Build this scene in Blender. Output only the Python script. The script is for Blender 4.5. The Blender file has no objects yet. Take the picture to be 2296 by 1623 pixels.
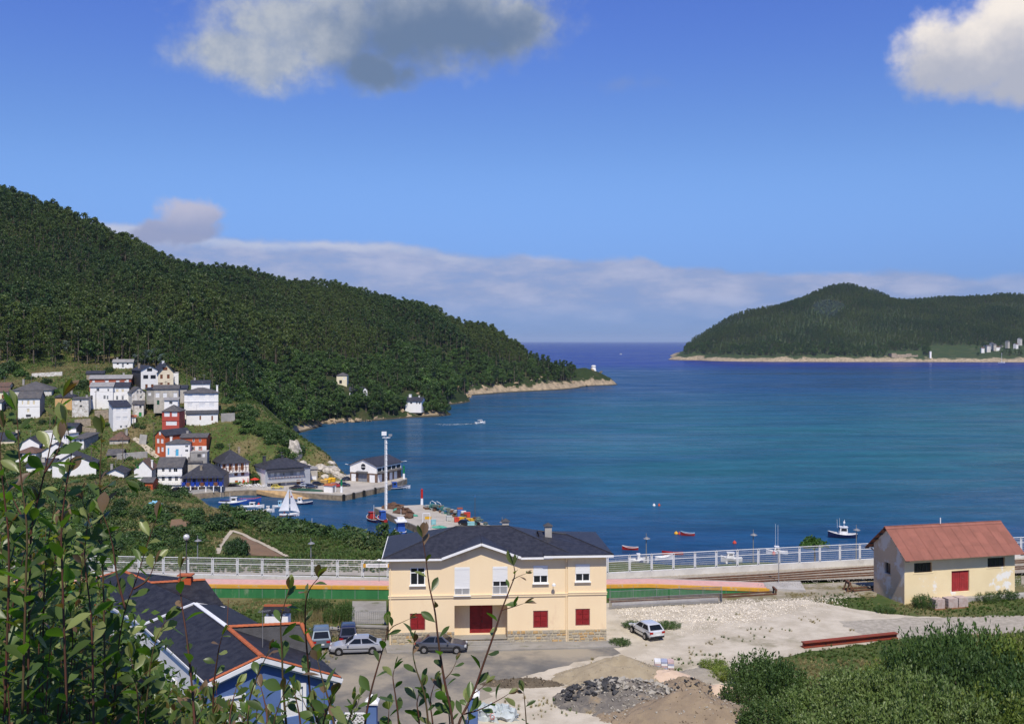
import bpy, bmesh, math, random
import numpy as np
from mathutils import Vector, Matrix
R = math.radians
random.seed(7)
scene = bpy.context.scene
COL = scene.collection

# ------------------------------------------------------------------ camera
# the camera stands 50 m above the sea, level, looking north (+Y)
F, CX, HY, CZ = 2296.0, 1148.0, 765.0, 50.0
cam_d = bpy.data.cameras.new('camera'); cam = bpy.data.objects.new('camera', cam_d); COL.objects.link(cam)
cam.location = (0, 0, CZ); cam.rotation_euler = (R(90), 0, 0)
cam_d.sensor_width = 36; cam_d.lens = 36; cam_d.shift_y = -46.5/2296
cam_d.clip_start = 0.3; cam_d.clip_end = 200000
scene.camera = cam

# ------------------------------------------------------------------ light, exposure
SUN_EL, SUN_AZ = 55.0, 6.0          # behind the camera, a little to its right
scene.view_settings.view_transform = 'Standard'; scene.view_settings.look = 'None'
scene.view_settings.exposure = 0.0; scene.view_settings.gamma = 1.0
sun_d = bpy.data.lights.new('sun', 'SUN'); sun = bpy.data.objects.new('sun', sun_d); COL.objects.link(sun)
sun_d.energy = 4.8; sun_d.angle = R(0.53); sun_d.color = (1.0, 0.93, 0.81)
sdir = Vector((math.sin(R(SUN_AZ))*math.cos(R(SUN_EL)), -math.cos(R(SUN_AZ))*math.cos(R(SUN_EL)), math.sin(R(SUN_EL))))
sun.rotation_euler = sdir.to_track_quat('Z', 'Y').to_euler(); sun.location = (0, -50, 200)

class NT:
    """small helper to write node trees"""
    def __init__(s, tree): s.t = tree; s.n = tree.nodes; s.l = tree.links
    def new(s, typ, **kw):
        n = s.n.new(typ)
        for k, v in kw.items(): setattr(n, k, v)
        return n
    def put(s, sock, v):
        if v is None: return
        if isinstance(v, bpy.types.NodeSocket): s.l.new(v, sock)
        else:
            if isinstance(v, (tuple, list)) and len(v) == 3 and sock.type == 'RGBA': v = (*v, 1)
            sock.default_value = v
    def m(s, op, a, b=None, c=None, clamp=False):
        n = s.new('ShaderNodeMath', operation=op, use_clamp=clamp)
        s.put(n.inputs[0], a); s.put(n.inputs[1], b); s.put(n.inputs[2], c)
        return n.outputs[0]
    def vm(s, op, a, b=None):
        n = s.new('ShaderNodeVectorMath', operation=op); s.put(n.inputs[0], a); s.put(n.inputs[1], b)
        return n.outputs[0]
    def mapr(s, v, a, b, c=0.0, d=1.0, smooth=True):
        n = s.new('ShaderNodeMapRange', interpolation_type='SMOOTHSTEP' if smooth else 'LINEAR')
        for i, x in enumerate((v, a, b, c, d)): s.put(n.inputs[i], x)
        return n.outputs[0]
    def mix(s, f, a, b, mode='MIX'):
        n = s.new('ShaderNodeMix', data_type='RGBA', blend_type=mode)
        s.put(n.inputs[0], f); s.put(n.inputs[6], a); s.put(n.inputs[7], b)
        return n.outputs[2]
    def noise(s, vec, scale, detail=4, rough=0.55, dist=0.0):
        n = s.new('ShaderNodeTexNoise'); s.put(n.inputs['Vector'], vec); n.inputs['Scale'].default_value = scale
        n.inputs['Detail'].default_value = detail; n.inputs['Roughness'].default_value = rough; n.inputs['Distortion'].default_value = dist
        return n.outputs[0]
    def xyz(s, x, y, z):
        n = s.new('ShaderNodeCombineXYZ'); s.put(n.inputs[0], x); s.put(n.inputs[1], y); s.put(n.inputs[2], z); return n.outputs[0]

# ------------------------------------------------------------------ sky with clouds
world = bpy.data.worlds.new('World'); scene.world = world; world.use_nodes = True
def build_sky():
    t = NT(world.node_tree); t.n.clear()
    out = t.new('ShaderNodeOutputWorld'); bg = t.new('ShaderNodeBackground'); t.l.new(bg.outputs[0], out.inputs[0])
    sky = t.new('ShaderNodeTexSky', sky_type='NISHITA'); sky.sun_disc = False
    sky.sun_elevation = R(SUN_EL); sky.sun_rotation = R(180-SUN_AZ)
    sky.altitude = 50; sky.air_density = 1.0; sky.dust_density = 0.15; sky.ozone_density = 3.0
    d = t.new('ShaderNodeTexCoord').outputs['Generated']
    sep = t.new('ShaderNodeSeparateXYZ'); t.l.new(d, sep.inputs[0])
    az = t.m('ARCTAN2', sep.outputs[0], sep.outputs[1]); el = t.m('ARCSINE', sep.outputs[2])
    # sky a little deeper than the model, as through clean sea air
    base = t.mix(1.0, sky.outputs[0], t.mix(t.mapr(el, .17, .34), t.mix(t.mapr(el, .0, .17), (.20, .34, .84), (.57, .73, 1.10)), (.53, .67, 1.26)), 'MULTIPLY')
    def ang(px, py):
        a = math.atan((px-CX)/F); return a, math.atan((HY-py)/F*math.cos(a))
    v = t.xyz(az, el, 0.0)
    warp = t.noise(v, 9, 5, .55); warp2 = t.noise(t.vm('ADD', v, (3.1, 7.7, 0)), 9, 5, .55)
    azw = t.m('ADD', az, t.m('MULTIPLY', t.m('SUBTRACT', warp, .5), .10)); elw = t.m('ADD', el, t.m('MULTIPLY', t.m('SUBTRACT', warp2, .5), .07))
    fine = t.noise(v, 34, 6, .6); big = t.noise(v, 5.5, 6, .6)
    def blob(px, py, rx, ry, up=1.0):
        a, e = ang(px, py)
        dx = t.m('DIVIDE', t.m('SUBTRACT', azw, a), rx/F)
        de = t.m('SUBTRACT', elw, e)
        dy = t.m('DIVIDE', de, ry/F)
        return t.m('SUBTRACT', 1.0, t.m('SQRT', t.m('ADD', t.m('MULTIPLY', dx, dx), t.m('MULTIPLY', dy, dy))))
    def mx(*a):
        r = a[0]
        for b in a[1:]: r = t.m('SMOOTH_MAX', r, b, 0.15)
        return r
    c1 = mx(blob(560, 130, 200, 70), blob(700, 70, 300, 120), blob(980, 40, 330, 150), blob(850, 155, 120, 70), blob(1150, 60, 150, 95), blob(800, -90, 480, 190))
    c2 = mx(blob(2160, 130, 150, 105), blob(2290, 70, 170, 150), blob(2360, 170, 150, 70))
    c3 = mx(blob(410, 480, 62, 62), blob(385, 515, 105, 38))
    c4 = t.m('MULTIPLY', blob(1420, 205, 190, 40), .55)
    def dens(c, lo, hi, k=.5): return t.mapr(t.m('ADD', c, t.m('MULTIPLY', t.m('SUBTRACT', fine, .5), k)), lo, hi)
    d1, d2, d3, d4 = dens(c1, -.06, .60, .75), dens(c2, -.04, .48, .75), dens(c3, -.02, .42, .6), dens(c4, .15, .75, .8)
    # far away: other scattered cumulus over the rest of the sky
    rest = t.mapr(big, .66, .80); away = t.mapr(t.m('ABSOLUTE', az), .62, .80)
    rest = t.m('MULTIPLY', t.m('MULTIPLY', rest, away), t.mapr(el, .05, .2))
    # low bank along the horizon
    top = t.m('ADD', t.mapr(az, -.36, .42, .108, .060, False), t.m('MULTIPLY', t.m('SUBTRACT', warp, .5), .045))
    bank = t.m('MULTIPLY', t.mapr(t.m('SUBTRACT', top, el), -.001, .007), t.mapr(el, .0, .05))
    bandn = t.noise(t.xyz(t.m('MULTIPLY', az, 1.0), t.m('MULTIPLY', el, 3.2), 0), 11, 6, .6)
    bank = t.m('MULTIPLY', bank, t.mapr(bandn, .22, .62, .60, 1.0))
    bank = t.m('MULTIPLY', bank, t.mapr(az, .34, .60, 1.0, .35))
    # cumulus shade: thin lit rims, grey hearts and bases
    a1, e1 = ang(960, 110)
    heart = t.mapr(t.m('ADD', t.m('ADD', mx(blob(1020, 85, 300, 95), blob(860, 160, 150, 70)), 0.15), t.m('MULTIPLY', t.m('SUBTRACT', t.noise(v, 13, 6, .62), .5), 1.7)), -.35, .95)
    lit1 = t.mix(t.mapr(fine, .35, .65), (3.2, 3.7, 4.6), (4.4, 4.7, 5.1)); sh1 = (1.35, 1.95, 3.0)
    col1 = t.mix(heart, lit1, sh1)
    col2 = t.mix(t.mapr(t.m('ADD', elw, t.m('MULTIPLY', t.m('SUBTRACT', t.noise(v, 17, 5, .6), .5), .08)), .225, .29), (4.0, 4.2, 5.0), (8.6, 7.9, 7.2))
    col3 = t.mix(t.mapr(elw, .10, .135), (2.7, 3.1, 4.8), (4.5, 4.5, 5.7))
    colb = t.mix(t.mapr(bandn, .35, .7), (2.5, 3.1, 5.0), (4.2, 4.5, 6.1))
    rim = t.mapr(t.m('ABSOLUTE', t.m('SUBTRACT', t.m('SUBTRACT', top, el), .007)), .008, .0)
    colb = t.mix(t.m('MULTIPLY', t.m('MULTIPLY', rim, .7), t.mapr(az, .05, -.2)), colb, (5.2, 5.5, 6.6))
    c = t.mix(t.m('MULTIPLY', bank, .92), base, colb)
    c = t.mix(t.m('MULTIPLY', rest, .85), c, (4.6, 4.7, 5.0))
    c = t.mix(t.m('MULTIPLY', d3, .95), c, col3)
    c = t.mix(t.m('MULTIPLY', d4, .35), c, (2.4, 2.9, 4.4))
    c = t.mix(t.m('MULTIPLY', d1, .93), c, col1)
    c = t.mix(t.m('MULTIPLY', d2, .97), c, col2)
    t.l.new(c, bg.inputs[0]); bg.inputs[1].default_value = 0.112
build_sky()
world.cycles.sampling_method = 'MANUAL'; world.cycles.sample_map_resolution = 512

# ------------------------------------------------------------------ helpers: projection, meshes, tags
def P(px, py, Y): return Vector(((px-CX)*Y/F, Y, CZ-(py-HY)*Y/F))
def G(px, py, z): return P(px, py, (CZ-z)*F/(py-HY))
def X2(px, Y): return (px-CX)*Y/F

def tag(o, label=None, cat=None, group=None, kind=None):
    if label: o['label'] = label
    if cat: o['category'] = cat
    if group: o['group'] = group
    if kind: o['kind'] = kind
    return o
def thing(name, label, cat, loc=(0, 0, 0), rz=0.0, group=None):
    o = bpy.data.objects.new(name, None); COL.objects.link(o); o.empty_display_size = .3
    o.location = loc; o.rotation_euler = (0, 0, rz)
    return tag(o, label, cat, group)
def link(name, me, parent=None, loc=None, rot=None, scale=None):
    o = bpy.data.objects.new(name, me); COL.objects.link(o)
    if parent: o.parent = parent
    if loc is not None: o.location = loc
    if rot is not None: o.rotation_euler = rot
    if scale is not None: o.scale = scale
    return o
def copy_tree(o, parent=None):
    c = o.copy(); COL.objects.link(c)
    if parent: c.parent = parent
    for ch in list(o.children): copy_tree(ch, c)
    return c

class MB:
    """collects polygons; build() links them as one mesh object"""
    def __init__(s): s.v = []; s.f = []; s.mi = []; s.cur = 0
    def poly(s, pts):
        b = len(s.v); s.v += [tuple(p) for p in pts]; s.f.append(tuple(range(b, b+len(pts)))); s.mi.append(s.cur); return s
    def mesh(s, verts, faces):
        b = len(s.v); s.v += [tuple(p) for p in verts]
        for f in faces: s.f.append(tuple(b+i for i in f)); s.mi.append(s.cur)
        return s
    def box(s, x0, y0, z0, x1, y1, z1, M=None):
        vs = [Vector(p) for p in ((x0,y0,z0),(x1,y0,z0),(x1,y1,z0),(x0,y1,z0),(x0,y0,z1),(x1,y0,z1),(x1,y1,z1),(x0,y1,z1))]
        if M: vs = [M @ p for p in vs]
        return s.mesh(vs, [(0,3,2,1),(4,5,6,7),(0,1,5,4),(1,2,6,5),(2,3,7,6),(3,0,4,7)])
    def slab(s, pts, th, down=True):
        """polygon with thickness th straight down"""
        n = len(pts); a = [Vector(p) for p in pts]; b = [p-Vector((0, 0, th)) for p in a]
        return s.mesh(a+b, [tuple(range(n)), tuple(reversed(range(n, 2*n)))]+[(i, i+n, (i+1) % n+n, (i+1) % n) for i in range(n)])
    def prism(s, pts2, z0, z1):
        return s.slab([(p[0], p[1], z1) for p in pts2], z1-z0)
    def bar(s, a, b, w, h=None, up=(0, 0, 1)):
        a = Vector(a); b = Vector(b); h = h or w; d = (b-a)
        if d.length < 1e-6: return s
        d.normalize(); u = Vector(up)
        if abs(d.dot(u)) > .97: u = Vector((1, 0, 0))
        sx = d.cross(u).normalized()*(w/2); sz = sx.cross(d).normalized()*(h/2)
        vs = [a-sx-sz, a+sx-sz, a+sx+sz, a-sx+sz, b-sx-sz, b+sx-sz, b+sx+sz, b-sx+sz]
        return s.mesh(vs, [(0,1,2,3),(7,6,5,4),(0,4,5,1),(1,5,6,2),(2,6,7,3),(3,7,4,0)])
    def tube(s, pts, rad, n=6, cap=True):
        pts = [Vector(p) for p in pts]; k = len(pts)
        rad = rad if isinstance(rad, (list, tuple)) else [rad]*k
        vs = []
        for i, p in enumerate(pts):
            d = (pts[min(i+1, k-1)]-pts[max(i-1, 0)]).normalized()
            u = Vector((0, 0, 1)) if abs(d.z) < .9 else Vector((1, 0, 0))
            x = d.cross(u).normalized(); y = d.cross(x)
            for j in range(n):
                a = 2*math.pi*j/n; vs.append(p+(x*math.cos(a)+y*math.sin(a))*rad[i])
        fs = [(i*n+j, i*n+(j+1) % n, (i+1)*n+(j+1) % n, (i+1)*n+j) for i in range(k-1) for j in range(n)]
        if cap: fs += [tuple(reversed(range(n))), tuple(range((k-1)*n, k*n))]
        return s.mesh(vs, fs)
    def lathe(s, prof, n=10, c=(0, 0, 0)):
        vs = [(c[0]+r*math.cos(2*math.pi*j/n), c[1]+r*math.sin(2*math.pi*j/n), c[2]+z) for r, z in prof for j in range(n)]
        fs = [(i*n+j, i*n+(j+1) % n, (i+1)*n+(j+1) % n, (i+1)*n+j) for i in range(len(prof)-1) for j in range(n)]
        fs += [tuple(reversed(range(n))), tuple(range((len(prof)-1)*n, len(prof)*n))]
        return s.mesh(vs, fs)
    def data(s, name, mats, smooth=False, sharp=None):
        me = bpy.data.meshes.new(name); me.from_pydata(s.v, [], s.f)
        for m in (mats if isinstance(mats, (list, tuple)) else [mats]): me.materials.append(m)
        if any(s.mi): me.polygons.foreach_set('material_index', s.mi)
        if smooth:
            me.polygons.foreach_set('use_smooth', [True]*len(me.polygons))
            if sharp: me.set_sharp_from_angle(angle=R(sharp))
        me.validate(); me.update(); return me
    def build(s, name, mats, parent=None, smooth=False, sharp=None, **kw):
        return link(name, s.data(name, mats, smooth, sharp), parent, **kw)

# ------------------------------------------------------------------ materials
MATS = {}
def mat(name, c1, c2=None, scale=1.0, rough=.85, bump=0.0, bscale=None, spec=.3, metal=0.0, detail=5, lo=.35, hi=.65, coat=0.0, rnd=0.0, stretch=None, dirt=None):
    if name in MATS: return MATS[name]
    m = bpy.data.materials.new(name); m.use_nodes = True; t = NT(m.node_tree)
    b = t.n['Principled BSDF']
    pos = t.new('ShaderNodeNewGeometry').outputs['Position']
    if stretch: pos = t.vm('MULTIPLY', pos, stretch)
    c2 = c2 or tuple(x*.8 for x in c1)
    n = t.noise(pos, scale, detail, .6)
    c = t.mix(t.mapr(n, lo, hi), c1, c2)
    if dirt:      # (colour, scale, lo, hi): patches of wear
        c = t.mix(t.mapr(t.noise(pos, dirt[1], 6, .65), dirt[2], dirt[3]), c, dirt[0])
    if rnd:
        oi = t.new('ShaderNodeObjectInfo').outputs['Random']
        c = t.mix(1.0, c, t.mapr(oi, 0, 1, 1-rnd, 1+rnd, False), 'MULTIPLY')
    t.put(b.inputs['Base Color'], c); b.inputs['Roughness'].default_value = rough
    b.inputs['Specular IOR Level'].default_value = spec; b.inputs['Metallic'].default_value = metal
    if coat: b.inputs['Coat Weight'].default_value = coat; b.inputs['Coat Roughness'].default_value = .08
    if bump:
        bn = t.new('ShaderNodeBump'); bn.inputs['Strength'].default_value = bump; bn.inputs['Distance'].default_value = .05
        t.l.new(t.noise(pos, bscale or scale*4, 4, .6), bn.inputs['Height']); t.l.new(bn.outputs[0], b.inputs['Normal'])
    MATS[name] = m; return m

def leafmat(name, c1, c2, c3=None, trans=.28, rough=.5, nscale=.15, spec=.35, rnd=.35, stand=False):
    """foliage: colour varies over the crown, from plant to plant, and light passes through"""
    if name in MATS: return MATS[name]
    m = bpy.data.materials.new(name); m.use_nodes = True; t = NT(m.node_tree)
    b = t.n['Principled BSDF']; out = t.n['Material Output']
    g = t.new('ShaderNodeNewGeometry'); oi = t.new('ShaderNodeObjectInfo').outputs['Random']
    c = t.mix(t.mapr(t.noise(g.outputs['Position'], nscale, 4, .65), .35, .65), c1, c2)
    if c3: c = t.mix(t.mapr(t.noise(g.outputs['Position'], nscale*7, 2, .5), .5, .72), c, c3)
    c = t.mix(1.0, c, t.mapr(oi, 0, 1, 1-rnd, 1+rnd, False), 'MULTIPLY')
    c = t.mix(1.0, c, t.mapr(g.outputs['Random Per Island'], 0, 1, .85, 1.15, False), 'MULTIPLY')
    if stand: c = t.mix(t.mapr(t.noise(g.outputs['Position'], .009, 4, .6), .36, .62), t.mix(1.0, c, (.62, .80, .80), 'MULTIPLY'), t.mix(1.0, c, (1.12, 1.08, .9), 'MULTIPLY'))
    t.put(b.inputs['Base Color'], c); b.inputs['Roughness'].default_value = rough; b.inputs['Specular IOR Level'].default_value = spec
    tr = t.new('ShaderNodeBsdfTranslucent'); t.put(tr.inputs[0], t.mix(1.0, c, (1.25, 1.35, .7), 'MULTIPLY'))
    mx = t.new('ShaderNodeMixShader'); mx.inputs[0].default_value = trans
    t.l.new(b.outputs[0], mx.inputs[1]); t.l.new(tr.outputs[0], mx.inputs[2]); t.l.new(mx.outputs[0], out.inputs[0])
    MATS[name] = m; return m
# ================================================================== the land
def vnoise(X, Y, s, seed=0):
    """smooth value noise, numpy"""
    x = np.asarray(X)/s; y = np.asarray(Y)/s
    xi = np.floor(x).astype(np.int64); yi = np.floor(y).astype(np.int64); xf = x-xi; yf = y-yi
    def h(a, b):
        n = (a*374761393+b*668265263+seed*974634777) & 0x7fffffff
        n = ((n ^ (n >> 13))*1274126177) & 0x7fffffff
        return ((n ^ (n >> 16)) & 0xffff)/65535.0
    u = xf*xf*(3-2*xf); v = yf*yf*(3-2*yf)
    return (h(xi, yi)*(1-u)+h(xi+1, yi)*u)*(1-v)+(h(xi, yi+1)*(1-u)+h(xi+1, yi+1)*u)*v
def fnoise(X, Y, s, o=4, seed=0):
    r = 0; a = 1.0; tot = 0
    for i in range(o): r = r+a*vnoise(X, Y, s/2**i, seed+i); tot += a; a *= .5
    return r/tot
def sstep(x, a, b):
    t = np.clip((np.asarray(x, float)-a)/(b-a), 0, 1); return t*t*(3-2*t)

class TPS:
    """thin-plate height surface through surveyed points"""
    def __init__(s, pts, lam=1e-4):
        a = np.array(pts, float); s.c = s.uv(a[:, 0], a[:, 1]); n = len(a)
        K = s.k(s.c, s.c)+np.eye(n)*lam; Pm = np.hstack([np.ones((n, 1)), s.c])
        A = np.zeros((n+3, n+3)); A[:n, :n] = K; A[:n, n:] = Pm; A[n:, :n] = Pm.T
        s.w = np.linalg.solve(A, np.concatenate([a[:, 2], np.zeros(3)]))
    @staticmethod
    def uv(X, Y): return np.stack([np.asarray(X)/np.asarray(Y), np.log(np.asarray(Y))], -1)
    @staticmethod
    def k(a, b):
        d = ((a[:, None, :]-b[None, :, :])**2).sum(-1); return np.where(d > 1e-12, d*np.log(d+1e-20), 0)
    def __call__(s, X, Y):
        X = np.asarray(X, float); sh = X.shape; q = s.uv(X.ravel(), np.asarray(Y, float).ravel()); out = np.empty(len(q))
        for i in range(0, len(q), 20000):
            c = q[i:i+20000]; out[i:i+20000] = s.k(c, s.c) @ s.w[:-3]+s.w[-3]+c @ s.w[-2:]
        return out.reshape(sh)

TREE_H = 29.0
ctl = []
def ck(px, py, Y, dz=0.0): p = P(px, py, Y); ctl.append((p.x, p.y, p.z+dz))
def cz(px, Y, z): ctl.append((X2(px, Y), Y, z))
ridge = [(-300, 330, 800), (0, 435, 875), (200, 512, 930), (400, 572, 990), (600, 602, 1040), (800, 632, 1090), (1000, 690, 1130), (1100, 725, 1150), (1200, 772, 1160), (1260, 800, 1165)]
for px, py, Y in ridge:
    ck(px, py, Y, -TREE_H); z = CZ-(py-HY)*Y/F-TREE_H; cz(px, Y*1.22, z*.72)
for px, py, Y in [(-300, 640, 560), (-300, 790, 430), (0, 640, 600), (0, 815, 440), (100, 830, 431), (200, 700, 620), (300, 815, 462), (400, 842, 430), (400, 700, 700), (500, 760, 620), (500, 850, 460)]: ck(px, py, Y)
for px, Y, z in [(560, 470, 26), (600, 500, 15), (640, 520, -1), (600, 545, 10), (560, 600, 30), (620, 620, 20), (660, 640, 12), (700, 625, 0), (740, 622, .5), (800, 640, .5), (870, 655, .5), (930, 672, .5), (955, 745, .5), (1000, 800, .5), (1050, 865, .5),
                 (1045, 935, 0), (1120, 985, 0), (1200, 1025, 0), (1300, 1100, 0), (1340, 1150, 0), (1378, 1196, 0), (1300, 1165, 14), (1332, 1185, 11.5), (1355, 1192, 5),
                 (800, 670, 13), (800, 760, 34), (930, 700, 10), (930, 800, 22), (1000, 850, 14), (1050, 980, 13), (1120, 1030, 14), (1200, 1065, 12), (765, 690, 19), (770, 668, 16), (755, 650, 10), (785, 652, 10), (930, 684, 2.5), (900, 690, 5), (700, 700, 25),
                 (700, 840, 55), (850, 900, 55), (1000, 1010, 42)]: cz(px, Y, z)
for px, Y in [(720, 560), (700, 500), (760, 450), (820, 600), (940, 640), (1000, 740), (1060, 820), (1150, 950), (1300, 1050), (1430, 1180), (800, 400), (1000, 600), (1000, 400), (1400, 900), (1450, 1350), (1300, 1330), (1200, 1380), (1500, 1000), (1500, 600), (1500, 400), (1800, 400), (1800, 900), (2300, 400), (2300, 900)]: cz(px, Y, -6)
for px, Y in [(1400, 1300), (1380, 1420), (1450, 1480), (1500, 1320), (1300, 1480), (1420, 1240), (1200, 1520), (1550, 1500), (1100, 1600)]: cz(px, Y, -9)
# spur beside the harbour
for px, py, Y in [(620, 947, 375), (652, 963, 375), (698, 993, 372), (740, 1023, 368), (765, 1057, 358)]: ck(px, py, Y)
for px, Y, z in [(652, 425, 3), (620, 450, 8), (690, 415, -2), (720, 400, -2), (760, 385, -3), (790, 365, -3), (785, 345, -2)]: cz(px, Y, z)
# village slope
for px, py, Y in [(450, 951, 366), (510, 944, 366), (560, 900, 402), (500, 905, 400), (600, 922, 400), (491, 979, 357), (560, 1002, 357), (629, 1022, 353), (560, 1062, 347), (640, 1072, 347), (375, 1024, 344), (395, 964, 356), (262, 962, 358), (245, 905, 383), (272, 826, 437), (350, 872, 402), (70, 902, 378), (65, 943, 362), (160, 1072, 314),
                  (100, 862, 406), (0, 1000, 345), (0, 1092, 300), (200, 1010, 340), (300, 1040, 334), (130, 1020, 336), (320, 985, 350), (-300, 1000, 330), (-300, 880, 380), (210, 1060, 318), (300, 1085, 316)]: ck(px, py, Y)
for px, Y, z in [(420, 331, 1.1), (500, 334, 1.1), (560, 338, 1.1), (640, 343, 1.2), (700, 346, 1.3), (740, 350, 1.3), (600, 322, -3), (740, 312, -3), (500, 320, -2), (440, 316, -1), (690, 358, 5), (600, 348, 5)]: cz(px, Y, z)
# low ground between the railway and the harbour
for px, py, Y in [(200, 1100, 290), (300, 1180, 240), (300, 1240, 205), (100, 1180, 240), (0, 1150, 250), (-300, 1150, 250), (-300, 1230, 205), (0, 1230, 205), (450, 1135, 272), (520, 1152, 260), (600, 1200, 235), (600, 1246, 205), (750, 1240, 207), (860, 1244, 203), (430, 1110, 300), (360, 1110, 300)]: ck(px, py, Y)
for px, Y, z in [(560, 260, 5), (640, 248, 4.6), (700, 242, 4.2), (780, 234, 4.5), (860, 226, 4.5), (540, 286, -1.5), (640, 270, -2), (700, 260, -2), (780, 252, -2), (860, 244, -2), (700, 290, -5), (860, 290, -5), (480, 300, 0.2)]: cz(px, Y, z)
for px in (960, 1150, 1400, 1700, 2000, 2300, 2700): cz(px, 185, 6.2); cz(px, 204, 5.8); cz(px, 216, -1.5); cz(px, 260, -5)
HILL = TPS(ctl)

def near_h(X, Y):
    X = np.asarray(X, float); Y = np.asarray(Y, float)
    slope = 48.2-25.2*sstep(Y, -6, 70)*1.0
    slope = np.where(Y < 64, 48.2-(25.2)*np.clip(Y/64, -1, 1)+.8*np.sin(X*.11)*sstep(Y, 8, 20)*(1-sstep(Y, 50, 62)), 23.0)
    bump = (fnoise(X, Y, 5, 3, 11)-.5)*1.0*(1-sstep(Y, 55, 63))
    return slope+bump
def land(X, Y):
    X = np.asarray(X, float); Y = np.asarray(Y, float)
    n = near_h(X, Y); Yc = np.maximum(Y, 187.0)
    f = HILL(X, Yc)
    rough = (fnoise(X, Y, 26, 4, 3)-.5)*np.clip(Yc/400, .3, 2.2)*2.2*sstep(Yc, 230, 420)
    f = f+rough*sstep(f, -1, 6)
    # rocky shore of the far headland: a little cliff
    cl = sstep(Yc, 560, 640)*np.clip(f, 0, 3)*1.4; f = f+cl*(0.5+fnoise(X, Y, 14, 3, 21))
    y0 = 116.5+np.clip(X/np.maximum(Y, 1)-.08, 0, .6)*27; b = sstep(Y, y0, y0+36)
    return n*(1-b)+f*b
def gz(x, y): return float(land(np.array([x]), np.array([y]))[0])

def grid_mesh(name, us, ys, hf, material, attrs=None, cut=None):
    U, Yg = np.meshgrid(us, ys); Xg = U*Yg; Z = hf(Xg, Yg)
    nu, ny = len(us), len(ys); V = np.stack([Xg, Yg, Z], -1).reshape(-1, 3)
    i = np.arange(nu*ny).reshape(ny, nu)
    Fq = np.stack([i[:-1, :-1], i[:-1, 1:], i[1:, 1:], i[1:, :-1]], -1).reshape(-1, 4)
    if cut is not None: Fq = Fq[~((V[Fq][:, :, 2] < cut).all(1))]
    used = np.unique(Fq); remap = -np.ones(len(V), int); remap[used] = np.arange(len(used)); V = V[used]; Fq = remap[Fq]
    me = bpy.data.meshes.new(name); me.vertices.add(len(V)); me.vertices.foreach_set('co', V.ravel())
    me.loops.add(Fq.size); me.loops.foreach_set('vertex_index', Fq.ravel())
    me.polygons.add(len(Fq)); me.polygons.foreach_set('loop_start', np.arange(0, Fq.size, 4)); me.polygons.foreach_set('loop_total', np.full(len(Fq), 4))
    me.polygons.foreach_set('use_smooth', np.ones(len(Fq), bool)); me.update(calc_edges=True); me.validate()
    for k, fn in (attrs or {}).items():
        a = me.attributes.new(k, 'FLOAT', 'POINT'); a.data.foreach_set('value', fn(V[:, 0], V[:, 1], V[:, 2]).astype(np.float32))
    me.materials.append(material); return link(name, me)

def terrain_mat(name, grass, grass2, dry, soil, rock, rock2, rock_z=None, near_k=1.0, rn=.07):
    m = bpy.data.materials.new(name); m.use_nodes = True; t = NT(m.node_tree); b = t.n['Principled BSDF']
    g = t.new('ShaderNodeNewGeometry'); pos = g.outputs['Position']
    sep = t.new('ShaderNodeSeparateXYZ'); t.l.new(pos, sep.inputs[0]); ns = t.new('ShaderNodeSeparateXYZ'); t.l.new(g.outputs['Normal'], ns.inputs[0])
    c = t.mix(t.mapr(t.noise(pos, .35, 6, .65), .35, .65), grass, grass2)
    c = t.mix(t.mapr(t.noise(pos, .055, 6, .65), .50, .66), c, dry)
    c = t.mix(t.mapr(t.noise(t.vm('ADD', pos, (55, 9, 3)), .11, 6, .65), .58, .72), c, soil)
    if rock_z:
        rk = t.mix(t.mapr(t.noise(pos, .22, 7, .7), .35, .68), rock, rock2)
        zz = t.m('ADD', sep.outputs[2], t.m('MULTIPLY', t.m('SUBTRACT', t.noise(pos, rn, 5, .65), .5), rock_z*2.6))
        rzn = t.mapr(sep.outputs[1], 850, 1000, rock_z*near_k, rock_z)
        c = t.mix(t.mapr(t.m('DIVIDE', zz, rzn), 1.1, .75), c, rk)
        # wet, weedy foot of the rocks
        c = t.mix(t.mapr(sep.outputs[2], 1.3, .5), c, (.055, .05, .035))
    t.put(b.inputs['Base Color'], c); b.inputs['Roughness'].default_value = .95; b.inputs['Specular IOR Level'].default_value = .15
    bn = t.new('ShaderNodeBump'); bn.inputs['Strength'].default_value = .6; bn.inputs['Distance'].default_value = .5
    t.l.new(t.noise(pos, .8, 7, .7), bn.inputs['Height']); t.l.new(bn.outputs[0], b.inputs['Normal'])
    MATS[name] = m; return m
GRASS = ((.045, .078, .017), (.080, .105, .028), (.17, .135, .065), (.12, .085, .05))
m_hill = terrain_mat('hill_ground', *GRASS, (.42, .33, .22), (.22, .18, .13), rock_z=2.6)
m_head = terrain_mat('headland_ground', (.020, .036, .011), (.030, .046, .014), (.050, .052, .022), (.04, .04, .02), (.40, .31, .20), (.20, .16, .11), rock_z=7.0, near_k=.2)
m_isl = terrain_mat('island_ground', (.030, .055, .022), (.045, .065, .025), (.06, .075, .03), (.05, .055, .03), (.44, .35, .23), (.16, .13, .09), rock_z=10, rn=.025)
m_near = terrain_mat('slope_ground', (.050, .082, .020), (.085, .105, .032), (.17, .15, .068), (.14, .11, .07), (.3, .3, .3), (.2, .2, .2))

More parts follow.
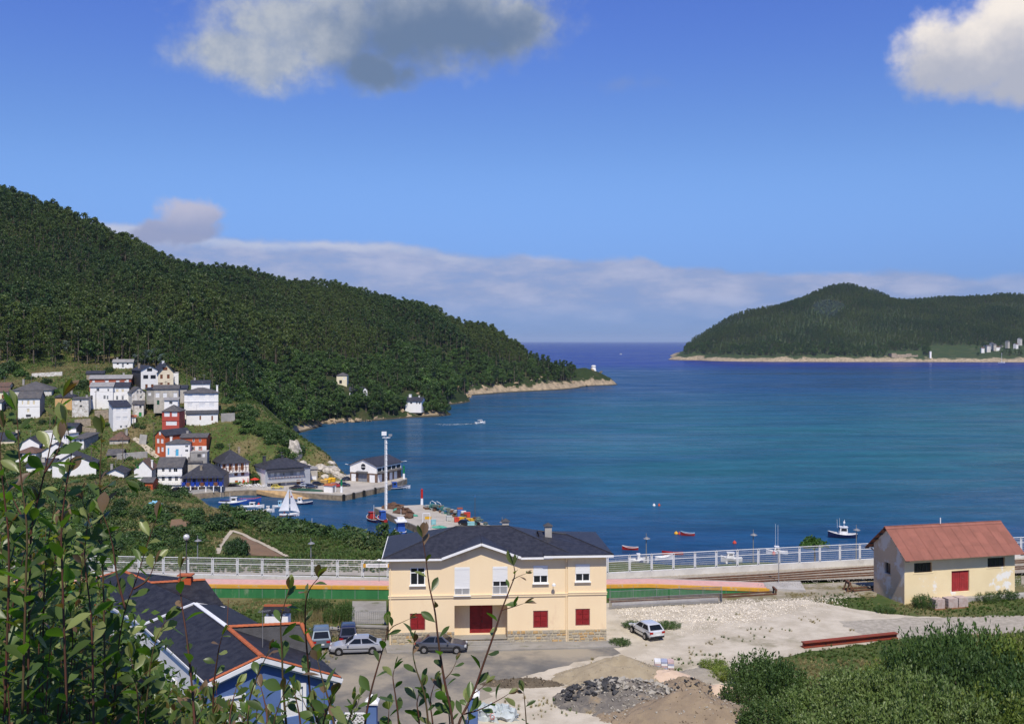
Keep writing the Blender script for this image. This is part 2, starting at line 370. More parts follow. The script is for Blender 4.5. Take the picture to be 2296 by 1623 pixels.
us = np.linspace(-.80, .80, 321)
tag(grid_mesh('ground', us, np.concatenate([np.linspace(.8, 60, 120), np.linspace(60.5, 125, 130), np.linspace(126, 232, 130)]), land, m_near, cut=-2.5), kind='structure')
tag(grid_mesh('village_hillside', np.linspace(-.80, .02, 420), np.exp(np.linspace(math.log(231.5), math.log(600), 330)), land, m_hill, cut=-2.5), kind='structure')
tag(grid_mesh('wooded_headland', np.linspace(-.80, .16, 360), np.exp(np.linspace(math.log(599), math.log(1480), 300)), land, m_head, cut=-2.5), kind='structure')

# far headland across the bay
ct2 = []
def ci(px, py, Y, dz=0.0): p = P(px, py, Y); ct2.append((p.x, p.y, p.z+dz))
def cj(px, Y, z): ct2.append((X2(px, Y), Y, z))
for px, py, Y in [(1530, 785, 2830), (1560, 762, 2880), (1600, 735, 2920), (1650, 712, 2960), (1750, 690, 3020), (1830, 660, 3080), (1890, 644, 3100), (1950, 655, 3100), (2010, 676, 3080), (2100, 672, 3100), (2200, 668, 3100), (2300, 668, 3150), (2500, 640, 3200)]:
    ci(px, py, Y, -16); z = CZ-(py-HY)*Y/F-16; cj(px, Y*1.15, z*.6)
for px, Y, z in [(1500, 2790, 1), (1515, 2810, 6), (1560, 2660, 0), (1660, 2500, 0), (1800, 2455, 0), (2000, 2440, 0), (2100, 2425, 0), (2300, 2400, 0), (2500, 2380, 0), (1560, 2720, 22), (1660, 2560, 18), (1800, 2510, 19), (2000, 2490, 15), (2100, 2480, 12), (2300, 2470, 15), (2500, 2450, 16),
                 (1480, 2800, -8), (1500, 2950, -8), (1540, 3150, -8), (1560, 2580, -8), (1660, 2420, -8), (1800, 2380, -8), (2000, 2370, -8), (2300, 2330, -8), (2500, 2310, -8), (1800, 2720, 85), (2000, 2700, 70), (2200, 2700, 62), (2300, 2700, 62), (2450, 2700, 70), (1890, 2850, 135)]: cj(px, Y, z)
ISL = TPS(ct2)
def island(X, Y):
    f = ISL(X, Y); f = f+np.clip(f, 0, 4)*1.3*(.3+fnoise(X, Y, 40, 4, 5)); return f+(fnoise(X, Y, 90, 4, 8)-.5)*16*sstep(f, 8, 40)
tag(grid_mesh('far_headland', np.linspace(.13, .80, 340), np.exp(np.linspace(math.log(2250), math.log(3700), 150)), island, m_isl, cut=-3), kind='structure')

# ------------------------------------------------------------------ sea
def sea():
    m = bpy.data.materials.new('sea_water'); m.use_nodes = True; t = NT(m.node_tree); b = t.n['Principled BSDF']
    pos = t.new('ShaderNodeNewGeometry').outputs['Position']; sep = t.new('ShaderNodeSeparateXYZ'); t.l.new(pos, sep.inputs[0])
    bandp = t.vm('MULTIPLY', pos, (.35, 1.0, 1.0))
    big = t.noise(bandp, .0042, 5, .6, .6); mid = t.noise(bandp, .02, 5, .6)
    deep = (.010, .056, .138); green = (.016, .105, .138)
    # greener shallows towards the head of the ria, deep blue outside the bar
    wob = t.m('ADD', sep.outputs[1], t.m('MULTIPLY', t.m('SUBTRACT', big, .5), 420))
    gr = t.m('MULTIPLY', t.mapr(wob, 250, 400), t.mapr(wob, 1150, 560))
    gr = t.m('MULTIPLY', gr, t.mapr(t.m('ADD', sep.outputs[0], t.m('MULTIPLY', t.m('SUBTRACT', mid, .5), 120)), -60, 110, .25, 1.0))
    gr = t.m('MULTIPLY', gr, t.mapr(mid, .30, .62, .55, 1.0))
    c = t.mix(gr, deep, green)
    c = t.mix(t.mapr(sep.outputs[1], 1500, 2300), c, (.006, .026, .19))
    c = t.mix(1.0, c, t.mapr(t.noise(t.vm('MULTIPLY', pos, (.3, 1.0, 1.0)), .045, 6, .7, .4), .3, .7, .82, 1.18), 'MULTIPLY')  # light and dark of streaks and ripples painted into the water colour
    c = t.mix(1.0, c, t.mapr(t.noise(t.vm('MULTIPLY', pos, (.35, 1.0, 1.0)), .35, 4, .7), .3, .7, .84, 1.16), 'MULTIPLY')  # finer ripple light and dark, also put into the colour
    sl = t.mapr(t.noise(t.vm('MULTIPLY', pos, (.22, 1.0, 1.0)), .011, 6, .62, .8), .34, .62)
    bn = t.new('ShaderNodeBump'); bn.inputs['Distance'].default_value = .35
    t.put(bn.inputs['Strength'], t.m('MULTIPLY_ADD', sl, .6, .4))
    h = t.m('ADD', t.noise(t.vm('MULTIPLY', pos, (.6, 1.2, 1)), .55, 4, .6), t.m('MULTIPLY', t.noise(t.vm('MULTIPLY', pos, (.5, 1.1, 1)), .09, 3, .5), 1.6))
    t.l.new(h, bn.inputs['Height'])
    # ruffled water: its body colour, with a mirror share that grows towards grazing view but never to a full mirror; calm slicks mirror more
    t.n.remove(b); df = t.new('ShaderNodeBsdfDiffuse'); t.put(df.inputs['Color'], c); t.l.new(bn.outputs[0], df.inputs['Normal'])
    gl = t.new('ShaderNodeBsdfGlossy'); t.put(gl.inputs['Roughness'], t.m('MULTIPLY_ADD', sl, .14, .08)); t.l.new(bn.outputs[0], gl.inputs['Normal'])
    lw = t.new('ShaderNodeLayerWeight'); lw.inputs['Blend'].default_value = .5; fac = t.m('MULTIPLY_ADD', t.m('POWER', lw.outputs['Facing'], 4.0), t.m('MULTIPLY', t.m('MULTIPLY_ADD', sl, -.16, .40), t.mapr(t.noise(t.vm('MULTIPLY', pos, (.28, 1.0, 1.0)), .075, 5, .68, .3), .3, .7, .45, 1.5)), .02)
    mx = t.new('ShaderNodeMixShader'); t.put(mx.inputs[0], fac); t.l.new(df.outputs[0], mx.inputs[1]); t.l.new(gl.outputs[0], mx.inputs[2]); t.l.new(mx.outputs[0], t.n['Material Output'].inputs[0])
    S = 90000
    o = MB().poly([(-S, 150, 0), (S, 150, 0), (S, S, 0), (-S, S, 0)]).build('sea', m); tag(o, kind='structure')
sea()
# ================================================================== woods
rng = np.random.default_rng(5)
m_bark = mat('bark', (.10, .080, .058), (.17, .14, .105), 2.0, .95)
m_euc = leafmat('eucalyptus_leaf', (.046, .080, .020), (.080, .118, .028), (.115, .145, .040), stand=True, rnd=.14)
m_pine = leafmat('pine_needle', (.034, .066, .020), (.055, .092, .026), stand=True, rnd=.14)
m_oak = leafmat('broad_leaf', (.036, .078, .018), (.064, .120, .024), (.10, .155, .036), rnd=.2)
m_bright = leafmat('bright_leaf', (.055, .115, .022), (.085, .150, .030))
m_blue = leafmat('young_eucalyptus_leaf', (.085, .13, .115), (.12, .165, .145), nscale=.4)
m_hedge = leafmat('hedge_leaf', (0.027, 0.062, 0.016), (0.056, 0.106, 0.025), (0.088, 0.138, 0.035), nscale=.3)
m_gorse = leafmat('scrub_leaf', (0.050, 0.088, 0.022), (0.094, 0.131, 0.037), (0.150, 0.163, 0.056), nscale=.4)

def quads(mb, C, S, N=None, asp=1.6, r=None):
    """leaf-sized faces at centres C (n,3), sizes S"""
    r = r or rng; n = len(C)
    a = r.normal(size=(n, 3))
    if N is not None: a = a*.8+N
    a /= np.linalg.norm(a, axis=1)[:, None]+1e-9
    h = r.normal(size=(n, 3)); u = np.cross(a, h); u /= np.linalg.norm(u, axis=1)[:, None]+1e-9; w = np.cross(a, u)
    S = np.broadcast_to(np.asarray(S, float), (n,))[:, None]
    u = u*S*.5*math.sqrt(asp); w = w*S*.5/math.sqrt(asp)
    V = np.stack([C-u, C-w*.9+u*.15, C+u, C+w*.9+u*.15], 1).reshape(-1, 3)
    b = len(mb.v); mb.v += V.tolist(); mb.f += [(b+4*i, b+4*i+1, b+4*i+2, b+4*i+3) for i in range(n)]; mb.mi += [mb.cur]*n
def clump(mb, c, rad, n, size, r=None, flat=.8):
    r = r or rng; d = r.normal(size=(n, 3)); d /= np.linalg.norm(d, axis=1)[:, None]
    rr = rad*(.35+.65*r.random(n)**.5); C = np.array(c)+d*rr[:, None]*np.array([1, 1, flat])
    quads(mb, C, size*(.6+.8*r.random(n)), N=d*1.0+np.array([0, 0, .4]), r=r)
def trunk(mb, pts, rad, n=5): mb.tube(pts, rad, n, cap=False)

def tree_proto(kind, seed):
    """returns (trunk mesh, crown mesh) for a tree about 15-19 m tall"""
    r = np.random.default_rng(seed); tm, cm = MB(), MB()
    if kind == 'euc':
        H = 17; bend = r.normal(size=2)*.5
        top = (bend[0], bend[1], H*.93); trunk(tm, [(0, 0, -1.5), (bend[0]*.3, bend[1]*.3, H*.45), top], [.24, .17, .05])
        for i in range(11):
            f = .30+.67*(i/10); a = r.random()*6.28; L = (1.1-f)*3.0+.5; c = np.array([bend[0]*f+math.cos(a)*L, bend[1]*f+math.sin(a)*L, H*f+r.normal()*.4])
            trunk(tm, [(bend[0]*f, bend[1]*f, H*f-1.2), c], [.06, .02], 3)
            clump(cm, c, 1.2+.5*r.random(), 46, .66, r)
        clump(cm, (bend[0], bend[1], H*.96), 1.2, 26, .9, r); mats = m_euc
    elif kind == 'pine':
        H = 16; trunk(tm, [(0, 0, -1.5), (.2, 0, H*.5), (.1, .1, H*.95)], [.26, .18, .05])
        for i in range(9):
            f = .5+.47*(i/8); a = r.random()*6.28; L = (1.15-f)*3.8; c = np.array([math.cos(a)*L, math.sin(a)*L, H*f])
            trunk(tm, [(.1, .05, H*f-.6), c], [.07, .02], 3); clump(cm, c, 1.3, 44, .66, r, .55)
        clump(cm, (.1, .1, H*.97), 1.1, 24, .8, r); mats = m_pine
    else:
        H = 9; trunk(tm, [(0, 0, -1.5), (.1, 0, H*.35), (.2, .1, H*.7)], [.28, .22, .08])
        for i in range(13):
            a = r.random()*6.28; f = .38+.55*r.random(); L = 2.7*math.sqrt(max(.1, 1-((f-.55)/.45)**2))*(.5+.5*r.random()); c = np.array([math.cos(a)*L, math.sin(a)*L, H*f])
            trunk(tm, [(.1, 0, H*.35), c], [.10, .03], 3); clump(cm, c, 1.45, 44, .74, r)
        clump(cm, (0, 0, H*.9), 1.5, 30, .9, r); mats = {'oak': m_oak, 'bright': m_bright, 'blue': m_blue}[kind]
    return tm.data(kind+'_trunk', m_bark), cm.data(kind+'_crown', mats)
PROTO = []          # (kind, trunk mesh, crown mesh)
for k, n in (('euc', 4), ('pine', 2), ('oak', 3), ('bright', 1), ('blue', 1)):
    for i in range(n): PROTO.append((k, *tree_proto(k, 40+len(PROTO)*3)))
IDX = {k: [i for i, p in enumerate(PROTO) if p[0] == k] for k in ('euc', 'pine', 'oak', 'bright', 'blue')}

# one joined mesh per prototype, used for the far woods that read as one mass
wood_col = bpy.data.collections.new('wood_prototypes')
def joined(i):
    k, tm, cm = PROTO[i]; me = bpy.data.meshes.new('wood_tree'); V = []; Fc = []; mi = []
    for j, s in enumerate((tm, cm)):
        b = len(V); V += [v.co[:] for v in s.vertices]
        for p in s.polygons: Fc.append([b+q for q in p.vertices]); mi.append(j)
    me.from_pydata(V, [], Fc); me.materials.append(tm.materials[0]); me.materials.append(cm.materials[0]); me.polygons.foreach_set('material_index', mi)
    return me
for i in range(len(PROTO)):
    o = bpy.data.objects.new('wood_%02d' % i, joined(i)); wood_col.objects.link(o)

def instancer(name, pts, kinds, scl, rot, col, label, cat):
    me = bpy.data.meshes.new(name); n = len(pts); me.vertices.add(n); me.vertices.foreach_set('co', np.asarray(pts, np.float32).ravel())
    for k, v, ty in (('kind', kinds, 'INT'), ('scl', scl, 'FLOAT'), ('rot', rot, 'FLOAT')):
        a = me.attributes.new(k, ty, 'POINT'); a.data.foreach_set('value', np.asarray(v, np.int32 if ty == 'INT' else np.float32))
    o = link(name, me); ng = bpy.data.node_groups.new(name, 'GeometryNodeTree')
    ng.interface.new_socket('Geometry', in_out='INPUT', socket_type='NodeSocketGeometry'); ng.interface.new_socket('Geometry', in_out='OUTPUT', socket_type='NodeSocketGeometry')
    N = ng.nodes; L = ng.links; gi = N.new('NodeGroupInput'); go = N.new('NodeGroupOutput'); ip = N.new('GeometryNodeInstanceOnPoints'); ci_ = N.new('GeometryNodeCollectionInfo')
    ci_.inputs['Collection'].default_value = col; ci_.inputs['Separate Children'].default_value = True; ci_.inputs['Reset Children'].default_value = True
    ip.inputs['Pick Instance'].default_value = True
    def at(nm, ty):
        q = N.new('GeometryNodeInputNamedAttribute'); q.data_type = ty; q.inputs['Name'].default_value = nm; return q.outputs['Attribute']
    cx = N.new('ShaderNodeCombineXYZ'); L.new(at('rot', 'FLOAT'), cx.inputs[2])
    L.new(gi.outputs[0], ip.inputs['Points']); L.new(ci_.outputs[0], ip.inputs['Instance']); L.new(at('kind', 'INT'), ip.inputs['Instance Index'])
    L.new(cx.outputs[0], ip.inputs['Rotation']); L.new(at('scl', 'FLOAT'), ip.inputs['Scale']); L.new(ip.outputs[0], go.inputs[0])
    o.modifiers.new('scatter', 'NODES').node_group = ng
    return tag(o, label, cat, kind='stuff')

def jitter(x0, x1, y0, y1, s):
    gx, gy = np.meshgrid(np.arange(x0, x1, s), np.arange(y0, y1, s)); x = gx.ravel()+(rng.random(gx.size)-.5)*s*.9; y = gy.ravel()+(rng.random(gy.size)-.5)*s*.9
    return x, y
def vpx(x, y): return x/y*F+CX
def vpy(z, y): return HY+(CZ-z)*F/y

def woods():
    x, y = jitter(-720, 160, 380, 1330, 5.2); px = vpx(x, y)
    k = (px > -260) & (px < 1400); x, y, px = x[k], y[k], px[k]
    z = land(x, y); py = vpy(z, y)
    # lower limit of the wood above the village, then along the shore
    lim = np.interp(px, [-300, 0, 90, 200, 260, 310, 400, 470, 520, 560, 640, 700], [420, 428, 436, 448, 455, 440, 425, 428, 425, 435, 500, 560])
    ok = (y > lim) & (z > np.where(y > 950, 7.0, np.where(y < 760, .9, 1.6))+fnoise(x, y, 20, 3, 9)*4-2)
    # clearings: round the yellow house, lighthouse heath
    ok &= ~((np.hypot(x-X2(765, 672), y-672) < 13))
    ok &= ~((px > 745) & (px < 850) & (y > 640) & (y < 668) & (py < 882))
    ok &= ~((px > 720) & (px < 800) & (y < 690) & (py < 862) & (py > 835) & (y > 655))
    ok &= ~((px > 728) & (px < 836) & (y > 590) & (y < 676) & (py < 898))
    ok &= ~((px > 1290) & (y > 1080))
    ok &= ~((px > 905) & (px < 945) & (y < 705))
    # young plantation: thinner
    thin = fnoise(x, y, 70, 3, 17); ok &= rng.random(len(x)) < np.where(thin > .62, .62, .93)
    x, y, z, px, py = x[ok], y[ok], z[ok], px[ok], py[ok]; n = len(x)
    q = rng.random(n); patch = fnoise(x, y, 90, 3, 33)
    kind = np.where(q < .78, rng.choice(IDX['euc'], n), rng.choice(IDX['pine'], n))
    low = (z < 32+(patch-.5)*30) & (px > 420); kind = np.where(low & (q < .8), rng.choice(IDX['oak'], n), kind)
    kind = np.where(low & (q > .86) & (patch > .48), IDX['bright'][0], kind)
    kind = np.where((y < 500) & (px < 420) & (q > .84), IDX['oak'][0], kind)
    scl = (.86+.3*rng.random(n))*np.interp(fnoise(x, y, 46, 3, 71), [.25, .45, .6, .8], [.66, .88, 1.08, 1.32])
    thin_ = np.interp(fnoise(x, y, 120, 2, 91), [.3, .7], [0, 1])
    scl = np.where((z < 16) & (y > 540) & (y < 800) & np.isin(kind, IDX['oak']+IDX['bright']), scl*1.22, scl)
    near = np.where(y < 640)[0]; order = near[np.argsort(y[near]/scl[near])][:280]
    lone = np.zeros(n, bool); lone[order] = True
    names = {'euc': ('eucalyptus_tree', 'tall slender eucalyptus at the front edge of the wood above the village', 'eucalypts along the edge of the wood'),
             'pine': ('pine_tree', 'dark pine among the eucalypts at the front edge of the wood', 'pines along the edge of the wood'),
             'oak': ('broadleaf_tree', 'round dark green broadleaf tree in the lower belt of the hillside wood', 'broadleaf trees of the lower wood'),
             'bright': ('light_green_tree', 'light green round tree among darker ones low on the wooded hillside', 'light green trees of the lower wood')}
    for i in order:
        kd, tm, cm = PROTO[kind[i]]; nm, lb, gp = names[kd]
        t = thing(nm, lb, 'tree', (x[i], y[i], z[i]), rng.random()*6.28, gp); t.scale = (scl[i],)*3
        link('trunk', tm, t); link('crown', cm, t)
    r = ~lone
    instancer('hillside_wood', np.stack([x, y, z], -1)[r], kind[r], scl[r], rng.random(r.sum())*6.28, wood_col, 'dense dark eucalyptus and pine wood covering the whole left hillside down to the headland', 'wood')
    # bluish young eucalypts at the wood's edge behind the top houses
    for j, (a, b, s) in enumerate([(128, 462, .55), (150, 470, .7), (195, 466, .8), (335, 447, .85), (350, 452, .95), (305, 452, .6), (365, 449, .7), (178, 459, .6), (322, 458, .8)]):
        X = X2(a, b); t = thing('young_eucalyptus', 'bluish grey young eucalyptus bush at the wood edge above the village', 'tree', (X, b, gz(X, b)), j*1.7, 'bluish young eucalypts'); t.scale = (s*1.0,)*3
        _, tm, cm = PROTO[IDX['blue'][0]]; link('trunk', tm, t); link('crown', cm, t)
woods()

def far_woods():
    x, y = jitter(330, 2050, 2370, 3260, 8.6); px = vpx(x, y); k = (px > 1490) & (px < 2560); x, y, px = x[k], y[k], px[k]
    z = island(x, y); py = vpy(z, y)
    ok = (z > 9+fnoise(x, y, 60, 3, 2)*9) & (rng.random(len(x)) < .93)
    bare = (px < 1535)
    clear = ((px > 2085) & (px < 2190) & (py > 775)) | ((px > 2190) & (py > 760) & (fnoise(x, y, 50, 2, 6) > .45)) | ((px > 1990) & (px < 2070) & (py > 788))
    ok &= ~bare & ~clear
    gap = np.hypot((px-1858)/38, (py-697)/20) < 1
    x, y, z, px, gap = x[ok], y[ok], z[ok], px[ok], gap[ok]; n = len(x); q = rng.random(n)
    kind = np.where(q < .8, rng.choice(IDX['euc'], n), rng.choice(IDX['pine'], n)); kind = np.where((z < 40) & (q < .5), rng.choice(IDX['oak'], n), kind)
    kind = np.where(gap, IDX['blue'][0], kind); scl = (.9+.3*rng.random(n))*np.interp(fnoise(x, y, 80, 3, 72), [.25, .5, .75], [.75, 1.0, 1.3])*np.where(gap, .7, 1.0)*np.where(np.isin(kind, IDX['oak']), 1.25, 1)
    instancer('far_headland_wood', np.stack([x, y, z], -1), kind, scl, rng.random(n)*6.28, wood_col, 'far-off dark wood covering the headland across the bay', 'wood')
far_woods()
# ================================================================== house kit
M_WHITE = mat('white_render', (.84, .82, .78), (.79, .77, .73), .9, .9, dirt=((.64, .60, .54), .55, .64, .84), bump=.1)
M_PEEL = mat('peeling_whitewash', (.72, .70, .65), (.52, .48, .42), 1.1, .95, dirt=((.36, .33, .28), .8, .52, .68))
M_CREAM = mat('cream_render', (.78, .68, .50), (.72, .62, .45), .7, .9)
M_PALEY = mat('pale_yellow_render', (.80, .72, .50), (.74, .66, .46), .7, .9)
M_OCHRE = mat('ochre_render', (.62, .40, .17), (.52, .34, .16), .9, .9)
M_BEIGE = mat('grey_beige_render', (.50, .46, .39), (.40, .37, .32), .9, .95, dirt=((.30, .27, .23), .9, .55, .75))
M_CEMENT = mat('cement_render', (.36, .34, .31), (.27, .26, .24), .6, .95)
M_STONE = mat('rubble_stone', (.40, .33, .24), (.24, .20, .15), 1.6, .95, bump=.8, bscale=2.5)
M_RED = mat('red_painted_render', (.46, .085, .060), (.40, .07, .05), .8, .85)
M_ORANGE = mat('orange_red_render', (.50, .105, .035), (.43, .09, .035), .8, .85)
M_BRICK = mat('brick_red_wall', (.42, .12, .065), (.34, .10, .06), 1.5, .9)
M_GREYB = mat('grey_blue_render', (.36, .38, .42), (.32, .34, .38), .7, .85)
M_SLATE = mat('slate_roof', (.026, .027, .034), (.046, .047, .056), 1.3, .55, bump=.25, bscale=5, spec=.4, dirt=((.085, .08, .075), .5, .62, .8))
M_SLATEG = mat('weathered_slate_roof', (.105, .10, .098), (.070, .068, .072), .9, .75, dirt=((.16, .13, .095), .5, .55, .75))
M_FIBRO = mat('grey_cement_sheet_roof', (.30, .29, .28), (.23, .225, .22), .8, .9)
M_BROWNR = mat('brown_tile_roof', (.15, .085, .06), (.10, .07, .055), 1.2, .85, dirt=((.22, .18, .12), .7, .58, .75))
M_TERRA = mat('terracotta', (.44, .12, .045), (.34, .10, .045), 3.0, .8)
M_GLASS = mat('window_glass', (.012, .014, .018), (.02, .024, .03), .5, .12, spec=.5)
M_FRAME = mat('white_frame', (.80, .80, .79), (.74, .74, .73), 2.0, .5)
M_SHUT = mat('white_shutter', (.78, .78, .77), (.70, .70, .69), 3.0, .6, stretch=(.3, .3, 9))
M_BROWN = mat('brown_wood', (.21, .075, .030), (.15, .055, .025), 3.0, .6)
M_CREAMS = mat('cream_shutter', (.70, .60, .40), (.6, .52, .36), 3.0, .7)
M_GREEN = mat('green_paint', (.03, .30, .06), (.02, .22, .05), 3.0, .6)
M_DGREEN = mat('dark_green_paint', (.015, .09, .05), None, 3.0, .6)
M_LBLUE = mat('light_blue_paint', (.10, .45, .68), None, 3.0, .6)
M_BLUE = mat('blue_paint', (.012, .05, .36), (.012, .04, .27), 3.0, .5)
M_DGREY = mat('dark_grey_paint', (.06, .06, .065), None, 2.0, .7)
M_MIDGREY = mat('mid_grey_paint', (.24, .25, .27), None, 2.0, .7)
M_REDP = mat('red_door_paint', (.26, .018, .020), (.19, .014, .016), 2.5, .5)
M_ORDOOR = mat('orange_door_paint', (.55, .13, .02), None, 2.5, .5)
M_CONC = mat('concrete', (.42, .40, .36), (.34, .32, .29), .6, .95, dirt=((.26, .24, .21), .5, .55, .75))
WSTYLE = {'dark': (M_FRAME, M_GLASS), 'plain': (M_DGREY, M_GLASS), 'white': (M_FRAME, M_SHUT), 'brown': (M_BROWN, M_BROWN), 'cream': (M_FRAME, M_CREAMS), 'green': (M_GREEN, M_GREEN), 'dgreen': (M_DGREEN, M_DGREEN),
          'lblue': (M_LBLUE, M_LBLUE), 'blue': (M_BLUE, M_GLASS), 'bluedoor': (M_BLUE, M_BLUE), 'grey': (M_MIDGREY, M_MIDGREY), 'orange': (M_ORDOOR, M_ORDOOR), 'garage': (M_FRAME, M_FRAME), 'hole': (M_DGREY, M_DGREY), 'bglass': (M_BROWN, M_GLASS), 'redd': (M_REDP, M_REDP)}

def wall_face(mb, o, u, W, H, holes=(), rec=.16, gable=None):
    """wall from point o along unit vector u (W wide, H high), outward normal = u x z, with recessed openings (a0,z0,a1,z1)"""
    o = Vector(o); u = Vector(u); n = Vector((u.y, -u.x, 0))
    xs = sorted({0.0, W, *[h[0] for h in holes], *[h[2] for h in holes]}); zs = sorted({0.0, H, *[h[1] for h in holes], *[h[3] for h in holes]})
    pt = lambda a, z, d=0.0: o+u*a+Vector((0, 0, z))-n*d
    for i in range(len(xs)-1):
        for j in range(len(zs)-1):
            ca, cz_ = (xs[i]+xs[i+1])/2, (zs[j]+zs[j+1])/2
            if any(h[0] < ca < h[2] and h[1] < cz_ < h[3] for h in holes): continue
            mb.poly([pt(xs[i], zs[j]), pt(xs[i+1], zs[j]), pt(xs[i+1], zs[j+1]), pt(xs[i], zs[j+1])])
    for a0, z0, a1, z1 in holes:
        c = [(a0, z0), (a1, z0), (a1, z1), (a0, z1)]
        for k in range(4):
            p, q = c[k], c[(k+1) % 4]; mb.poly([pt(*q), pt(*p), pt(*p, rec), pt(*q, rec)])
    if gable: mb.poly([pt(0, H), pt(W, H), pt(gable[0], H+gable[1])])

WCACHE = {}
def window_obj(parent, o, u, rect, style, rec=.16):
    """window or door: frame with a pane (or shutter) set back in its opening"""
    a0, z0, a1, z1 = rect; w, h = a1-a0, z1-z0; o = Vector(o); u = Vector(u); n = Vector((u.y, -u.x, 0))
    key = (round(w, 1), round(h, 1), style); door = h > 1.75 and z0 < 1.2
    if key not in WCACHE:
        w_, h_ = key[0], key[1]; fm, pm = WSTYLE[style]; f = MB(); b = min(.09, w_*.16)
        f.box(-w_/2, -.05, 0, -w_/2+b, .05, h_); f.box(w_/2-b, -.05, 0, w_/2, .05, h_); f.box(-w_/2+b, -.05, h_-b, w_/2-b, .05, h_); f.box(-w_/2+b, -.05, 0, w_/2-b, .05, b)
        if pm is M_GLASS:
            f.box(-.03, -.04, b, .03, .04, h_-b)
            if h_ > 1.3: f.box(-w_/2+b, -.038, h_*.62-.03, -.03, .038, h_*.62+.03); f.box(.03, -.038, h_*.62-.03, w_/2-b, .038, h_*.62+.03)
        p = MB(); p.box(-w_/2+b*.9, -.015, b*.9, w_/2-b*.9, .03, h_-b*.9)
        if pm is M_SHUT:
            for k in range(int(h_/.22)): p.box(-w_/2+b, -.03, b+k*.22, w_/2-b, -.014, b+k*.22+.17)
        WCACHE[key] = (f.data('window_frame', fm), p.data('window_pane', pm))
    fm_, pm_ = WCACHE[key]; c = o+u*((a0+a1)/2)+Vector((0, 0, z0))-n*(rec-.05)
    rz = math.atan2(u.y, u.x)
    f = link('door' if door else 'window', fm_, parent, loc=c, rot=(0, 0, rz), scale=(w/key[0], 1, h/key[1])); link('pane' if WSTYLE[style][1] is M_GLASS else ('door_leaf' if door else 'shutter'), pm_, f)
    if not door and WSTYLE[style][0] is M_FRAME: pass
    return f

def roof_mesh(kind, W, D, H, rise, ov=.35, th=.16, apex=.5, hipr=None, xr=None):
    """roof over a W x D plan standing at z=H; apex = ridge position as a fraction"""
    mb = MB(); a, b, c, d = -ov, W+ov, -ov, D+ov; z0 = H-.02
    dz = lambda run: rise*ov/max(run, .5)
    if kind == 'side':          # ridge along the front
        y = D*apex; e1, e2 = z0-dz(y), z0-dz(D-y)
        mb.slab([(a, c, e1+th), (b, c, e1+th), (b, y, H+rise+th), (a, y, H+rise+th)], th); mb.slab([(a, y, H+rise+th), (b, y, H+rise+th), (b, d, e2+th), (a, d, e2+th)], th)
    elif kind == 'front':       # gable towards the front
        x = W*apex; e1, e2 = z0-dz(x), z0-dz(W-x)
        mb.slab([(a, c, e1+th), (x, c, H+rise+th), (x, d, H+rise+th), (a, d, e1+th)], th); mb.slab([(x, c, H+rise+th), (b, c, e2+th), (b, d, e2+th), (x, d, H+rise+th)], th)
    elif kind == 'hip':
        m = min(W, D)/2
        if xr: x0, x1 = xr
        elif W >= D: x0, x1 = W/2-(W/2-m*.95), W/2+(W/2-m*.95)
        else: x0 = x1 = W/2
        y0, y1 = (D/2, D/2) if W >= D or xr else (m, D-m)
        T = H+rise+th; e = z0-dz(m)+th
        A, B, C_, D_ = (a, c, e), (b, c, e), (b, d, e), (a, d, e); p, q = (x0, y0, T), (x1, y1, T)
        if W >= D or xr:
            mb.slab([A, B, q, p], th); mb.slab([B, C_, q], th); mb.slab([C_, D_, p, q], th); mb.slab([D_, A, p], th)
        else:
            mb.slab([A, B, p], th); mb.slab([B, C_, q, p], th); mb.slab([C_, D_, q], th); mb.slab([D_, A, p, q], th)
    elif kind == 'mono':        # rises to the back
        e1 = z0-dz(D); mb.slab([(a, c, e1+th), (b, c, e1+th), (b, d, H+rise+rise*ov/D+th), (a, d, H+rise+rise*ov/D+th)], th)
    elif kind == 'monor':       # falls to the right
        mb.slab([(a, c, H+rise+th), (b, c, H+th-.05), (b, d, H+th-.05), (a, d, H+rise+th)], th)
    else: mb.box(-.1, -.1, H, W+.1, D+.1, H+.18)
    return mb

class Z:
    """a zoomed crop the measurements were taken in: crop pixel -> picture pixel"""
    def __init__(s, x0, y0, k): s.x0, s.y0, s.k = x0, y0, k
    def __call__(s, x, y): return s.x0+x*s.k, s.y0+y*s.k
Z1 = Z(0, 772.3, .22805); Z0 = Z(0, 837.8, .16134); Z2 = Z(261.8, 772.3, .22985); Z3 = Z(654.5, 785.4, .26207); Z4 = Z(850.9, 1145.4, .25656); ZV = Z(0, 0, 1)

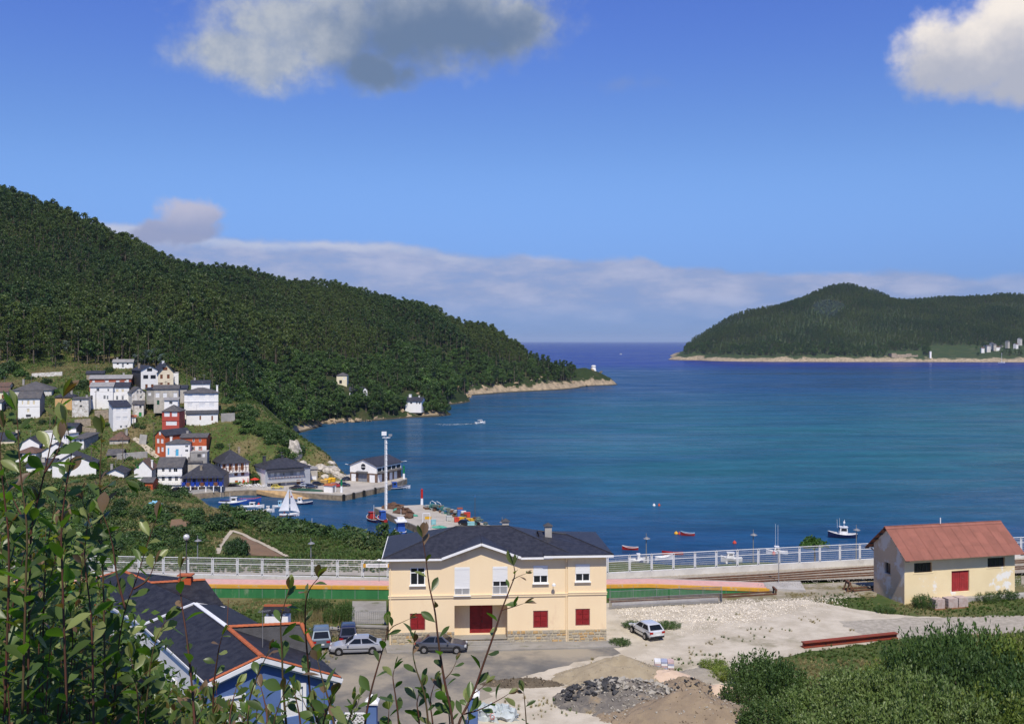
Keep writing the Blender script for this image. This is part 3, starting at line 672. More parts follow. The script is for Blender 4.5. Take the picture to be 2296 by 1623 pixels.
def house(label, zc, rect, Y, D, roof, wall=None, rmat=None, yaw=10, wins=(), name='house', cat='house', side_r=None, side_l=None, back=0, ch=None, band=None, base_drop=3.0, ov=.35, rside=(), group=None, apex=.5, wallm2=None):
    """rect = (x0, x1, y_base, y_eave, y_ridge) of the front in crop pixels; Y = distance of its left corner"""
    wall = wall or M_WHITE; rmat = rmat or M_SLATE
    x0, yb = zc(rect[0], rect[2]); x1, ye = zc(rect[1], rect[3]); yr = zc(0, rect[4])[1]
    th = R(yaw); c, s = math.cos(th), math.sin(th); u0, u1 = (x0-CX)/F, (x1-CX)/F
    W = (u1-u0)*Y/(c-u1*s); H = (yb-ye)*Y/F; base = P(x0, yb, Y)
    kind = roof
    if kind in ('side', 'hip'): Yr = Y+D*apex*c*1.0
    elif kind == 'mono': Yr = Y+D*c
    else: Yr = Y+W*.5*s
    rise = max(.25, (CZ-(yr-HY)*Yr/F)-(base.z+H)-.16) if kind != 'flat' else 0
    t = thing(name, label, cat, base, th, group)
    def loc(px, py):        # picture pixel on the front -> (along, height)
        uw = (px-CX)/F; a = (uw-u0)*Y/(c-uw*s); Yw = Y+a*s; return a, (CZ-(py-HY)*Yw/F)-base.z
    holes = []; specs = []
    for w in wins:
        ax, az_ = loc(*zc(w[0], w[3])); bx_, bz_ = loc(*zc(w[2], w[1]))
        r = (max(.08, ax), max(.02, az_), min(W-.08, bx_), min(H-.06 if kind != 'front' else H+rise, bz_))
        if r[2]-r[0] < .15 or r[3]-r[1] < .15: continue
        if r[3] > H-.03:      # window up in the gable: set on the wall
            specs.append((r, w[4], True)); continue
        holes.append(r); specs.append((r, w[4], False))
    gf = (W*apex, rise) if kind == 'front' else None
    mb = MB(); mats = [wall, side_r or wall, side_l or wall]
    zb = -base_drop
    mb.cur = 0; wall_face(mb, (0, 0, 0), (1, 0, 0), W, H, holes, gable=gf); mb.poly([(0, 0, zb), (W, 0, zb), (W, 0, 0), (0, 0, 0)])
    mb.cur = 0; wall_face(mb, (W, D, 0), (-1, 0, 0), W, H, (), gable=(W-W*apex, rise) if kind == 'front' else None)
    rh = []
    for w in rside:          # windows on the right side: (along 0..1, z0, w, h, style)
        cx_ = w[0]*D; rh.append((cx_-w[2]/2, w[1], cx_+w[2]/2, w[1]+w[3]))
    gs = None
    if kind == 'side': gs = (D*apex, rise)
    mb.cur = 1; wall_face(mb, (W, 0, 0), (0, 1, 0), D, H, rh, gable=gs); mb.poly([(W, 0, zb), (W, D, zb), (W, D, 0), (W, 0, 0)])
    mb.cur = 2; wall_face(mb, (0, D, 0), (0, -1, 0), D, H, (), gable=(D-gs[0], gs[1]) if gs else None); mb.poly([(0, D, zb), (0, 0, zb), (0, 0, 0), (0, D, 0)])
    if kind == 'mono':
        mb.cur = 1; mb.poly([(W, 0, H), (W, D, H), (W, D, H+rise)]); mb.cur = 2; mb.poly([(0, D, H), (0, 0, H), (0, D, H+rise)]); mb.cur = 0; mb.poly([(W, D, H), (0, D, H), (0, D, H+rise), (W, D, H+rise)])
    if kind == 'monor':
        mb.cur = 0; mb.poly([(0, 0, H), (W, 0, H), (0, 0, H+rise)]); mb.cur = 2; mb.poly([(0, D, H), (0, 0, H), (0, 0, H+rise), (0, D, H+rise)])
    wo = mb.build('wall', mats, t)
    ro = roof_mesh(kind, W, D, H, rise, ov, apex=apex).build('roof', rmat if kind != 'flat' else M_CONC, t)
    for r, st, prj in specs: window_obj(t, (0, 0, 0), (1, 0, 0), r, st, .02 if prj else .16)
    for w, h_ in zip(rside, rh): window_obj(t, (W, 0, 0), (0, 1, 0), h_, w[4])
    if ch:                    # chimneys: (along 0..1, depth 0..1, height, size, material)
        for k in ch:
            m_ = k[4] if len(k) > 4 else M_WHITE; q = MB(); sx = k[3]/2; cx_, cy_ = W*k[0], D*k[1]
            q.box(cx_-sx, cy_-sx, H, cx_+sx, cy_+sx, H+rise+k[2]); q.box(cx_-sx-.12, cy_-sx-.12, H+rise+k[2]+.003, cx_+sx+.12, cy_+sx+.12, H+rise+k[2]+.13)
            q.build('chimney', m_, ro)
    if band:                  # string courses: (crop y, thickness m, out m, material)
        for yy, tk, out, m_ in band:
            z = loc(x0+1, zc(0, yy)[1])[1]; MB().box(-.04, -out, z-tk/2, W+.04, -.003, z+tk/2).build('string_course', m_, t)
    return t, W, H, loc
# ================================================================== the village
def H_(*a, **k): return house(*a, **k)[0]
w = 'white'; dk = 'dark'; br = 'brown'
H_('small white flat-faced hut with grey roof, topmost under the wood', Z1, (1110, 1305, 230, 175, 145), 437, 6, 'side', rmat=M_FIBRO, yaw=14, wins=[(1148, 182, 1168, 198, 'plain'), (1245, 182, 1265, 198, 'plain'), (1198, 182, 1218, 226, 'grey')])
H_('white gabled house with dark slate-clad left flank, beside a cream gabled one', Z1, (1385, 1555, 440, 255, 205), 400, 11, 'front', yaw=38, side_l=M_DGREY, wins=[(1445, 232, 1495, 262, 'plain'), (1408, 300, 1457, 338, 'plain'), (1480, 300, 1532, 338, 'plain'), (1428, 390, 1452, 438, br), (1485, 390, 1510, 425, br)])
H_('cream gabled house with brown shutters high on the slope', Z1, (1557, 1705, 425, 265, 182), 404, 11, 'front', M_CREAM, yaw=30, ov=.7, wins=[(1600, 222, 1645, 252, br), (1575, 295, 1600, 337, br), (1642, 295, 1668, 335, br), (1575, 374, 1600, 395, br), (1645, 374, 1668, 395, br)], ch=[(.5, .5, .8, .8)])
H_('little white flat-roofed annex beside the cream gabled house', Z1, (1706, 1755, 395, 278, 270), 413, 6, 'flat', yaw=20, wins=[(1707, 318, 1720, 362, dk)])
H_('low white house with two pale skylights above the three-storey house', Z1, (1880, 2062, 415, 385, 350), 388, 8, 'side', rmat=M_SLATE, yaw=15)
H_('long brick-red row building under a grey sheet roof', Z1, (880, 1290, 400, 338, 300), 396, 9, 'side', M_BRICK, M_FIBRO, yaw=16, wins=[(908, 352, 932, 374, w), (1035, 352, 1068, 374, w), (1140, 352, 1175, 374, w), (1225, 354, 1268, 376, w)])
H_('low dark slate shed behind the brick-red row', Z1, (850, 1020, 302, 285, 258), 412, 5, 'side', M_STONE, yaw=15)
H_('white house with grey roof joined to a dark-roofed twin', Z1, (887, 1110, 582, 415, 372), 376, 8, 'side', rmat=M_FIBRO, yaw=14, wins=[(947, 430, 978, 462, dk), (1055, 435, 1075, 462, dk), (1016, 500, 1040, 537, dk), (1048, 503, 1067, 540, dk), (888, 500, 912, 540, 'hole')])
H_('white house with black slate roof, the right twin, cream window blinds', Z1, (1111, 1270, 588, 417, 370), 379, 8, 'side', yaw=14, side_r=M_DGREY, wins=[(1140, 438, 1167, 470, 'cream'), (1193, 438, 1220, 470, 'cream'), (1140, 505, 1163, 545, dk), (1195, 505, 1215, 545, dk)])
H_('tall narrow white house with slanting slate roof below the twin houses', Z1, (1112, 1285, 838, 614, 552), 356, 7, 'mono', yaw=33, base_drop=4, wins=[(1142, 625, 1187, 662, w), (1208, 625, 1255, 662, w), (1142, 708, 1187, 745, w), (1208, 708, 1255, 742, w), (1180, 795, 1202, 822, dk), (1232, 793, 1254, 817, dk)])
H_('little white lean-to stuck on the tall narrow white house', Z1, (1287, 1335, 795, 712, 700), 361, 4, 'mono', rmat=M_TERRA, yaw=20)
H_('small whitewashed gabled cottage with two dark upper windows', Z1, (1296, 1430, 562, 472, 417), 374, 9, 'front', M_PEEL, M_SLATEG, yaw=30, wins=[(1340, 450, 1362, 480, dk), (1373, 450, 1395, 478, dk), (1375, 508, 1397, 530, dk)])
H_('worn stone cottage with a bright green door', Z1, (1305, 1412, 710, 588, 552), 367, 5, 'mono', M_PEEL, M_SLATEG, yaw=15, wins=[(1365, 665, 1392, 710, 'green'), (1370, 600, 1392, 625, 'hole')])
H_('grey-beige two-storey house with white shutters and green door', Z1, (1512, 1755, 592, 437, 397), 367, 8, 'side', M_BEIGE, M_SLATEG, yaw=14, wins=[(1530, 475, 1567, 520, w), (1603, 475, 1640, 520, w), (1706, 475, 1742, 520, w), (1543, 548, 1567, 592, 'dgreen')])
H_('white lean-to annex in front of the grey-beige house', Z1, (1615, 1748, 618, 548, 520), 361, 4, 'mono', rmat=M_FIBRO, yaw=12, wins=[(1663, 555, 1697, 588, dk)])
H_('small grey cement house with one white window', Z1, (1440, 1511, 505, 440, 425), 374, 6, 'mono', M_CEMENT, yaw=14, wins=[(1458, 472, 1486, 502, w)])
H_('dark-roofed back building behind the three-storey white house', Z1, (1757, 1838, 500, 432, 398), 386, 8, 'side', M_BEIGE, yaw=14)
H_('large white three-storey house with hipped slate roof and white shutters', Z1, (1812, 2146, 785, 478, 425), 368, 10, 'hip', rmat=M_SLATEG, yaw=17, base_drop=4, ov=.45, band=[(562, .3, .12, M_FRAME)], ch=[(.97, .3, .9, .6)],
   wins=[(1843, 488, 1893, 530, w), (1958, 488, 2018, 530, w), (2056, 488, 2108, 530, w), (1843, 576, 1892, 618, w), (1958, 576, 2018, 618, w), (2056, 576, 2108, 618, w)])
H_('single-storey white front annex with dark lean-to roof under the three-storey house', Z1, (1832, 2142, 788, 684, 650), 362.5, 4.6, 'mono', yaw=17, base_drop=4, wins=[(1961, 700, 1977, 742, br), (2078, 700, 2094, 748, br)])
H_('red tower-like house with hipped grey roof', Z1, (1593, 1762, 828, 655, 592), 354, 7, 'hip', M_RED, M_SLATEG, yaw=2, base_drop=4, ov=.3, band=[(748, .2, .1, M_RED)], wins=[(1615, 662, 1668, 708, w), (1690, 662, 1742, 708, w), (1632, 755, 1738, 794, w)])
H_('orange-red gabled house with white windows, the taller one', Z1, (1526, 1622, 1092, 890, 840), 344, 12, 'front', M_ORANGE, M_SLATE, yaw=-26, base_drop=5, ov=.25, wins=[(1565, 858, 1583, 888, w), (1543, 925, 1566, 968, w), (1583, 928, 1606, 970, w), (1548, 1006, 1568, 1066, w), (1587, 1008, 1608, 1052, w)])
t, W, H, loc = house('orange-red house with pale lower storey, joined to the taller one', Z1, (1775, 2030, 1062, 915, 872), 345, 9, 'side', M_ORANGE, M_SLATEG, yaw=8, base_drop=5, wins=[(1893, 928, 1914, 957, dk), (1956, 928, 1978, 957, dk), (1885, 1003, 1912, 1037, dk), (1955, 998, 1980, 1032, dk)])
z = loc(*Z1(1800, 1000))[1]; a0 = loc(*Z1(1885, 1003)); a1 = loc(*Z1(1955, 998)); hs = [(a0[0]-.1, z-1.9, a0[0]+1.1, z-.2), (a1[0]-.1, z-1.9, a1[0]+1.1, z-.2)]
mb = MB(); wall_face(mb, (0, -.05, -1), (1, 0, 0), W, z+1, [(h[0], h[1]+1, h[2], h[3]+1) for h in hs], rec=.05); mb.build('lower_wall', M_WHITE, t)
H_('small white house with light blue doors before the orange-red houses', Z1, (1630, 1866, 1100, 976, 932), 339, 6, 'hip', rmat=M_SLATEG, yaw=12, base_drop=4, ov=.3, wins=[(1648, 1018, 1664, 1085, 'lblue'), (1728, 1028, 1756, 1094, 'lblue'), (1820, 990, 1852, 1012, dk), (1820, 1032, 1852, 1056, dk)])
H_('low grey shop front under the orange-red house', Z1, (1872, 2036, 1110, 1060, 1050), 338, 5, 'flat', M_CEMENT, yaw=8, wins=[(1940, 1075, 1975, 1108, 'hole'), (1990, 1072, 2015, 1105, w)])
# ---- the waterfront row
t, W, H, loc = house('white galleried house with brownish slate roof at the waterfront', Z1, (1549, 1790, 1442, 1205, 1105), 329, 9, 'side', rmat=M_SLATEG, yaw=6, side_r=M_DGREY, wins=[(1591, 1213, 1619, 1252, dk), (1657, 1213, 1685, 1255, dk), (1706, 1213, 1746, 1254, dk), (1589, 1290, 1621, 1342, dk), (1653, 1290, 1689, 1342, dk), (1719, 1290, 1750, 1342, dk), (1655, 1375, 1687, 1420, dk), (1595, 1375, 1620, 1418, w)])
def balcony(t, loc, zc, x0, x1, yt, yb, out, m_rail, m_floor, n, posts_to=None, pm=None, slab=.18):
    a0, zt = loc(*zc(x0, yt)); a1, zb = loc(*zc(x1, yb))
    fl = MB().box(a0, -out, zb-slab, a1, -.01, zb).build('balcony', m_floor, t)
    r = MB(); r.bar((a0, -out, zt), (a1, -out, zt), .08)
    for k in range(n+1):
        a = a0+(a1-a0)*k/n; r.bar((a, -out, zb), (a, -out, zt-.04), .05)
    r.build('railing', m_rail, fl)
    if posts_to:
        zp = loc(*zc(x0, posts_to))[1]
        for k in range(0, n+1, max(1, n//8)):
            a = a0+(a1-a0)*k/n; MB().bar((a, -out+.09, zb), (a, -out+.09, zp), .16).build('post', pm or m_rail, t)
    return a0, a1, zb, zt
balcony(t, loc, Z1, 1549, 1790, 1262, 1285, .5, M_FRAME, M_FRAME, 26); balcony(t, loc, Z1, 1549, 1790, 1345, 1370, .5, M_FRAME, M_FRAME, 26)
H_('grey-roofed house squeezed behind the waterfront row', Z1, (1842, 1980, 1200, 1160, 1105), 337, 7, 'side', M_BEIGE, M_SLATEG, yaw=8)
t, W, H, loc = house('stone house with long blue balcony and large dark slate roof', Z1, (1792, 2198, 1442, 1296, 1168), 328, 11, 'hip', M_STONE, yaw=6, ov=.2, wins=[(1822, 1385, 1857, 1442, 'bluedoor'), (1885, 1385, 1908, 1424, 'blue'), (1935, 1390, 1960, 1432, 'hole'), (2028, 1385, 2067, 1440, w), (2108, 1382, 2142, 1430, dk), (1806, 1308, 1832, 1372, 'blue'), (1895, 1308, 1925, 1372, 'blue'), (1985, 1308, 2012, 1372, 'brown'), (2060, 1308, 2090, 1372, 'brown'), (2122, 1308, 2150, 1372, 'blue')], ch=[(.42, .25, -.4, .7, M_STONE)])
a0, a1, zb, zt = balcony(t, loc, Z1, 1790, 2200, 1348, 1382, 1.5, M_BLUE, M_FRAME, 40, posts_to=1298)
MB().slab([(-.3, -1.9, H-.35), (W+.3, -1.9, H-.35), (W+.3, -.2, H+.10), (-.3, -.2, H+.10)], .12).build('balcony_roof', M_SLATE, t)
for k in range(9):
    a = a0+(a1-a0)*(k+.5)/9; MB().box(a-.5, -1.62, zb+.02, a+.5, -1.52, zt-.1).build('balcony_panel', [M_BLUE, M_BROWN, M_BLUE][k % 3], t)
for k in range(6): MB().bar((W*(.04+.184*k), -1.4, -.2), (W*(.04+.184*k), -1.4, zb-.2), .28).build('column', M_WHITE, t)
t, W, H, loc = house('white house with brown shutters and wooden balcony at the waterfront', Z2, (1022, 1292, 1398, 1155, 1035), 338, 12, 'hip', yaw=30, base_drop=2, ov=.5, wins=[(1030, 1165, 1062, 1207, br), (1092, 1163, 1124, 1228, br), (1150, 1160, 1182, 1228, br), (1207, 1156, 1240, 1226, br), (1045, 1253, 1072, 1287, br), (1147, 1247, 1180, 1282, br), (1212, 1243, 1246, 1278, br), (1153, 1323, 1182, 1372, 'orange'), (1190, 1332, 1214, 1362, 'grey'), (1228, 1320, 1254, 1370, 'orange')])
balcony(t, loc, Z2, 1028, 1282, 1204, 1232, 1.0, M_BROWN, M_FRAME, 24, posts_to=1165)
sd = t
for k in range(3): MB().box(-.03, 2+k*3.4, H-2.6, 0.0-.005, 3.2+k*3.4, H-.5).build('shutter', M_BROWN, t)
t, W, H, loc = house('grey-blue house with flower balcony and long slate roof at the waterfront', Z2, (1450, 1888, 1392, 1212, 1118), 339, 13, 'hip', M_GREYB, yaw=30, base_drop=2, side_l=M_WHITE, ov=.5, wins=[(1490, 1345, 1516, 1378, 'hole'), (1575, 1335, 1600, 1375, 'hole'), (1640, 1335, 1660, 1370, w), (1753, 1315, 1787, 1370, br), (1796, 1312, 1818, 1366, 'bluedoor'), (1500, 1250, 1535, 1285, w), (1560, 1248, 1590, 1283, w), (1620, 1246, 1640, 1280, dk), (1690, 1240, 1722, 1276, 'grey'), (1755, 1236, 1785, 1272, w)], ch=[(.1, .5, 1.0, .9, M_DGREY), (.5, .5, .9, .8, M_DGREY)])
a0, a1, zb, zt = balcony(t, loc, Z2, 1466, 1815, 1296, 1322, 1.3, M_FRAME, M_CONC, 34)
z = loc(*Z2(1466, 1222))[1]; MB().slab([(a0-.2, -1.7, z-.75), (a1+.2, -1.7, z-.75), (a1+.2, -.02, z), (a0-.2, -.02, z)], .14).build('awning_roof', M_SLATE, t)
M_FLOWER = mat('flowers', (.45, .06, .10), (.06, .16, .03), 6, .8)
for k in range(12):
    a = a0+(a1-a0)*(k+.5)/12; q = MB(); r2 = np.random.default_rng(k); clump(q, (a, -1.38, zt-.18), .28, 26, .16, r2); q.build('flower_pot', M_FLOWER, t)
H_('narrow beige house with white garage door beside the grey-blue house', Z2, (1892, 1958, 1348, 1215, 1200), 350, 7, 'side', M_BEIGE, M_FIBRO, yaw=22, wins=[(1895, 1278, 1947, 1346, 'garage')])
H_('plain white windowless cube hut under the rocky spur', Z2, (1975, 2136, 1280, 1198, 1190), 357, 6, 'flat', yaw=20)
# ---- left part of the village
H_('old rubble-stone barn with hipped slate roof', Z0, (165, 715, 445, 232, 108), 385, 14, 'hip', M_PEEL, M_SLATEG, yaw=14, wins=[(560, 255, 592, 292, 'hole')])
H_('white two-storey house with cream blinds before the stone barn', Z0, (250, 553, 645, 342, 240), 363, 8, 'side', rmat=M_SLATEG, yaw=13, side_r=M_CEMENT, base_drop=4, band=[(462, .08, .03, M_CEMENT)], wins=[(300, 372, 326, 430, 'cream'), (375, 370, 413, 432, 'cream'), (453, 370, 488, 430, 'cream'), (372, 485, 412, 537, 'cream'), (360, 565, 430, 602, 'hole')])
H_('cream house with brown roof at the village edge', Z0, (-120, 105, 395, 250, 190), 381, 8, 'side', M_PALEY, M_BROWNR, yaw=14, wins=[(23, 292, 53, 346, br)])
H_('tall cream gabled house standing behind the brown-roofed one', Z0, (-200, 125, 300, 180, 120), 392, 8, 'side', M_PALEY, M_BROWNR, yaw=14)
H_('white house wall with grey side near a black shed', Z0, (-160, 22, 690, 398, 360), 366, 7, 'side', yaw=14, side_r=M_CEMENT, rmat=M_SLATEG)
H_('black tarred shed beside the white house', Z0, (52, 190, 525, 430, 395), 371, 5, 'mono', M_DGREY, M_SLATE, yaw=14)
H_('ochre house with slate roof', Z0, (765, 1000, 512, 322, 250), 373, 9, 'hip', M_OCHRE, M_SLATE, yaw=12, wins=[(822, 458, 848, 502, 'hole'), (900, 380, 930, 425, dk)])
H_('peeling white house with bare grey plinth', Z0, (1002, 1230, 640, 352, 330), 367, 7, 'mono', M_PEEL, M_SLATEG, yaw=16, base_drop=4, wins=[(1108, 368, 1132, 394, 'plain'), (1108, 438, 1140, 462, 'plain')])
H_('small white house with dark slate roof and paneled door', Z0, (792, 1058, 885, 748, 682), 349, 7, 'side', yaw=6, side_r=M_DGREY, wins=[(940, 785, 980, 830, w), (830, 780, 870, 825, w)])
H_('white flat-roofed terrace house with one dark window', Z0, (592, 770, 965, 812, 800), 344, 6, 'flat', yaw=10, wins=[(632, 850, 674, 905, 'plain')])
H_('low white house with blue windows beside the terrace house', Z0, (775, 950, 985, 838, 820), 345, 6, 'flat', yaw=-10, wins=[(812, 870, 840, 920, 'blue'), (890, 850, 905, 905, 'blue'), (918, 850, 934, 905, 'blue')])
H_('white two-storey house with long bare cement flank', Z0, (1005, 1165, 1105, 902, 815), 341, 9, 'mono', yaw=-8, rmat=M_SLATEG, side_r=M_CEMENT, base_drop=4, ov=.5, wins=[(1030, 908, 1062, 946, dk), (1104, 908, 1136, 950, dk), (1030, 1000, 1062, 1048, dk), (1104, 1000, 1134, 1070, dk)])
H_('ruined stone house with mossy brown tiled roof', Z0, (1522, 1780, 1045, 912, 802), 346, 8, 'hip', M_BEIGE, M_BROWNR, yaw=12, wins=[(1640, 905, 1665, 940, 'hole')])
H_('small stone hut with grey slate roof and one dark opening', Z0, (1490, 1690, 1185, 1128, 1045), 335, 6, 'side', M_STONE, M_SLATEG, yaw=8, base_drop=3, wins=[(1565, 1130, 1602, 1166, 'hole')])
H_('beige house with black slate roof and stone chimney', Z0, (-60, 200, 1040, 922, 812), 346, 9, 'side', M_CREAM, yaw=10, ch=[(.95, .5, .6, .9, M_CREAM)])
H_('white gabled house with a blue corner', Z0, (275, 545, 1075, 975, 885), 339, 8, 'front', yaw=12, side_r=M_BLUE, ov=.3)
H_('white veranda house with brownish hipped roof', Z0, (218, 500, 1200, 1098, 1012), 331, 8, 'hip', rmat=M_BROWNR, yaw=2, wins=[(270, 1110, 312, 1172, 'hole'), (400, 1110, 442, 1162, dk)])
H_('white house with wide low gable behind the big blank gable', Z0, (582, 965, 1160, 1085, 962), 329, 9, 'front', yaw=17, ov=.25, wins=[(795, 1095, 838, 1140, w)])
H_('low house with dark slate roof and small stone chimney', Z0, (365, 722, 1375, 1290, 1172), 321, 9, 'side', yaw=4, rmat=M_SLATE, ch=[(.55, .3, .5, 1.1, M_BEIGE)])
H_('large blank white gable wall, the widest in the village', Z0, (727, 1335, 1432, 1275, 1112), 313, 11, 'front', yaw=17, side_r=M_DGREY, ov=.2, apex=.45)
H_('low white gabled house beside slate roofs near the gardens', Z0, (1470, 1722, 1440, 1378, 1312), 317, 8, 'front', yaw=8, ov=.5, side_r=M_CEMENT)
H_('white house with red-edged dark roof and white chimney', Z1, (1318, 1492, 1345, 1228, 1135), 323, 8, 'front', yaw=6, rmat=M_BROWNR, side_r=M_CEMENT, ov=.3, wins=[(1338, 1184, 1366, 1216, 'green')], ch=[(.95, .2, -.2, .5)])
H_('tiny slate-roofed lean-to with orange wall by the gardens', Z1, (1385, 1500, 1395, 1352, 1300), 316, 5, 'side', M_ORANGE, M_SLATEG, yaw=0)
# ---- houses on the wooded shore
H_('pale yellow hip-roofed house alone among the trees on the hillside', Z3, (382, 470, 290, 215, 190), 668, 12, 'hip', M_PALEY, M_SLATEG, yaw=4, base_drop=8, wins=[(405, 255, 428, 285, 'plain'), (440, 232, 455, 250, w)])
H_('white bungalow with slate roof below the yellow house', Z3, (492, 605, 368, 348, 313), 655, 9, 'side', yaw=8, base_drop=6, wins=[(505, 352, 520, 362, 'plain'), (540, 352, 560, 362, 'plain'), (575, 352, 592, 362, 'plain')])
H_('white gabled wing of the bungalow on the wooded shore', Z3, (606, 645, 368, 342, 316), 655, 8, 'front', yaw=12, base_drop=6, wins=[(615, 345, 635, 358, 'plain')])
H_('white shore house with slate roof on the far bank', Z3, (968, 1108, 480, 432, 397), 676, 10, 'side', yaw=-10, base_drop=4, ov=.6, wins=[(1062, 440, 1075, 460, dk), (1085, 440, 1100, 460, dk), (1010, 440, 1030, 458, dk)], ch=[(.2, .5, 1.6, 1.6), (.75, .5, .8, .8)])
t = thing('lighthouse', 'white tapering lighthouse on the tip of the wooded headland', 'lighthouse', Vector((X2(1331, 1183), 1183, gz(X2(1331, 1183), 1183)))); mb = MB(); lh = 22.2-t.location.z
mb.lathe([(3.4, -3), (3.1, 0), (2.2, lh-1.6)], 12).build('tower', M_WHITE, t); MB().lathe([(2.8, lh-1.597), (2.8, lh-.7), (2.2, lh-.5), (2.1, lh)], 12).build('lantern_gallery', M_WHITE, t)
# ---- far village and ruin across the bay
for i, (px, py, wd, hh) in enumerate([(2204, 784, 7, 4), (2217, 780, 9, 5), (2231, 776, 7, 4), (2238, 782, 12, 4), (2226, 773, 6, 4), (2262, 770, 7, 5), (2281, 776, 9, 5), (2290, 764, 9, 5), (2249, 779, 6, 4), (2213, 776, 6, 4)]):
    Y = 2500+i*9; t = thing('distant_house', 'tiny white house in the far village across the bay', 'house', P(px, py, Y), R(-10+i*7), 'far village houses')
    mb = MB(); wall_face(mb, (-wd/2, 0, -12), (1, 0, 0), wd, hh+12); wall_face(mb, (wd/2, 0, -12), (0, 1, 0), 8, hh+12, gable=(4, 2)); wall_face(mb, (-wd/2, 8, -12), (0, -1, 0), 8, hh+12, gable=(4, 2)); mb.build('wall', [M_WHITE, M_PEEL, M_BEIGE][i % 3], t)
    MB().slab([(-wd/2-.4, -.5, hh), (wd/2+.4, -.5, hh), (wd/2+.4, 4, hh+2.4), (-wd/2-.4, 4, hh+2.4)], .3).slab([(-wd/2-.4, 4, hh+2.4), (wd/2+.4, 4, hh+2.4), (wd/2+.4, 8.5, hh), (-wd/2-.4, 8.5, hh)], .3).build('roof', M_SLATEG if i % 3 else M_BROWNR, t)
    for k in (-.25, .2): MB().box(wd*k-.5, -.05, hh*.45, wd*k+.5, -.01, hh*.45+1.3).build('window', M_GLASS, t)
t = thing('white_beacon', 'small white daymark post above the far shore', 'beacon', P(2086, 798, 2450)); MB().box(-2, -2, -6, 2, 2, 10).box(-2.3, -2.3, 10.003, 2.3, 2.3, 10.8).build('tower', M_WHITE, t)
t = thing('ruined_building', 'pale roofless ruin with high walls on the far shore', 'ruin', P(2028, 803, 2462), R(5))
mb = MB()
for x0, x1, h in ((-32, -20, 12), (-20, 5, 9), (5, 18, 11), (18, 34, 7)): mb.box(x0+.01, 0, -10, x1, 2, h)
mb.box(-32, 2.01, -10, -30, 20, 11); mb.box(32, 2.01, -10, 34, 20, 8); mb.build('wall', mat('ruin_stone', (.40, .32, .23), (.26, .21, .15), .3, .95), t)

rv = random.Random(14)
for o in [o for o in list(COL.objects) if o.name.startswith('house') and o.type == 'EMPTY']:
    rf_ = [c for c in o.children if c.name.startswith('roof')]; wl = [c for c in o.children if c.name.startswith('wall')]
    if not rf_ or o.location.y > 500: continue
    bb = [Vector(v) for v in rf_[0].bound_box]; x0, x1 = min(v.x for v in bb), max(v.x for v in bb); y0, y1 = min(v.y for v in bb), max(v.y for v in bb); zt = max(v.z for v in bb)
    if x1-x0 < 6: continue
    if not rf_[0].children and rv.random() < .6:
        cx_ = x0+(x1-x0)*rv.choice((.2, .78)); cy_ = (y0+y1)/2+.3; q = MB(); q.box(cx_-.35, cy_-.3, zt-1.4, cx_+.35, cy_+.3, zt+.7); q.box(cx_-.42, cy_-.37, zt+.703, cx_+.42, cy_+.37, zt+.82); q.build('chimney', rv.choice((M_WHITE, M_CEMENT, M_STONE)), rf_[0])
    if rv.random() < .55:
        cx_ = x0+(x1-x0)*rv.uniform(.3, .7); cy_ = (y0+y1)/2; q = MB(); q.bar((cx_, cy_, zt-.6), (cx_, cy_, zt+2.0), .06); q.bar((cx_-.6, cy_, zt+1.9), (cx_+.6, cy_, zt+1.9), .05)
        for k in range(4): q.bar((cx_-.5+k*.33, cy_-.35, zt+1.9), (cx_-.5+k*.33, cy_+.35, zt+1.9), .035)
        q.build('aerial', M_MIDGREY, rf_[0])
def hit_v(px, py):
    ys = np.exp(np.linspace(math.log(260), math.log(700), 500)); xs = (px-CX)/F*ys; z = land(xs, ys); k = np.where(z >= CZ-(py-HY)*ys/F)[0]; i = k[0] if len(k) else -1; return Vector((xs[i], ys[i], z[i]))
pl = [hit_v(*p) for p in ((432, 866), (419, 872), (372, 905), (326, 922), (300, 962), (345, 1005), (275, 1040), (205, 1055), (150, 990), (112, 962), (215, 930))]
for k, p in enumerate(pl):
    t = thing('utility_pole', 'thin wooden utility pole among the village houses', 'pole', p, 0, 'utility poles of the village'); MB().lathe([(.14, -.5), (.09, 8.6)], 6).build('shaft', m_bark, t); MB().bar((-.6, 0, 8.2), (.6, 0, 8.2), .1).build('crossarm', m_bark, t)
for a, b in ((0, 1), (1, 2), (2, 3), (3, 4), (4, 5), (4, 6), (6, 7), (7, 8), (8, 9), (3, 10)):
    A, B = pl[a]+Vector((0, 0, 8.2)), pl[b]+Vector((0, 0, 8.2)); q = MB(); q.tube([A.lerp(B, f/8)-Vector((0, 0, 4*.5*(f/8)*(1-f/8))) for f in range(9)], .025, 4); tag(q.build('overhead_wire', M_DGREY), 'thin overhead wire slung between the village poles', 'wire', 'overhead wires of the village')
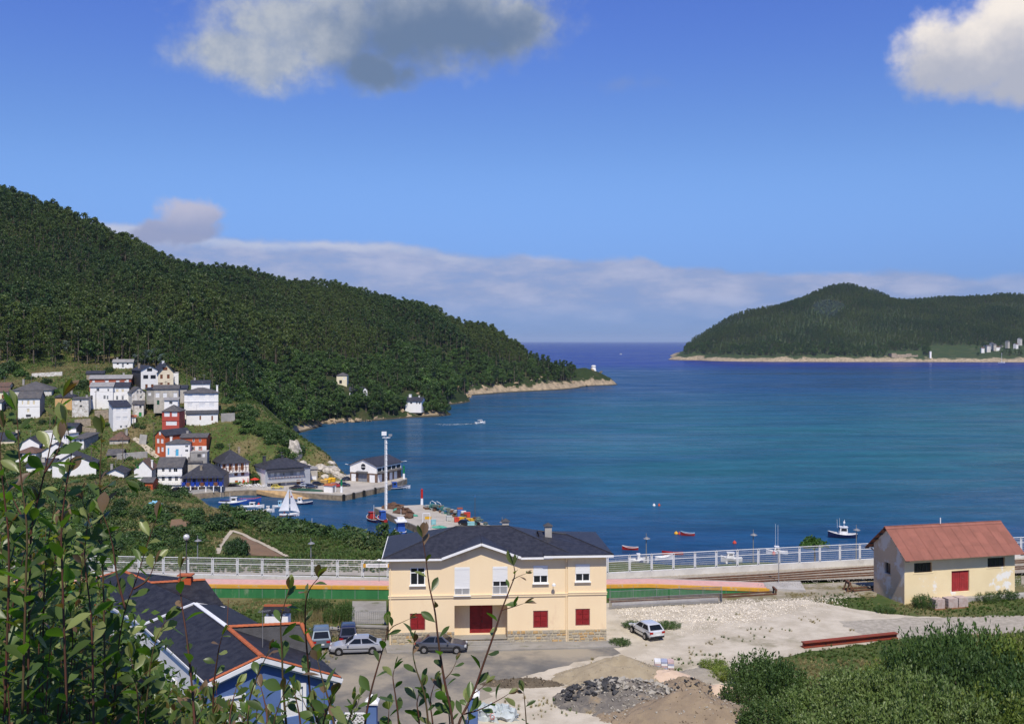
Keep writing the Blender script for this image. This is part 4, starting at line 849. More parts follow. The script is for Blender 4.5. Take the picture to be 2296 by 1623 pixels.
# ================================================================== harbour: quay, pier, buildings on them
DK = 1.9          # deck level of the quays above the water
M_QUAYW = mat('quay_masonry', (.30, .235, .155), (.19, .15, .105), .9, .95, bump=.6, bscale=1.5, dirt=((.10, .085, .05), .35, .5, .7))
M_DECK = mat('quay_concrete', (.44, .40, .34), (.37, .335, .285), .25, .95, dirt=((.29, .265, .225), .2, .52, .7))
def g2(px, py, z=DK): p = G(px, py, z); return (p.x, p.y)
def quay(name, pts, z0=-4, z1=DK, lip=.35):
    """a slab with a battered stone wall and a concrete kerb along its edge"""
    root = MB().prism(pts, z0, z1-.25).build(name, M_QUAYW); tag(root, kind='structure')
    MB().prism(pts, z1-.248, z1).build('deck', M_DECK, root)
    return root
q1 = [(X2(330, 326), 326), (X2(372, 322), 322), g2(420, 1107), g2(503, 1099.5), g2(556, 1096.5), g2(652, 1101), g2(735, 1107), g2(770, 1109.5), g2(864, 1089.5), g2(913, 1072.5), g2(883, 1062), g2(800, 1060), (X2(745, 362), 362), (X2(700, 358), 358), (X2(560, 352), 352), (X2(420, 346), 346), (X2(330, 340), 340)]
quay('quay', q1)
q2 = [g2(839, 1137), g2(945.5, 1131), g2(1112, 1181), g2(1240, 1222), (X2(1240, 205), 205), (X2(1080, 205), 205), g2(960, 1190)]
quay('pier', q2)
# slipway down into the inner harbour
a, b_, c, d = G(640, 1101, DK), G(575, 1097, DK), G(690, 1121, -.4), G(718, 1118, -.4)
tag(MB().slab([(G(575, 1098, DK)+Vector((0, -.1, .02))), (G(640, 1101, DK)+Vector((0, -.1, .02))), G(715, 1121, -.5), G(690, 1124, -.5)], 1.2).build('slipway', mat('slipway_stone', (.46, .30, .14), (.33, .22, .11), .8, .95)), kind='structure')
# quay-side kerbs along the street and a low white railing
t = thing('parapet_wall', 'low pale parapet along the street above the inner harbour', 'wall', (0, 0, 0)); pp = [(420, 1106.5), (460, 1102.5), (503, 1099), (553, 1096)]
for i in range(3):
    a, b_ = G(*pp[i], DK), G(*pp[i+1], DK); MB().bar(a+Vector((0, .2, .45)), b_+Vector((0, .2, .45)), .3, .9).build('wall_section', M_CONC, t)
def railing(label, pts, h=1.0, n=18, m=M_FRAME, name='railing', r=.03, group=None):
    """pts: 3-D ground points of one run"""
    t = thing(name, label, 'railing', pts[0], 0, group); o = Vector(pts[0])
    for i in range(len(pts)-1):
        a, b = Vector(pts[i])-o, Vector(pts[i+1])-o
        q = MB(); q.bar(a+Vector((0, 0, h)), b+Vector((0, 0, h)), r*2); q.bar(a+Vector((0, 0, .15)), b+Vector((0, 0, .15)), r*1.6); q.build('rail', m, t)
        q = MB(); k = max(2, int((b-a).length/n*10) if n < 10 else n)
        for j in range(k+1): p = a.lerp(b, j/k); q.bar(p, p+Vector((0, 0, h)), r*1.3)
        q.build('balusters', m, t)
    return t
railing('white metal railing between the terrace and the slipway', [G(562, 1096.2, DK)+Vector((0, .3, 0)), G(602, 1099, DK)+Vector((0, .3, 0))], 1.0, 16)
railing('white metal railing along the yellow car on the quay', [G(604, 1099.2, DK)+Vector((0, .3, 0)), G(640, 1100.2, DK)+Vector((0, .3, 0))], 1.0, 16)
# ---- net store on the quay
def store():
    Y = 352; th = R(-27); p0 = G(785, 1077.6, DK); t = thing('quay_store', 'white and brown stone store with round gable window on the quay', 'building', p0, th)
    u1 = Vector((math.cos(th), math.sin(th))); pr = G(835.5, 1083.5, DK); W = (Vector(pr.xy)-Vector(p0.xy)).length*1.02; D = 15.0; H = 5.6
    mb = MB(); wall_face(mb, (0, 0, -1), (1, 0, 0), W, 1+H*.55, [(.5, 1.01, 2.4, 3.6), (3.4, 1.01, 7.0, 4.0), (W-3.0, 1.01, W-.8, 3.6)]); wall_face(mb, (W, 0, -1), (0, 1, 0), D, 1+H*.55, [(.6, 1.01, 3.2, 3.7), (4.4, 1.01, 7.0, 3.9), (7.8, 1.01, 9.6, 3.6), (10.6, 1.01, 12.6, 3.7)]); wall_face(mb, (0, D, -1), (0, -1, 0), D, H+1); wall_face(mb, (W, D, -1), (-1, 0, 0), W, H+1, gable=(W/2, 2.1))
    mb.build('stone_wall', mat('brown_stone_wall', (.20, .125, .085), (.13, .085, .06), 1.2, .95), t)
    mb = MB(); zh = H*.55; wall_face(mb, (.0, -.04, zh), (1, 0, 0), W, H-zh, gable=(W/2, 2.1)); mb.build('upper_wall', M_WHITE, t)
    mb = MB(); hs = [(.4+i*2.9, .55, 2.9+i*2.9, 1.75) for i in range(5)]; wall_face(mb, (W+.04, 0, zh), (0, 1, 0), D, H-zh, hs); mb.build('upper_wall', M_WHITE, t)
    for h in hs: window_obj(t, (W+.04, 0, zh), (0, 1, 0), h, 'plain')
    for x0, x1, m in ((.5, 2.4, 'garage'), (3.4, 7.0, 'grey'), (W-3.0, W-.8, 'garage')): window_obj(t, (0, 0, 0), (1, 0, 0), (x0, .02, x1, 2.6 if m == 'garage' else 3.0), m)
    for x0, x1, m in ((.6, 3.2, 'garage'), (4.4, 7.0, 'brown'), (7.8, 9.6, 'garage'), (10.6, 12.6, 'garage')): window_obj(t, (W, 0, 0), (0, 1, 0), (x0, .02, x1, 2.6), m)
    for s in (1, -1):         # round window in two halves
        n = 9; q = MB(); pts = [(W/2+.95*math.cos(math.pi*i/n), -.08, zh+2.05+s*.12+s*.95*math.sin(math.pi*i/n)) for i in range(n+1)]
        q.poly(pts if s < 0 else pts[::-1]); q.build('round_window', M_GLASS, t)
    roof_mesh('front', W, D, H, 2.1, .5, .2).build('roof', M_SLATE, t)
    MB().slab([(2.9, -1.1, 3.25), (7.5, -1.1, 3.25), (7.5, -.05, 3.6), (2.9, -.05, 3.6)], .12).build('canopy', M_SLATEG, t)
    MB().slab([(W+1.3, .2, 3.2), (W+1.3, D-.6, 3.2), (W+.06, D-.6, 3.6), (W+.06, .2, 3.6)][::-1], .12).build('canopy', M_SLATEG, t)
    for p in ((0, .6, 5.2), (W, D-.3, 5.6)): MB().bar(p, (p[0]+(1.8 if p[0] else -1.8), p[1], p[2]+.4), .1).bar((p[0]+(1.8 if p[0] else -1.8), p[1], p[2]+.4), (p[0]+(2.5 if p[0] else -2.5), p[1], p[2]+.4), .28, .14).build('wall_lamp', M_FRAME, t)
store()
t = thing('kiosk', 'small white kiosk with red flat roof on the quay', 'kiosk', G(735, 1104, DK), R(-25)); t.scale = (.78, .78, .86); mb = MB(); wall_face(mb, (-2, 0, 0), (1, 0, 0), 4, 2.5); wall_face(mb, (2, 0, 0), (0, 1, 0), 3, 2.5, [(1, .01, 2, 2.1)]); wall_face(mb, (-2, 3, 0), (0, -1, 0), 3, 2.5); wall_face(mb, (2, 3, 0), (-1, 0, 0), 4, 2.5)
mb.build('wall', M_WHITE, t); window_obj(t, (2, 0, 0), (0, 1, 0), (1, .02, 2, 2.1), 'hole'); MB().slab([(-2.3, -.3, 2.65), (2.3, -.3, 2.65), (2.3, 3.3, 2.95), (-2.3, 3.3, 2.95)], .14).build('roof', M_TERRA, t)
# ---- beacons and the lighting tower
M_BG = mat('beacon_green', (.01, .20, .08), None, 2, .5); M_BR = mat('beacon_red', (.50, .025, .02), None, 2, .5)
def beacon(label, base, h, m, lower=.4):
    t = thing('harbour_beacon', label, 'beacon', base); MB().lathe([(.42, 0), (.36, h*lower)], 10).build('base', M_FRAME, t); MB().lathe([(.36, h*lower+.003), (.34, h*.93)], 10).build('column', m, t); MB().lathe([(.45, h*.93+.003), (.45, h*.95), (.2, h*.96), (.2, h), (.05, h*1.03)], 10).build('lantern', m, t)
beacon('green and white beacon on the quay end behind the store', G(905.5, 1073, DK), 4.6, M_BG); beacon('green and white beacon on the quay corner by the kiosk', G(765.5, 1104, DK), 4.1, M_BG, .5); beacon('red and white beacon on the pier end', G(946, 1131, DK), 4.6, M_BR)
def mast():
    b = G(866.5, 1141, DK); t = thing('lighting_tower', 'tall white ladder-sided floodlight tower on the pier end', 'light tower', b); h = 166*b.y/F
    MB().lathe([(.28, 0), (.20, h-.8)], 8).build('column', M_FRAME, t)
    q = MB(); q.bar((-.46, -.3, .3), (-.46, -.3, h-1), .07); q.bar((-.22, -.42, .3), (-.22, -.42, h-1), .07)
    for k in range(int(h/.45)): q.bar((-.46, -.3, .4+k*.45), (-.22, -.42, .4+k*.45), .05)
    for k in range(12): q.lathe([(.38, .0), (.38, .08)], 8, (0, 0, 1.2+k*(h-2)/12))
    q.build('ladder', M_FRAME, t); MB().box(-1.1, -.7, h-.8, 1.1, .7, h-.66).build('platform', M_FRAME, t)
    MB().box(-1.3, -.8, h-.1, .1, -.2, h+1.0).build('floodlight', M_FRAME, t); MB().box(.7, -.8, h-.3, 1.7, -.3, h+.3).build('floodlight', M_MIDGREY, t); MB().bar((-.6, -.4, h-.7), (-.6, -.4, h-.05), .12).bar((1.2, -.4, h-.7), (1.2, -.4, h-.25), .12).build('bracket', M_FRAME, t)
mast()
# tyre fenders on the quay face
M_RUB = mat('rubber', (.012, .012, .012), None, 3, .8)
for k, (px, py) in enumerate([(793, 1113), (816, 1108), (841, 1102), (770.5, 1117)]):
    p = G(px, py-4, DK-.6); t = link('rubber_fender', MB().lathe([(.3, -1.5), (.5, -1.3), (.5, 1.0), (.3, 1.2)], 8).data('rubber_fender', M_RUB), loc=(p.x+.1, p.y-.45, .9)); tag(t, 'black rubber fender hanging on the stone quay face', 'fender', 'fenders on the quay face')
# ---- street furniture and gear on the quay
M_YEL = mat('yellow_plastic', (.75, .42, .02), (.62, .34, .02), 1, .5)
def skip(label, px, py, rz, m):
    t = thing('rubbish_container', label, 'container', G(px, py, DK), rz); t.scale = (.85, .85, .85); MB().mesh([(-1.2, -.6, .2), (1.2, -.6, .2), (1.2, .6, .2), (-1.2, .6, .2), (-1.35, -.75, 1.5), (1.35, -.75, 1.5), (1.35, .75, 1.5), (-1.35, .75, 1.5)], [(0, 3, 2, 1), (4, 5, 6, 7), (0, 1, 5, 4), (1, 2, 6, 5), (2, 3, 7, 6), (3, 0, 4, 7)]).build('body', m, t)
    MB().slab([(-1.4, -.8, 1.6), (1.4, -.8, 1.6), (1.4, .1, 1.9), (-1.4, .1, 1.9)], .1).slab([(-1.4, .1, 1.9), (1.4, .1, 1.9), (1.4, .8, 1.6), (-1.4, .8, 1.6)], .1).build('lid', m, t)
    for x in (-.9, .9): MB().lathe([(.12, 0), (.12, .2)], 6, (x, 0, 0)).build('wheel', M_RUB, t)
skip('yellow rubbish container standing before the white cube hut', 735, 1083, R(-12), M_YEL); skip('ochre rubbish container next to the yellow one', 727, 1085.5, R(-12), mat('ochre_plastic', (.60, .36, .12), None, 1, .6)); skip('yellow rubbish container by the store end of the pair', 745, 1081, R(-12), M_YEL)
# terrace chairs and tables
M_PLASTW = mat('white_plastic', (.80, .80, .78), None, 1, .4)
def chair_mesh():
    q = MB()
    for x, y in ((-.22, -.2), (.22, -.2), (-.22, .2), (.22, .2)): q.bar((x, y, 0), (x, y, .45), .05)
    return q.data('chair_legs', M_PLASTW), MB().box(-.26, -.25, .45, .26, .25, .5).data('chair_seat', M_PLASTW), MB().box(-.26, .2, .52, .26, .25, .95).data('chair_back', M_PLASTW)
CH = chair_mesh()
tb_l = MB().lathe([(.05, 0), (.05, .7)], 6).data('table_leg', M_PLASTW); tb_t = MB().lathe([(.5, .7), (.5, .75)], 10).data('table_top', M_PLASTW)
rr = random.Random(3)
for k in range(7):
    px = 543+k*9.5; p = G(px, 1090.3+(k % 3)*1.3, DK); t = thing('terrace_table', 'round white plastic table on the waterfront terrace', 'table', p, 0, 'terrace tables'); link('leg', tb_l, t); link('top', tb_t, t)
    for j in range(3):
        a = j*2.1+k; c = thing('terrace_chair', 'white plastic chair on the waterfront terrace', 'chair', (p.x+math.cos(a)*.85, p.y+math.sin(a)*.85, DK), a-math.pi/2, 'terrace chairs')
        for nm, me in zip(('legs', 'seat', 'backrest'), CH): link(nm, me, c)
def parasol(label, px, py, m, closed=False):
    t = thing('parasol', label, 'parasol', G(px, py, DK)); MB().bar((0, 0, 0), (0, 0, 2.5), .06).build('pole', M_FRAME, t)
    MB().lathe([(.12, 1.0), (.22, 1.3), (.08, 2.6)] if closed else [(1.6, 2.1), (1.62, 2.15), (.05, 2.75)], 8).build('canopy', m, t)
M_PAR = mat('red_canvas', (.62, .05, .025), None, 2, .8)
parasol('open red parasol on the waterfront terrace', 571.5, 1089, M_PAR); parasol('furled red parasol beside the orange doors', 545, 1090, M_PAR, True); parasol('furled red parasol next to the vine arbour', 556, 1089, M_PAR, True)
q = MB(); r2 = np.random.default_rng(9)
for k in range(14): clump(q, (k*.62-4, r2.normal()*.9, 2.9+r2.normal()*.3), .9, 60, .32, r2, .6)
t = thing('vine_arbour', 'bright green vine arbour shading the terrace', 'plant', G(575, 1086, DK)+Vector((0, 1, 0))); q.build('foliage', m_bright, t)
for x in (-4, -1, 2, 4.5): MB().bar((x, 0, 0), (x, 0, 2.9), .1).build('post', M_BROWN, t)
for k in range(4):        # upturned blue boats / covers before the grey house
    p = G(618+k*9, 1086.5-k*.6, DK); t = link('blue_cover', MB().lathe([(.05, -1.5), (.5, -1.0), (.6, 0), (.5, 1.0), (.05, 1.5)], 8).data('blue_cover', mat('blue_tarp', (.03, .12, .42), None, 2, .7)), loc=(p.x, p.y, DK+.45), rot=(R(90), 0, R(75))); tag(t, 'blue tarpaulin bundle lying before the grey-blue house', 'bundle', 'blue bundles on the quay')
M_NET = mat('green_net', (.02, .07, .05), (.04, .10, .07), 3, .95); M_NETB = mat('brown_net', (.09, .05, .035), (.14, .08, .05), 3, .95); M_NETT = mat('teal_net', (.06, .28, .20), (.10, .36, .27), 3, .9)
def heap(name, label, cat, p, L, W, H, m, seed, rz=0.0, n=14):
    r = np.random.default_rng(seed); q = MB(); N = 14; V = []; Fc = []
    for j in range(6):
        f = j/5; rad = math.cos(f*math.pi/2)**.7
        for i in range(N): a = 2*math.pi*i/N; k = 1+.22*r.normal(); V.append((math.cos(a)*rad*L*k, math.sin(a)*rad*W*k, H*math.sin(f*math.pi/2)*(1+.15*r.normal())))
    for j in range(5):
        for i in range(N): Fc.append((j*N+i, j*N+(i+1) % N, (j+1)*N+(i+1) % N, (j+1)*N+i))
    Fc.append(tuple(range(5*N, 6*N))); q.mesh(V, Fc); o = q.build(name, m, loc=p, rot=(0, 0, rz)); tag(o, label, cat); return o
heap('net_heap', 'long dark green net heap along the quay edge before the parked cars', 'net', G(690, 1100.5, DK), 5.5, .7, .7, M_NET, 4, R(-12))
heap('net_heap', 'brown net heap beside the lighting tower', 'net', G(880, 1140, DK), 3.0, 1.2, 1.6, M_NETB, 5); heap('net_heap', 'dark net heap with teal scraps along the pier edge', 'net', G(905, 1151, DK), 3.0, 1.4, 1.6, M_NETB, 6, R(-30)); heap('net_heap', 'small brown rope heap behind the blue boat', 'net', G(916, 1161, DK), 1.4, 1.2, 1.3, M_NETB, 7)
heap('net_heap', 'teal net scrap at the pier edge beside the dark heap', 'net', G(889, 1146, DK), 1.0, .8, .8, M_NETT, 8); heap('net_heap', 'teal net scrap next to the small brown rope heap', 'net', G(927, 1157, DK), 1.2, .7, .5, M_NETT, 9); heap('net_heap', 'flat teal net spread near the pier crane', 'net', G(985, 1183, DK), 1.8, 1.2, .5, M_NETT, 10)
M_POT = mat('fishing_pot', (.10, .16, .13), (.20, .25, .22), 4, .9); M_POTW = mat('pale_pot', (.50, .50, .46), (.36, .38, .36), 4, .9)
def crate_mesh(w, d, h, m, name='crate'):
    q = MB(); b = .08
    for x in (-w/2+b/2, w/2-b/2):
        for y in (-d/2+b/2, d/2-b/2): q.bar((x, y, 0), (x, y, h), b)
    for z in (b/2, h*.5, h-b/2):
        for s in (-1, 1): q.bar((-w/2+b, s*(d/2-b/2), z), (w/2-b, s*(d/2-b/2), z), b*.8); q.bar((s*(w/2-b/2), -d/2+b, z), (s*(w/2-b/2), d/2-b, z), b*.8)
    q.box(-w/2+.12, -d/2+.12, .02, w/2-.12, d/2-.12, h*.9); return q.data(name, m)
pots = [crate_mesh(1.0, .8, .6, m, 'fishing_pot') for m in (M_POT, M_POTW, mat('teal_pot', (.10, .30, .26), None, 4, .9), mat('rust_pot', (.22, .12, .07), None, 4, .9))]
rr = random.Random(12)
run = [(958, 1139), (985, 1143), (1012, 1153), (1040, 1162), (1063, 1171), (1100, 1181)]
for k in range(84):
    f = rr.random()*4.98; i = int(f); f -= i; px = run[i][0]*(1-f)+run[i+1][0]*f; py = run[i][1]*(1-f)+run[i+1][1]*f
    p = G(px-rr.random()*10, py+rr.random()*3, DK); z = rr.choice((0, 0, .6, 1.2))
    o = link('fishing_pot', rr.choice(pots), loc=(p.x, p.y, DK+z), rot=(0, 0, rr.random()*3)); tag(o, 'netted fishing pot in the gear heaps along the seaward side of the pier', 'fishing pot', 'fishing pots on the pier')
def tote(label, px, py, m, w=1.3, d=1.1, h=1.1, z=0, rz=.2):
    t = thing('fish_bin', label, 'bin', G(px, py, DK)+Vector((0, 0, z)), rz); MB().box(-w/2, -d/2, .12, w/2, d/2, h).build('body', m, t); MB().box(-w/2-.05, -d/2-.05, h+.003, w/2+.05, d/2+.05, h+.12).build('rim', m, t)
    for x in (-w*.35, w*.35): MB().box(x-.1, -d/2, 0, x+.1, d/2, .12-.003).build('skid', m, t)
M_RP = mat('red_plastic', (.55, .06, .03), None, 1, .5); M_BP = mat('blue_plastic', (.06, .16, .45), None, 1, .5); M_TP = mat('aqua_plastic', (.25, .50, .52), None, 1, .6)
tote('tall blue fish bin in the stack on the pier', 1031, 1162, M_BP, h=2.2); tote('white fish bin beside the tall blue one', 1039, 1163, M_PLASTW, h=2.0); tote('red and white fish bin on the pier', 1047, 1166, M_RP, 1.6, 1.3, 2.0); tote('red fish bin standing alone before the stack', 1024, 1170, M_RP)
tote('low yellow fish bin behind the black car', 1036, 1168, M_YEL, 2.0, 1.3, 1.0); tote('yellow fish bin right of the black car', 1053, 1173, M_YEL, 1.6, 1.3, 1.2); tote('yellow fish bin at the pole', 1062, 1174, M_YEL, 1.8, 1.4, 1.3); tote('pale aqua fish bin in front of the yellow ones', 1056, 1180, M_TP, 1.8, 1.2, 1.1); tote('orange net bale on the bin stack', 1031, 1158, mat('orange_net', (.35, .10, .05), None, 4, .9), 1.4, 1.2, 1.3, 1.0)
tote('wire-sided grey pot crate on the pier', 1007, 1167, M_POTW, 1.5, 1.2, 1.2); tote('aqua crate beside the pier crane', 972, 1176, M_TP, 1.2, 1.0, 1.2)
t = thing('pole', 'thin dark pole beside the yellow bins on the pier', 'pole', G(1065, 1181, DK)); MB().bar((0, 0, 0), (0, 0, 7.6), .14).build('shaft', M_DGREY, t); MB().bar((0, 0, 7.6), (0, 0, 8.2), .1).build('tip', M_BP, t)
t = thing('pier_crane', 'small white gantry frame with yellow winch on the pier', 'crane', G(956, 1187, DK)); q = MB()
for x in (-.9, .9): q.bar((x, 0, 0), (x, 0, 4.2), .14)
q.bar((-.9, 0, 4.2), (.9, 0, 4.2), .14); q.bar((-.9, 0, .2), (.9, 0, .2), .14); q.build('frame', M_FRAME, t); MB().box(-.4, .2, 2.6, 1.2, 1.0, 3.2).build('winch', M_YEL, t)
for k, px in enumerate((964, 975)):
    t = thing('davit', 'white bent ladder rail at the pier end', 'ladder rail', G(px, 1137+k*1.5, DK), 0, 'ladder rails on the pier'); MB().tube([(0, 0, 0), (.1, 0, 1.5), (.6, 0, 1.9), (1.6, 0, 1.3), (2.0, 0, .3)], .08, 6).build('rail', M_FRAME, t)

# ================================================================== boats
def boat(label, p, L, B, rz, hull, deck, inner=None, cabin=None, boot=None, mast_h=0, name='boat', cat='boat', group=None, D=.9, extras=None, rub=None):
    """clinker-like hull lofted from stations; bow towards +x"""
    t = thing(name, label, cat, p, rz, group); n = 11; xs = np.linspace(-L/2, L/2, n); out = []
    for i, x in enumerate(xs):
        f = i/(n-1); bw = B/2*(math.sin(min(1, f*1.35+.28)*math.pi/2) if f < .55 else math.cos((f-.55)/.45*math.pi/2)**.75); bw = max(bw, .02); sh = D*(.62+.55*(f-.35)**2*2.2); kd = -.25
        out.append([(x, -bw, sh), (x, -bw*.93, sh*.45), (x, -bw*.55, kd*.8), (x, 0, kd), (x, bw*.55, kd*.8), (x, bw*.93, sh*.45), (x, bw, sh)])
    q = MB(); V = [v for r in out for v in r]; k = 7
    Fc = [(i*k+j, (i+1)*k+j, (i+1)*k+j+1, i*k+j+1) for i in range(n-1) for j in range(k-1)]; q.mesh(V, Fc); q.poly([out[0][j] for j in range(k)][::-1])
    q.build('hull', hull, t, smooth=True, sharp=50)
    if boot: # lower strake in another colour
        q = MB()
        for s in (0, 1):
            ring = [((r[1] if s == 0 else r[5])[0], (r[1] if s == 0 else r[5])[1]*1.02, r[1][2]) for r in out]; low = [((r[2] if s == 0 else r[4])[0], (r[2] if s == 0 else r[4])[1]*1.08, r[2][2]) for r in out]
            for i in range(n-1): q.poly([ring[i], ring[i+1], low[i+1], low[i]] if s else [ring[i+1], ring[i], low[i], low[i+1]])
        q.build('waterline_strake', boot, t)
    q = MB()          # gunwale
    for s in (0, 6): q.tube([r[s] for r in out], .055, 5)
    q.build('gunwale', rub or deck, t)
    dz = .16 if inner else .05; q = MB()
    for i in range(n-1):
        a, b = out[i], out[i+1]; q.poly([(a[0][0], a[0][1]*.93, a[0][2]-dz*2.2), (b[0][0], b[0][1]*.93, b[0][2]-dz*2.2), (b[6][0], b[6][1]*.93, b[6][2]-dz*2.2), (a[6][0], a[6][1]*.93, a[6][2]-dz*2.2)])
    q.build('deck', inner or deck, t)
    if cabin:      # (x0, x1, width, height, material)
        x0, x1, cw, chh, cm = cabin; z0 = D*.55; q = MB(); q.mesh([(x0, -cw/2, z0), (x1, -cw/2, z0), (x1, cw/2, z0), (x0, cw/2, z0), (x0+.1, -cw*.43, z0+chh), (x1-.25, -cw*.43, z0+chh), (x1-.25, cw*.43, z0+chh), (x0+.1, cw*.43, z0+chh)], [(0, 3, 2, 1), (4, 5, 6, 7), (0, 1, 5, 4), (1, 2, 6, 5), (2, 3, 7, 6), (3, 0, 4, 7)])
        cb = q.build('cabin', cm, t); MB().box(x0-.1, -cw*.5, z0+chh+.003, x1-.1, cw*.5, z0+chh+.1).build('cabin_roof', cm, cb)
        w_ = MB()
        for s in (-1, 1): w_.poly([(x0+.25, s*cw*.475, z0+chh*.5), (x1-.45, s*cw*.475, z0+chh*.5), (x1-.5, s*cw*.455, z0+chh*.88), (x0+.27, s*cw*.455, z0+chh*.88)][::s])
        w_.poly([(x1-.09, -cw*.38, z0+chh*.5), (x1-.09, cw*.38, z0+chh*.5), (x1-.19, cw*.36, z0+chh*.88), (x1-.19, -cw*.36, z0+chh*.88)]); w_.build('window', M_GLASS, cb)
    if mast_h: MB().tube([(-.1*L, 0, D*.5), (-.1*L, 0, mast_h)], .045, 5).build('mast', M_FRAME, t)
    if extras: extras(t, MB)
    return t
M_BW = mat('boat_white', (.80, .80, .79), None, 1, .35); M_BB = mat('boat_blue', (.03, .10, .38), None, 1, .4); M_BN = mat('boat_navy', (.012, .02, .07), None, 1, .4); M_BRD = mat('boat_red', (.36, .025, .02), None, 1, .4); M_BLB = mat('boat_pale_blue', (.32, .55, .70), None, 1, .5); M_WOOD = mat('varnished_wood', (.28, .13, .06), None, 2, .5); M_ORB = mat('boat_orange_red', (.50, .08, .03), None, 1, .5)
def sea_at(px, py, z=0): return G(px, py, z)
boat('blue and white fishing boat with white wheelhouse moored in the inner harbour', sea_at(522, 1131), 8.5, 2.7, R(8), M_BB, M_BW, cabin=(-.6, 1.4, 1.6, 1.5, M_BW), mast_h=3.6, D=1.15, rub=M_BW)
boat('dark blue open boat behind the blue and white one', sea_at(519, 1124.5), 7, 2.2, R(8), M_BN, M_BB, inner=M_BB)
boat('blue hulled boat with red and white gunwale by the stone wall', sea_at(562, 1124), 6.6, 2.3, R(0), M_BB, M_ORB, inner=M_BW, D=1.3, rub=M_ORB)
boat('blue boat under a blue cover beside the red-rimmed one', sea_at(541, 1127.5), 6.0, 2.2, R(6), M_BB, M_BB, cabin=(-2.0, 1.4, 1.5, .5, M_BB))
boat('white motor boat with low white cabin and blue cover', sea_at(566, 1138.5), 7.0, 2.4, R(4), M_BW, M_BW, inner=M_BLB, cabin=(-.8, .9, 1.5, 1.1, M_BW))
boat('long white open boat with small white wheelhouse forward', sea_at(582, 1148.5), 8.5, 2.4, R(10), M_BW, M_BW, inner=M_WOOD, cabin=(2.0, 3.0, 1.1, 1.2, M_BW), boot=M_DGREEN)
boat('small dark blue boat with white cuddy at the bush edge', sea_at(574, 1153.5), 4.8, 1.7, R(14), M_BB, M_BW, inner=M_BW, cabin=(-1.2, -.3, 1.0, .9, M_BW))
boat('white boat with pale blue cabin in the middle of the harbour', sea_at(631, 1138), 5.4, 1.9, R(2), M_BW, M_BW, cabin=(-.9, .3, 1.2, 1.5, M_BLB))
boat('navy blue boat with white wheelhouse near the quay wall', sea_at(677.5, 1130.5), 6.6, 2.1, R(-2), M_BN, M_BW, inner=M_BW, cabin=(-1.3, .1, 1.3, 1.5, M_BW), rub=M_BW)
boat('pale skiff half hidden behind the hedge', sea_at(512, 1146), 4.0, 1.5, R(30), M_BW, M_BW, inner=M_BLB)
def sails(t, MB_):
    M_SAIL = mat('sailcloth', (.74, .75, .77), (.66, .67, .70), 1.2, .8)
    def cloth(pts, name, belly):
        a, b, c = [Vector(p) for p in pts]; n = 8; q = MB_(); V = []; Fc = []; nn = (b-a).cross(c-a).normalized()
        for i in range(n+1):
            for j in range(n+1-i): u, v = i/n, j/n; V.append(a+(b-a)*u+(c-a)*v+nn*belly*4*(u*(1-u-v)+v*(1-u-v)+u*v))
        idx = {}; k = 0
        for i in range(n+1):
            for j in range(n+1-i): idx[i, j] = k; k += 1
        for i in range(n):
            for j in range(n-i):
                Fc.append((idx[i, j], idx[i+1, j], idx[i, j+1]))
                if i+j < n-1: Fc.append((idx[i+1, j], idx[i+1, j+1], idx[i, j+1]))
        q.mesh(V, Fc); q.build(name, M_SAIL, t, smooth=True)
    cloth([(-.15, 0, 1.5), (-3.0, .2, 1.5), (-.15, 0, 8.0)], 'mainsail', .22); cloth([(.15, 0, 7.6), (2.9, -.1, 1.0), (.3, .5, 1.5)], 'jib', .18)
    MB_().tube([(-.05, 0, .4), (-.05, 0, 8.5)], .05, 6).tube([(-.1, 0, 1.4), (-3.1, .2, 1.4)], .04, 5).build('mast_and_boom', M_MIDGREY, t); MB_().box(.35, .14, 5.4, .75, .2, 5.7).build('sail_number', M_BRD, t)
boat('small sailboat with two white sails and red hull in the inner harbour', sea_at(649, 1156.5), 5.6, 2.0, R(12), M_BW, M_BW, boot=M_BRD, extras=sails, name='sailboat', cat='sailboat')
boat('tiny red and blue boat with thin masts off the hedge', sea_at(702, 1183), 3.2, 1.3, R(-10), M_BB, M_BRD, cabin=(-.6, .2, .8, .5, M_BRD), mast_h=2.6)
boat('red and navy fishing boat with red gear moored at the pier', sea_at(836, 1168), 7.2, 2.8, R(120), M_BN, M_BRD, inner=M_WOOD, cabin=(.2, 1.8, 1.6, 1.7, M_BRD), boot=M_BRD, mast_h=4.6, D=1.2, rub=M_BW)
boat('red boat with bright blue wheelhouse moored at the pier', sea_at(857, 1168), 6.4, 2.4, R(115), M_BRD, M_BW, inner=M_BRD, cabin=(-1.2, .8, 1.6, 2.2, M_BB), D=1.1)
boat('blue and white trawler with white upper deck behind the leafy tree', sea_at(898, 1196), 7.5, 2.9, R(105), M_BB, M_BW, cabin=(-1.6, 1.2, 2.0, 2.4, M_BB), mast_h=6.5, D=1.3, extras=lambda t, M_: M_().box(-2.4, -1.4, 3.3, 1.6, 1.4, 3.55).box(-1.2, -.9, 3.553, .4, .9, 4.3).build('upper_deck', M_BW, t))
def gear(t, MB_):
    heap_ = MB_(); r = np.random.default_rng(2); clump(heap_, (-.6, 0, 1.3), .9, 60, .4, r); heap_.build('gear', M_NETB, t)
    q = MB_(); q.tube([(-2.0, 0, .9), (-1.5, 0, 3.2)], .06, 5); q.tube([(1.5, 0, .9), (3.2, 0, 3.0)], .06, 5); q.build('derrick', M_MIDGREY, t)
boat('white boat with dark gear and derricks alongside the quay end', sea_at(888, 1096), 10, 2.8, R(22), M_BW, M_BN, cabin=(-1.4, .3, 1.7, 1.7, M_BB), boot=M_BN, extras=gear, D=1.1)
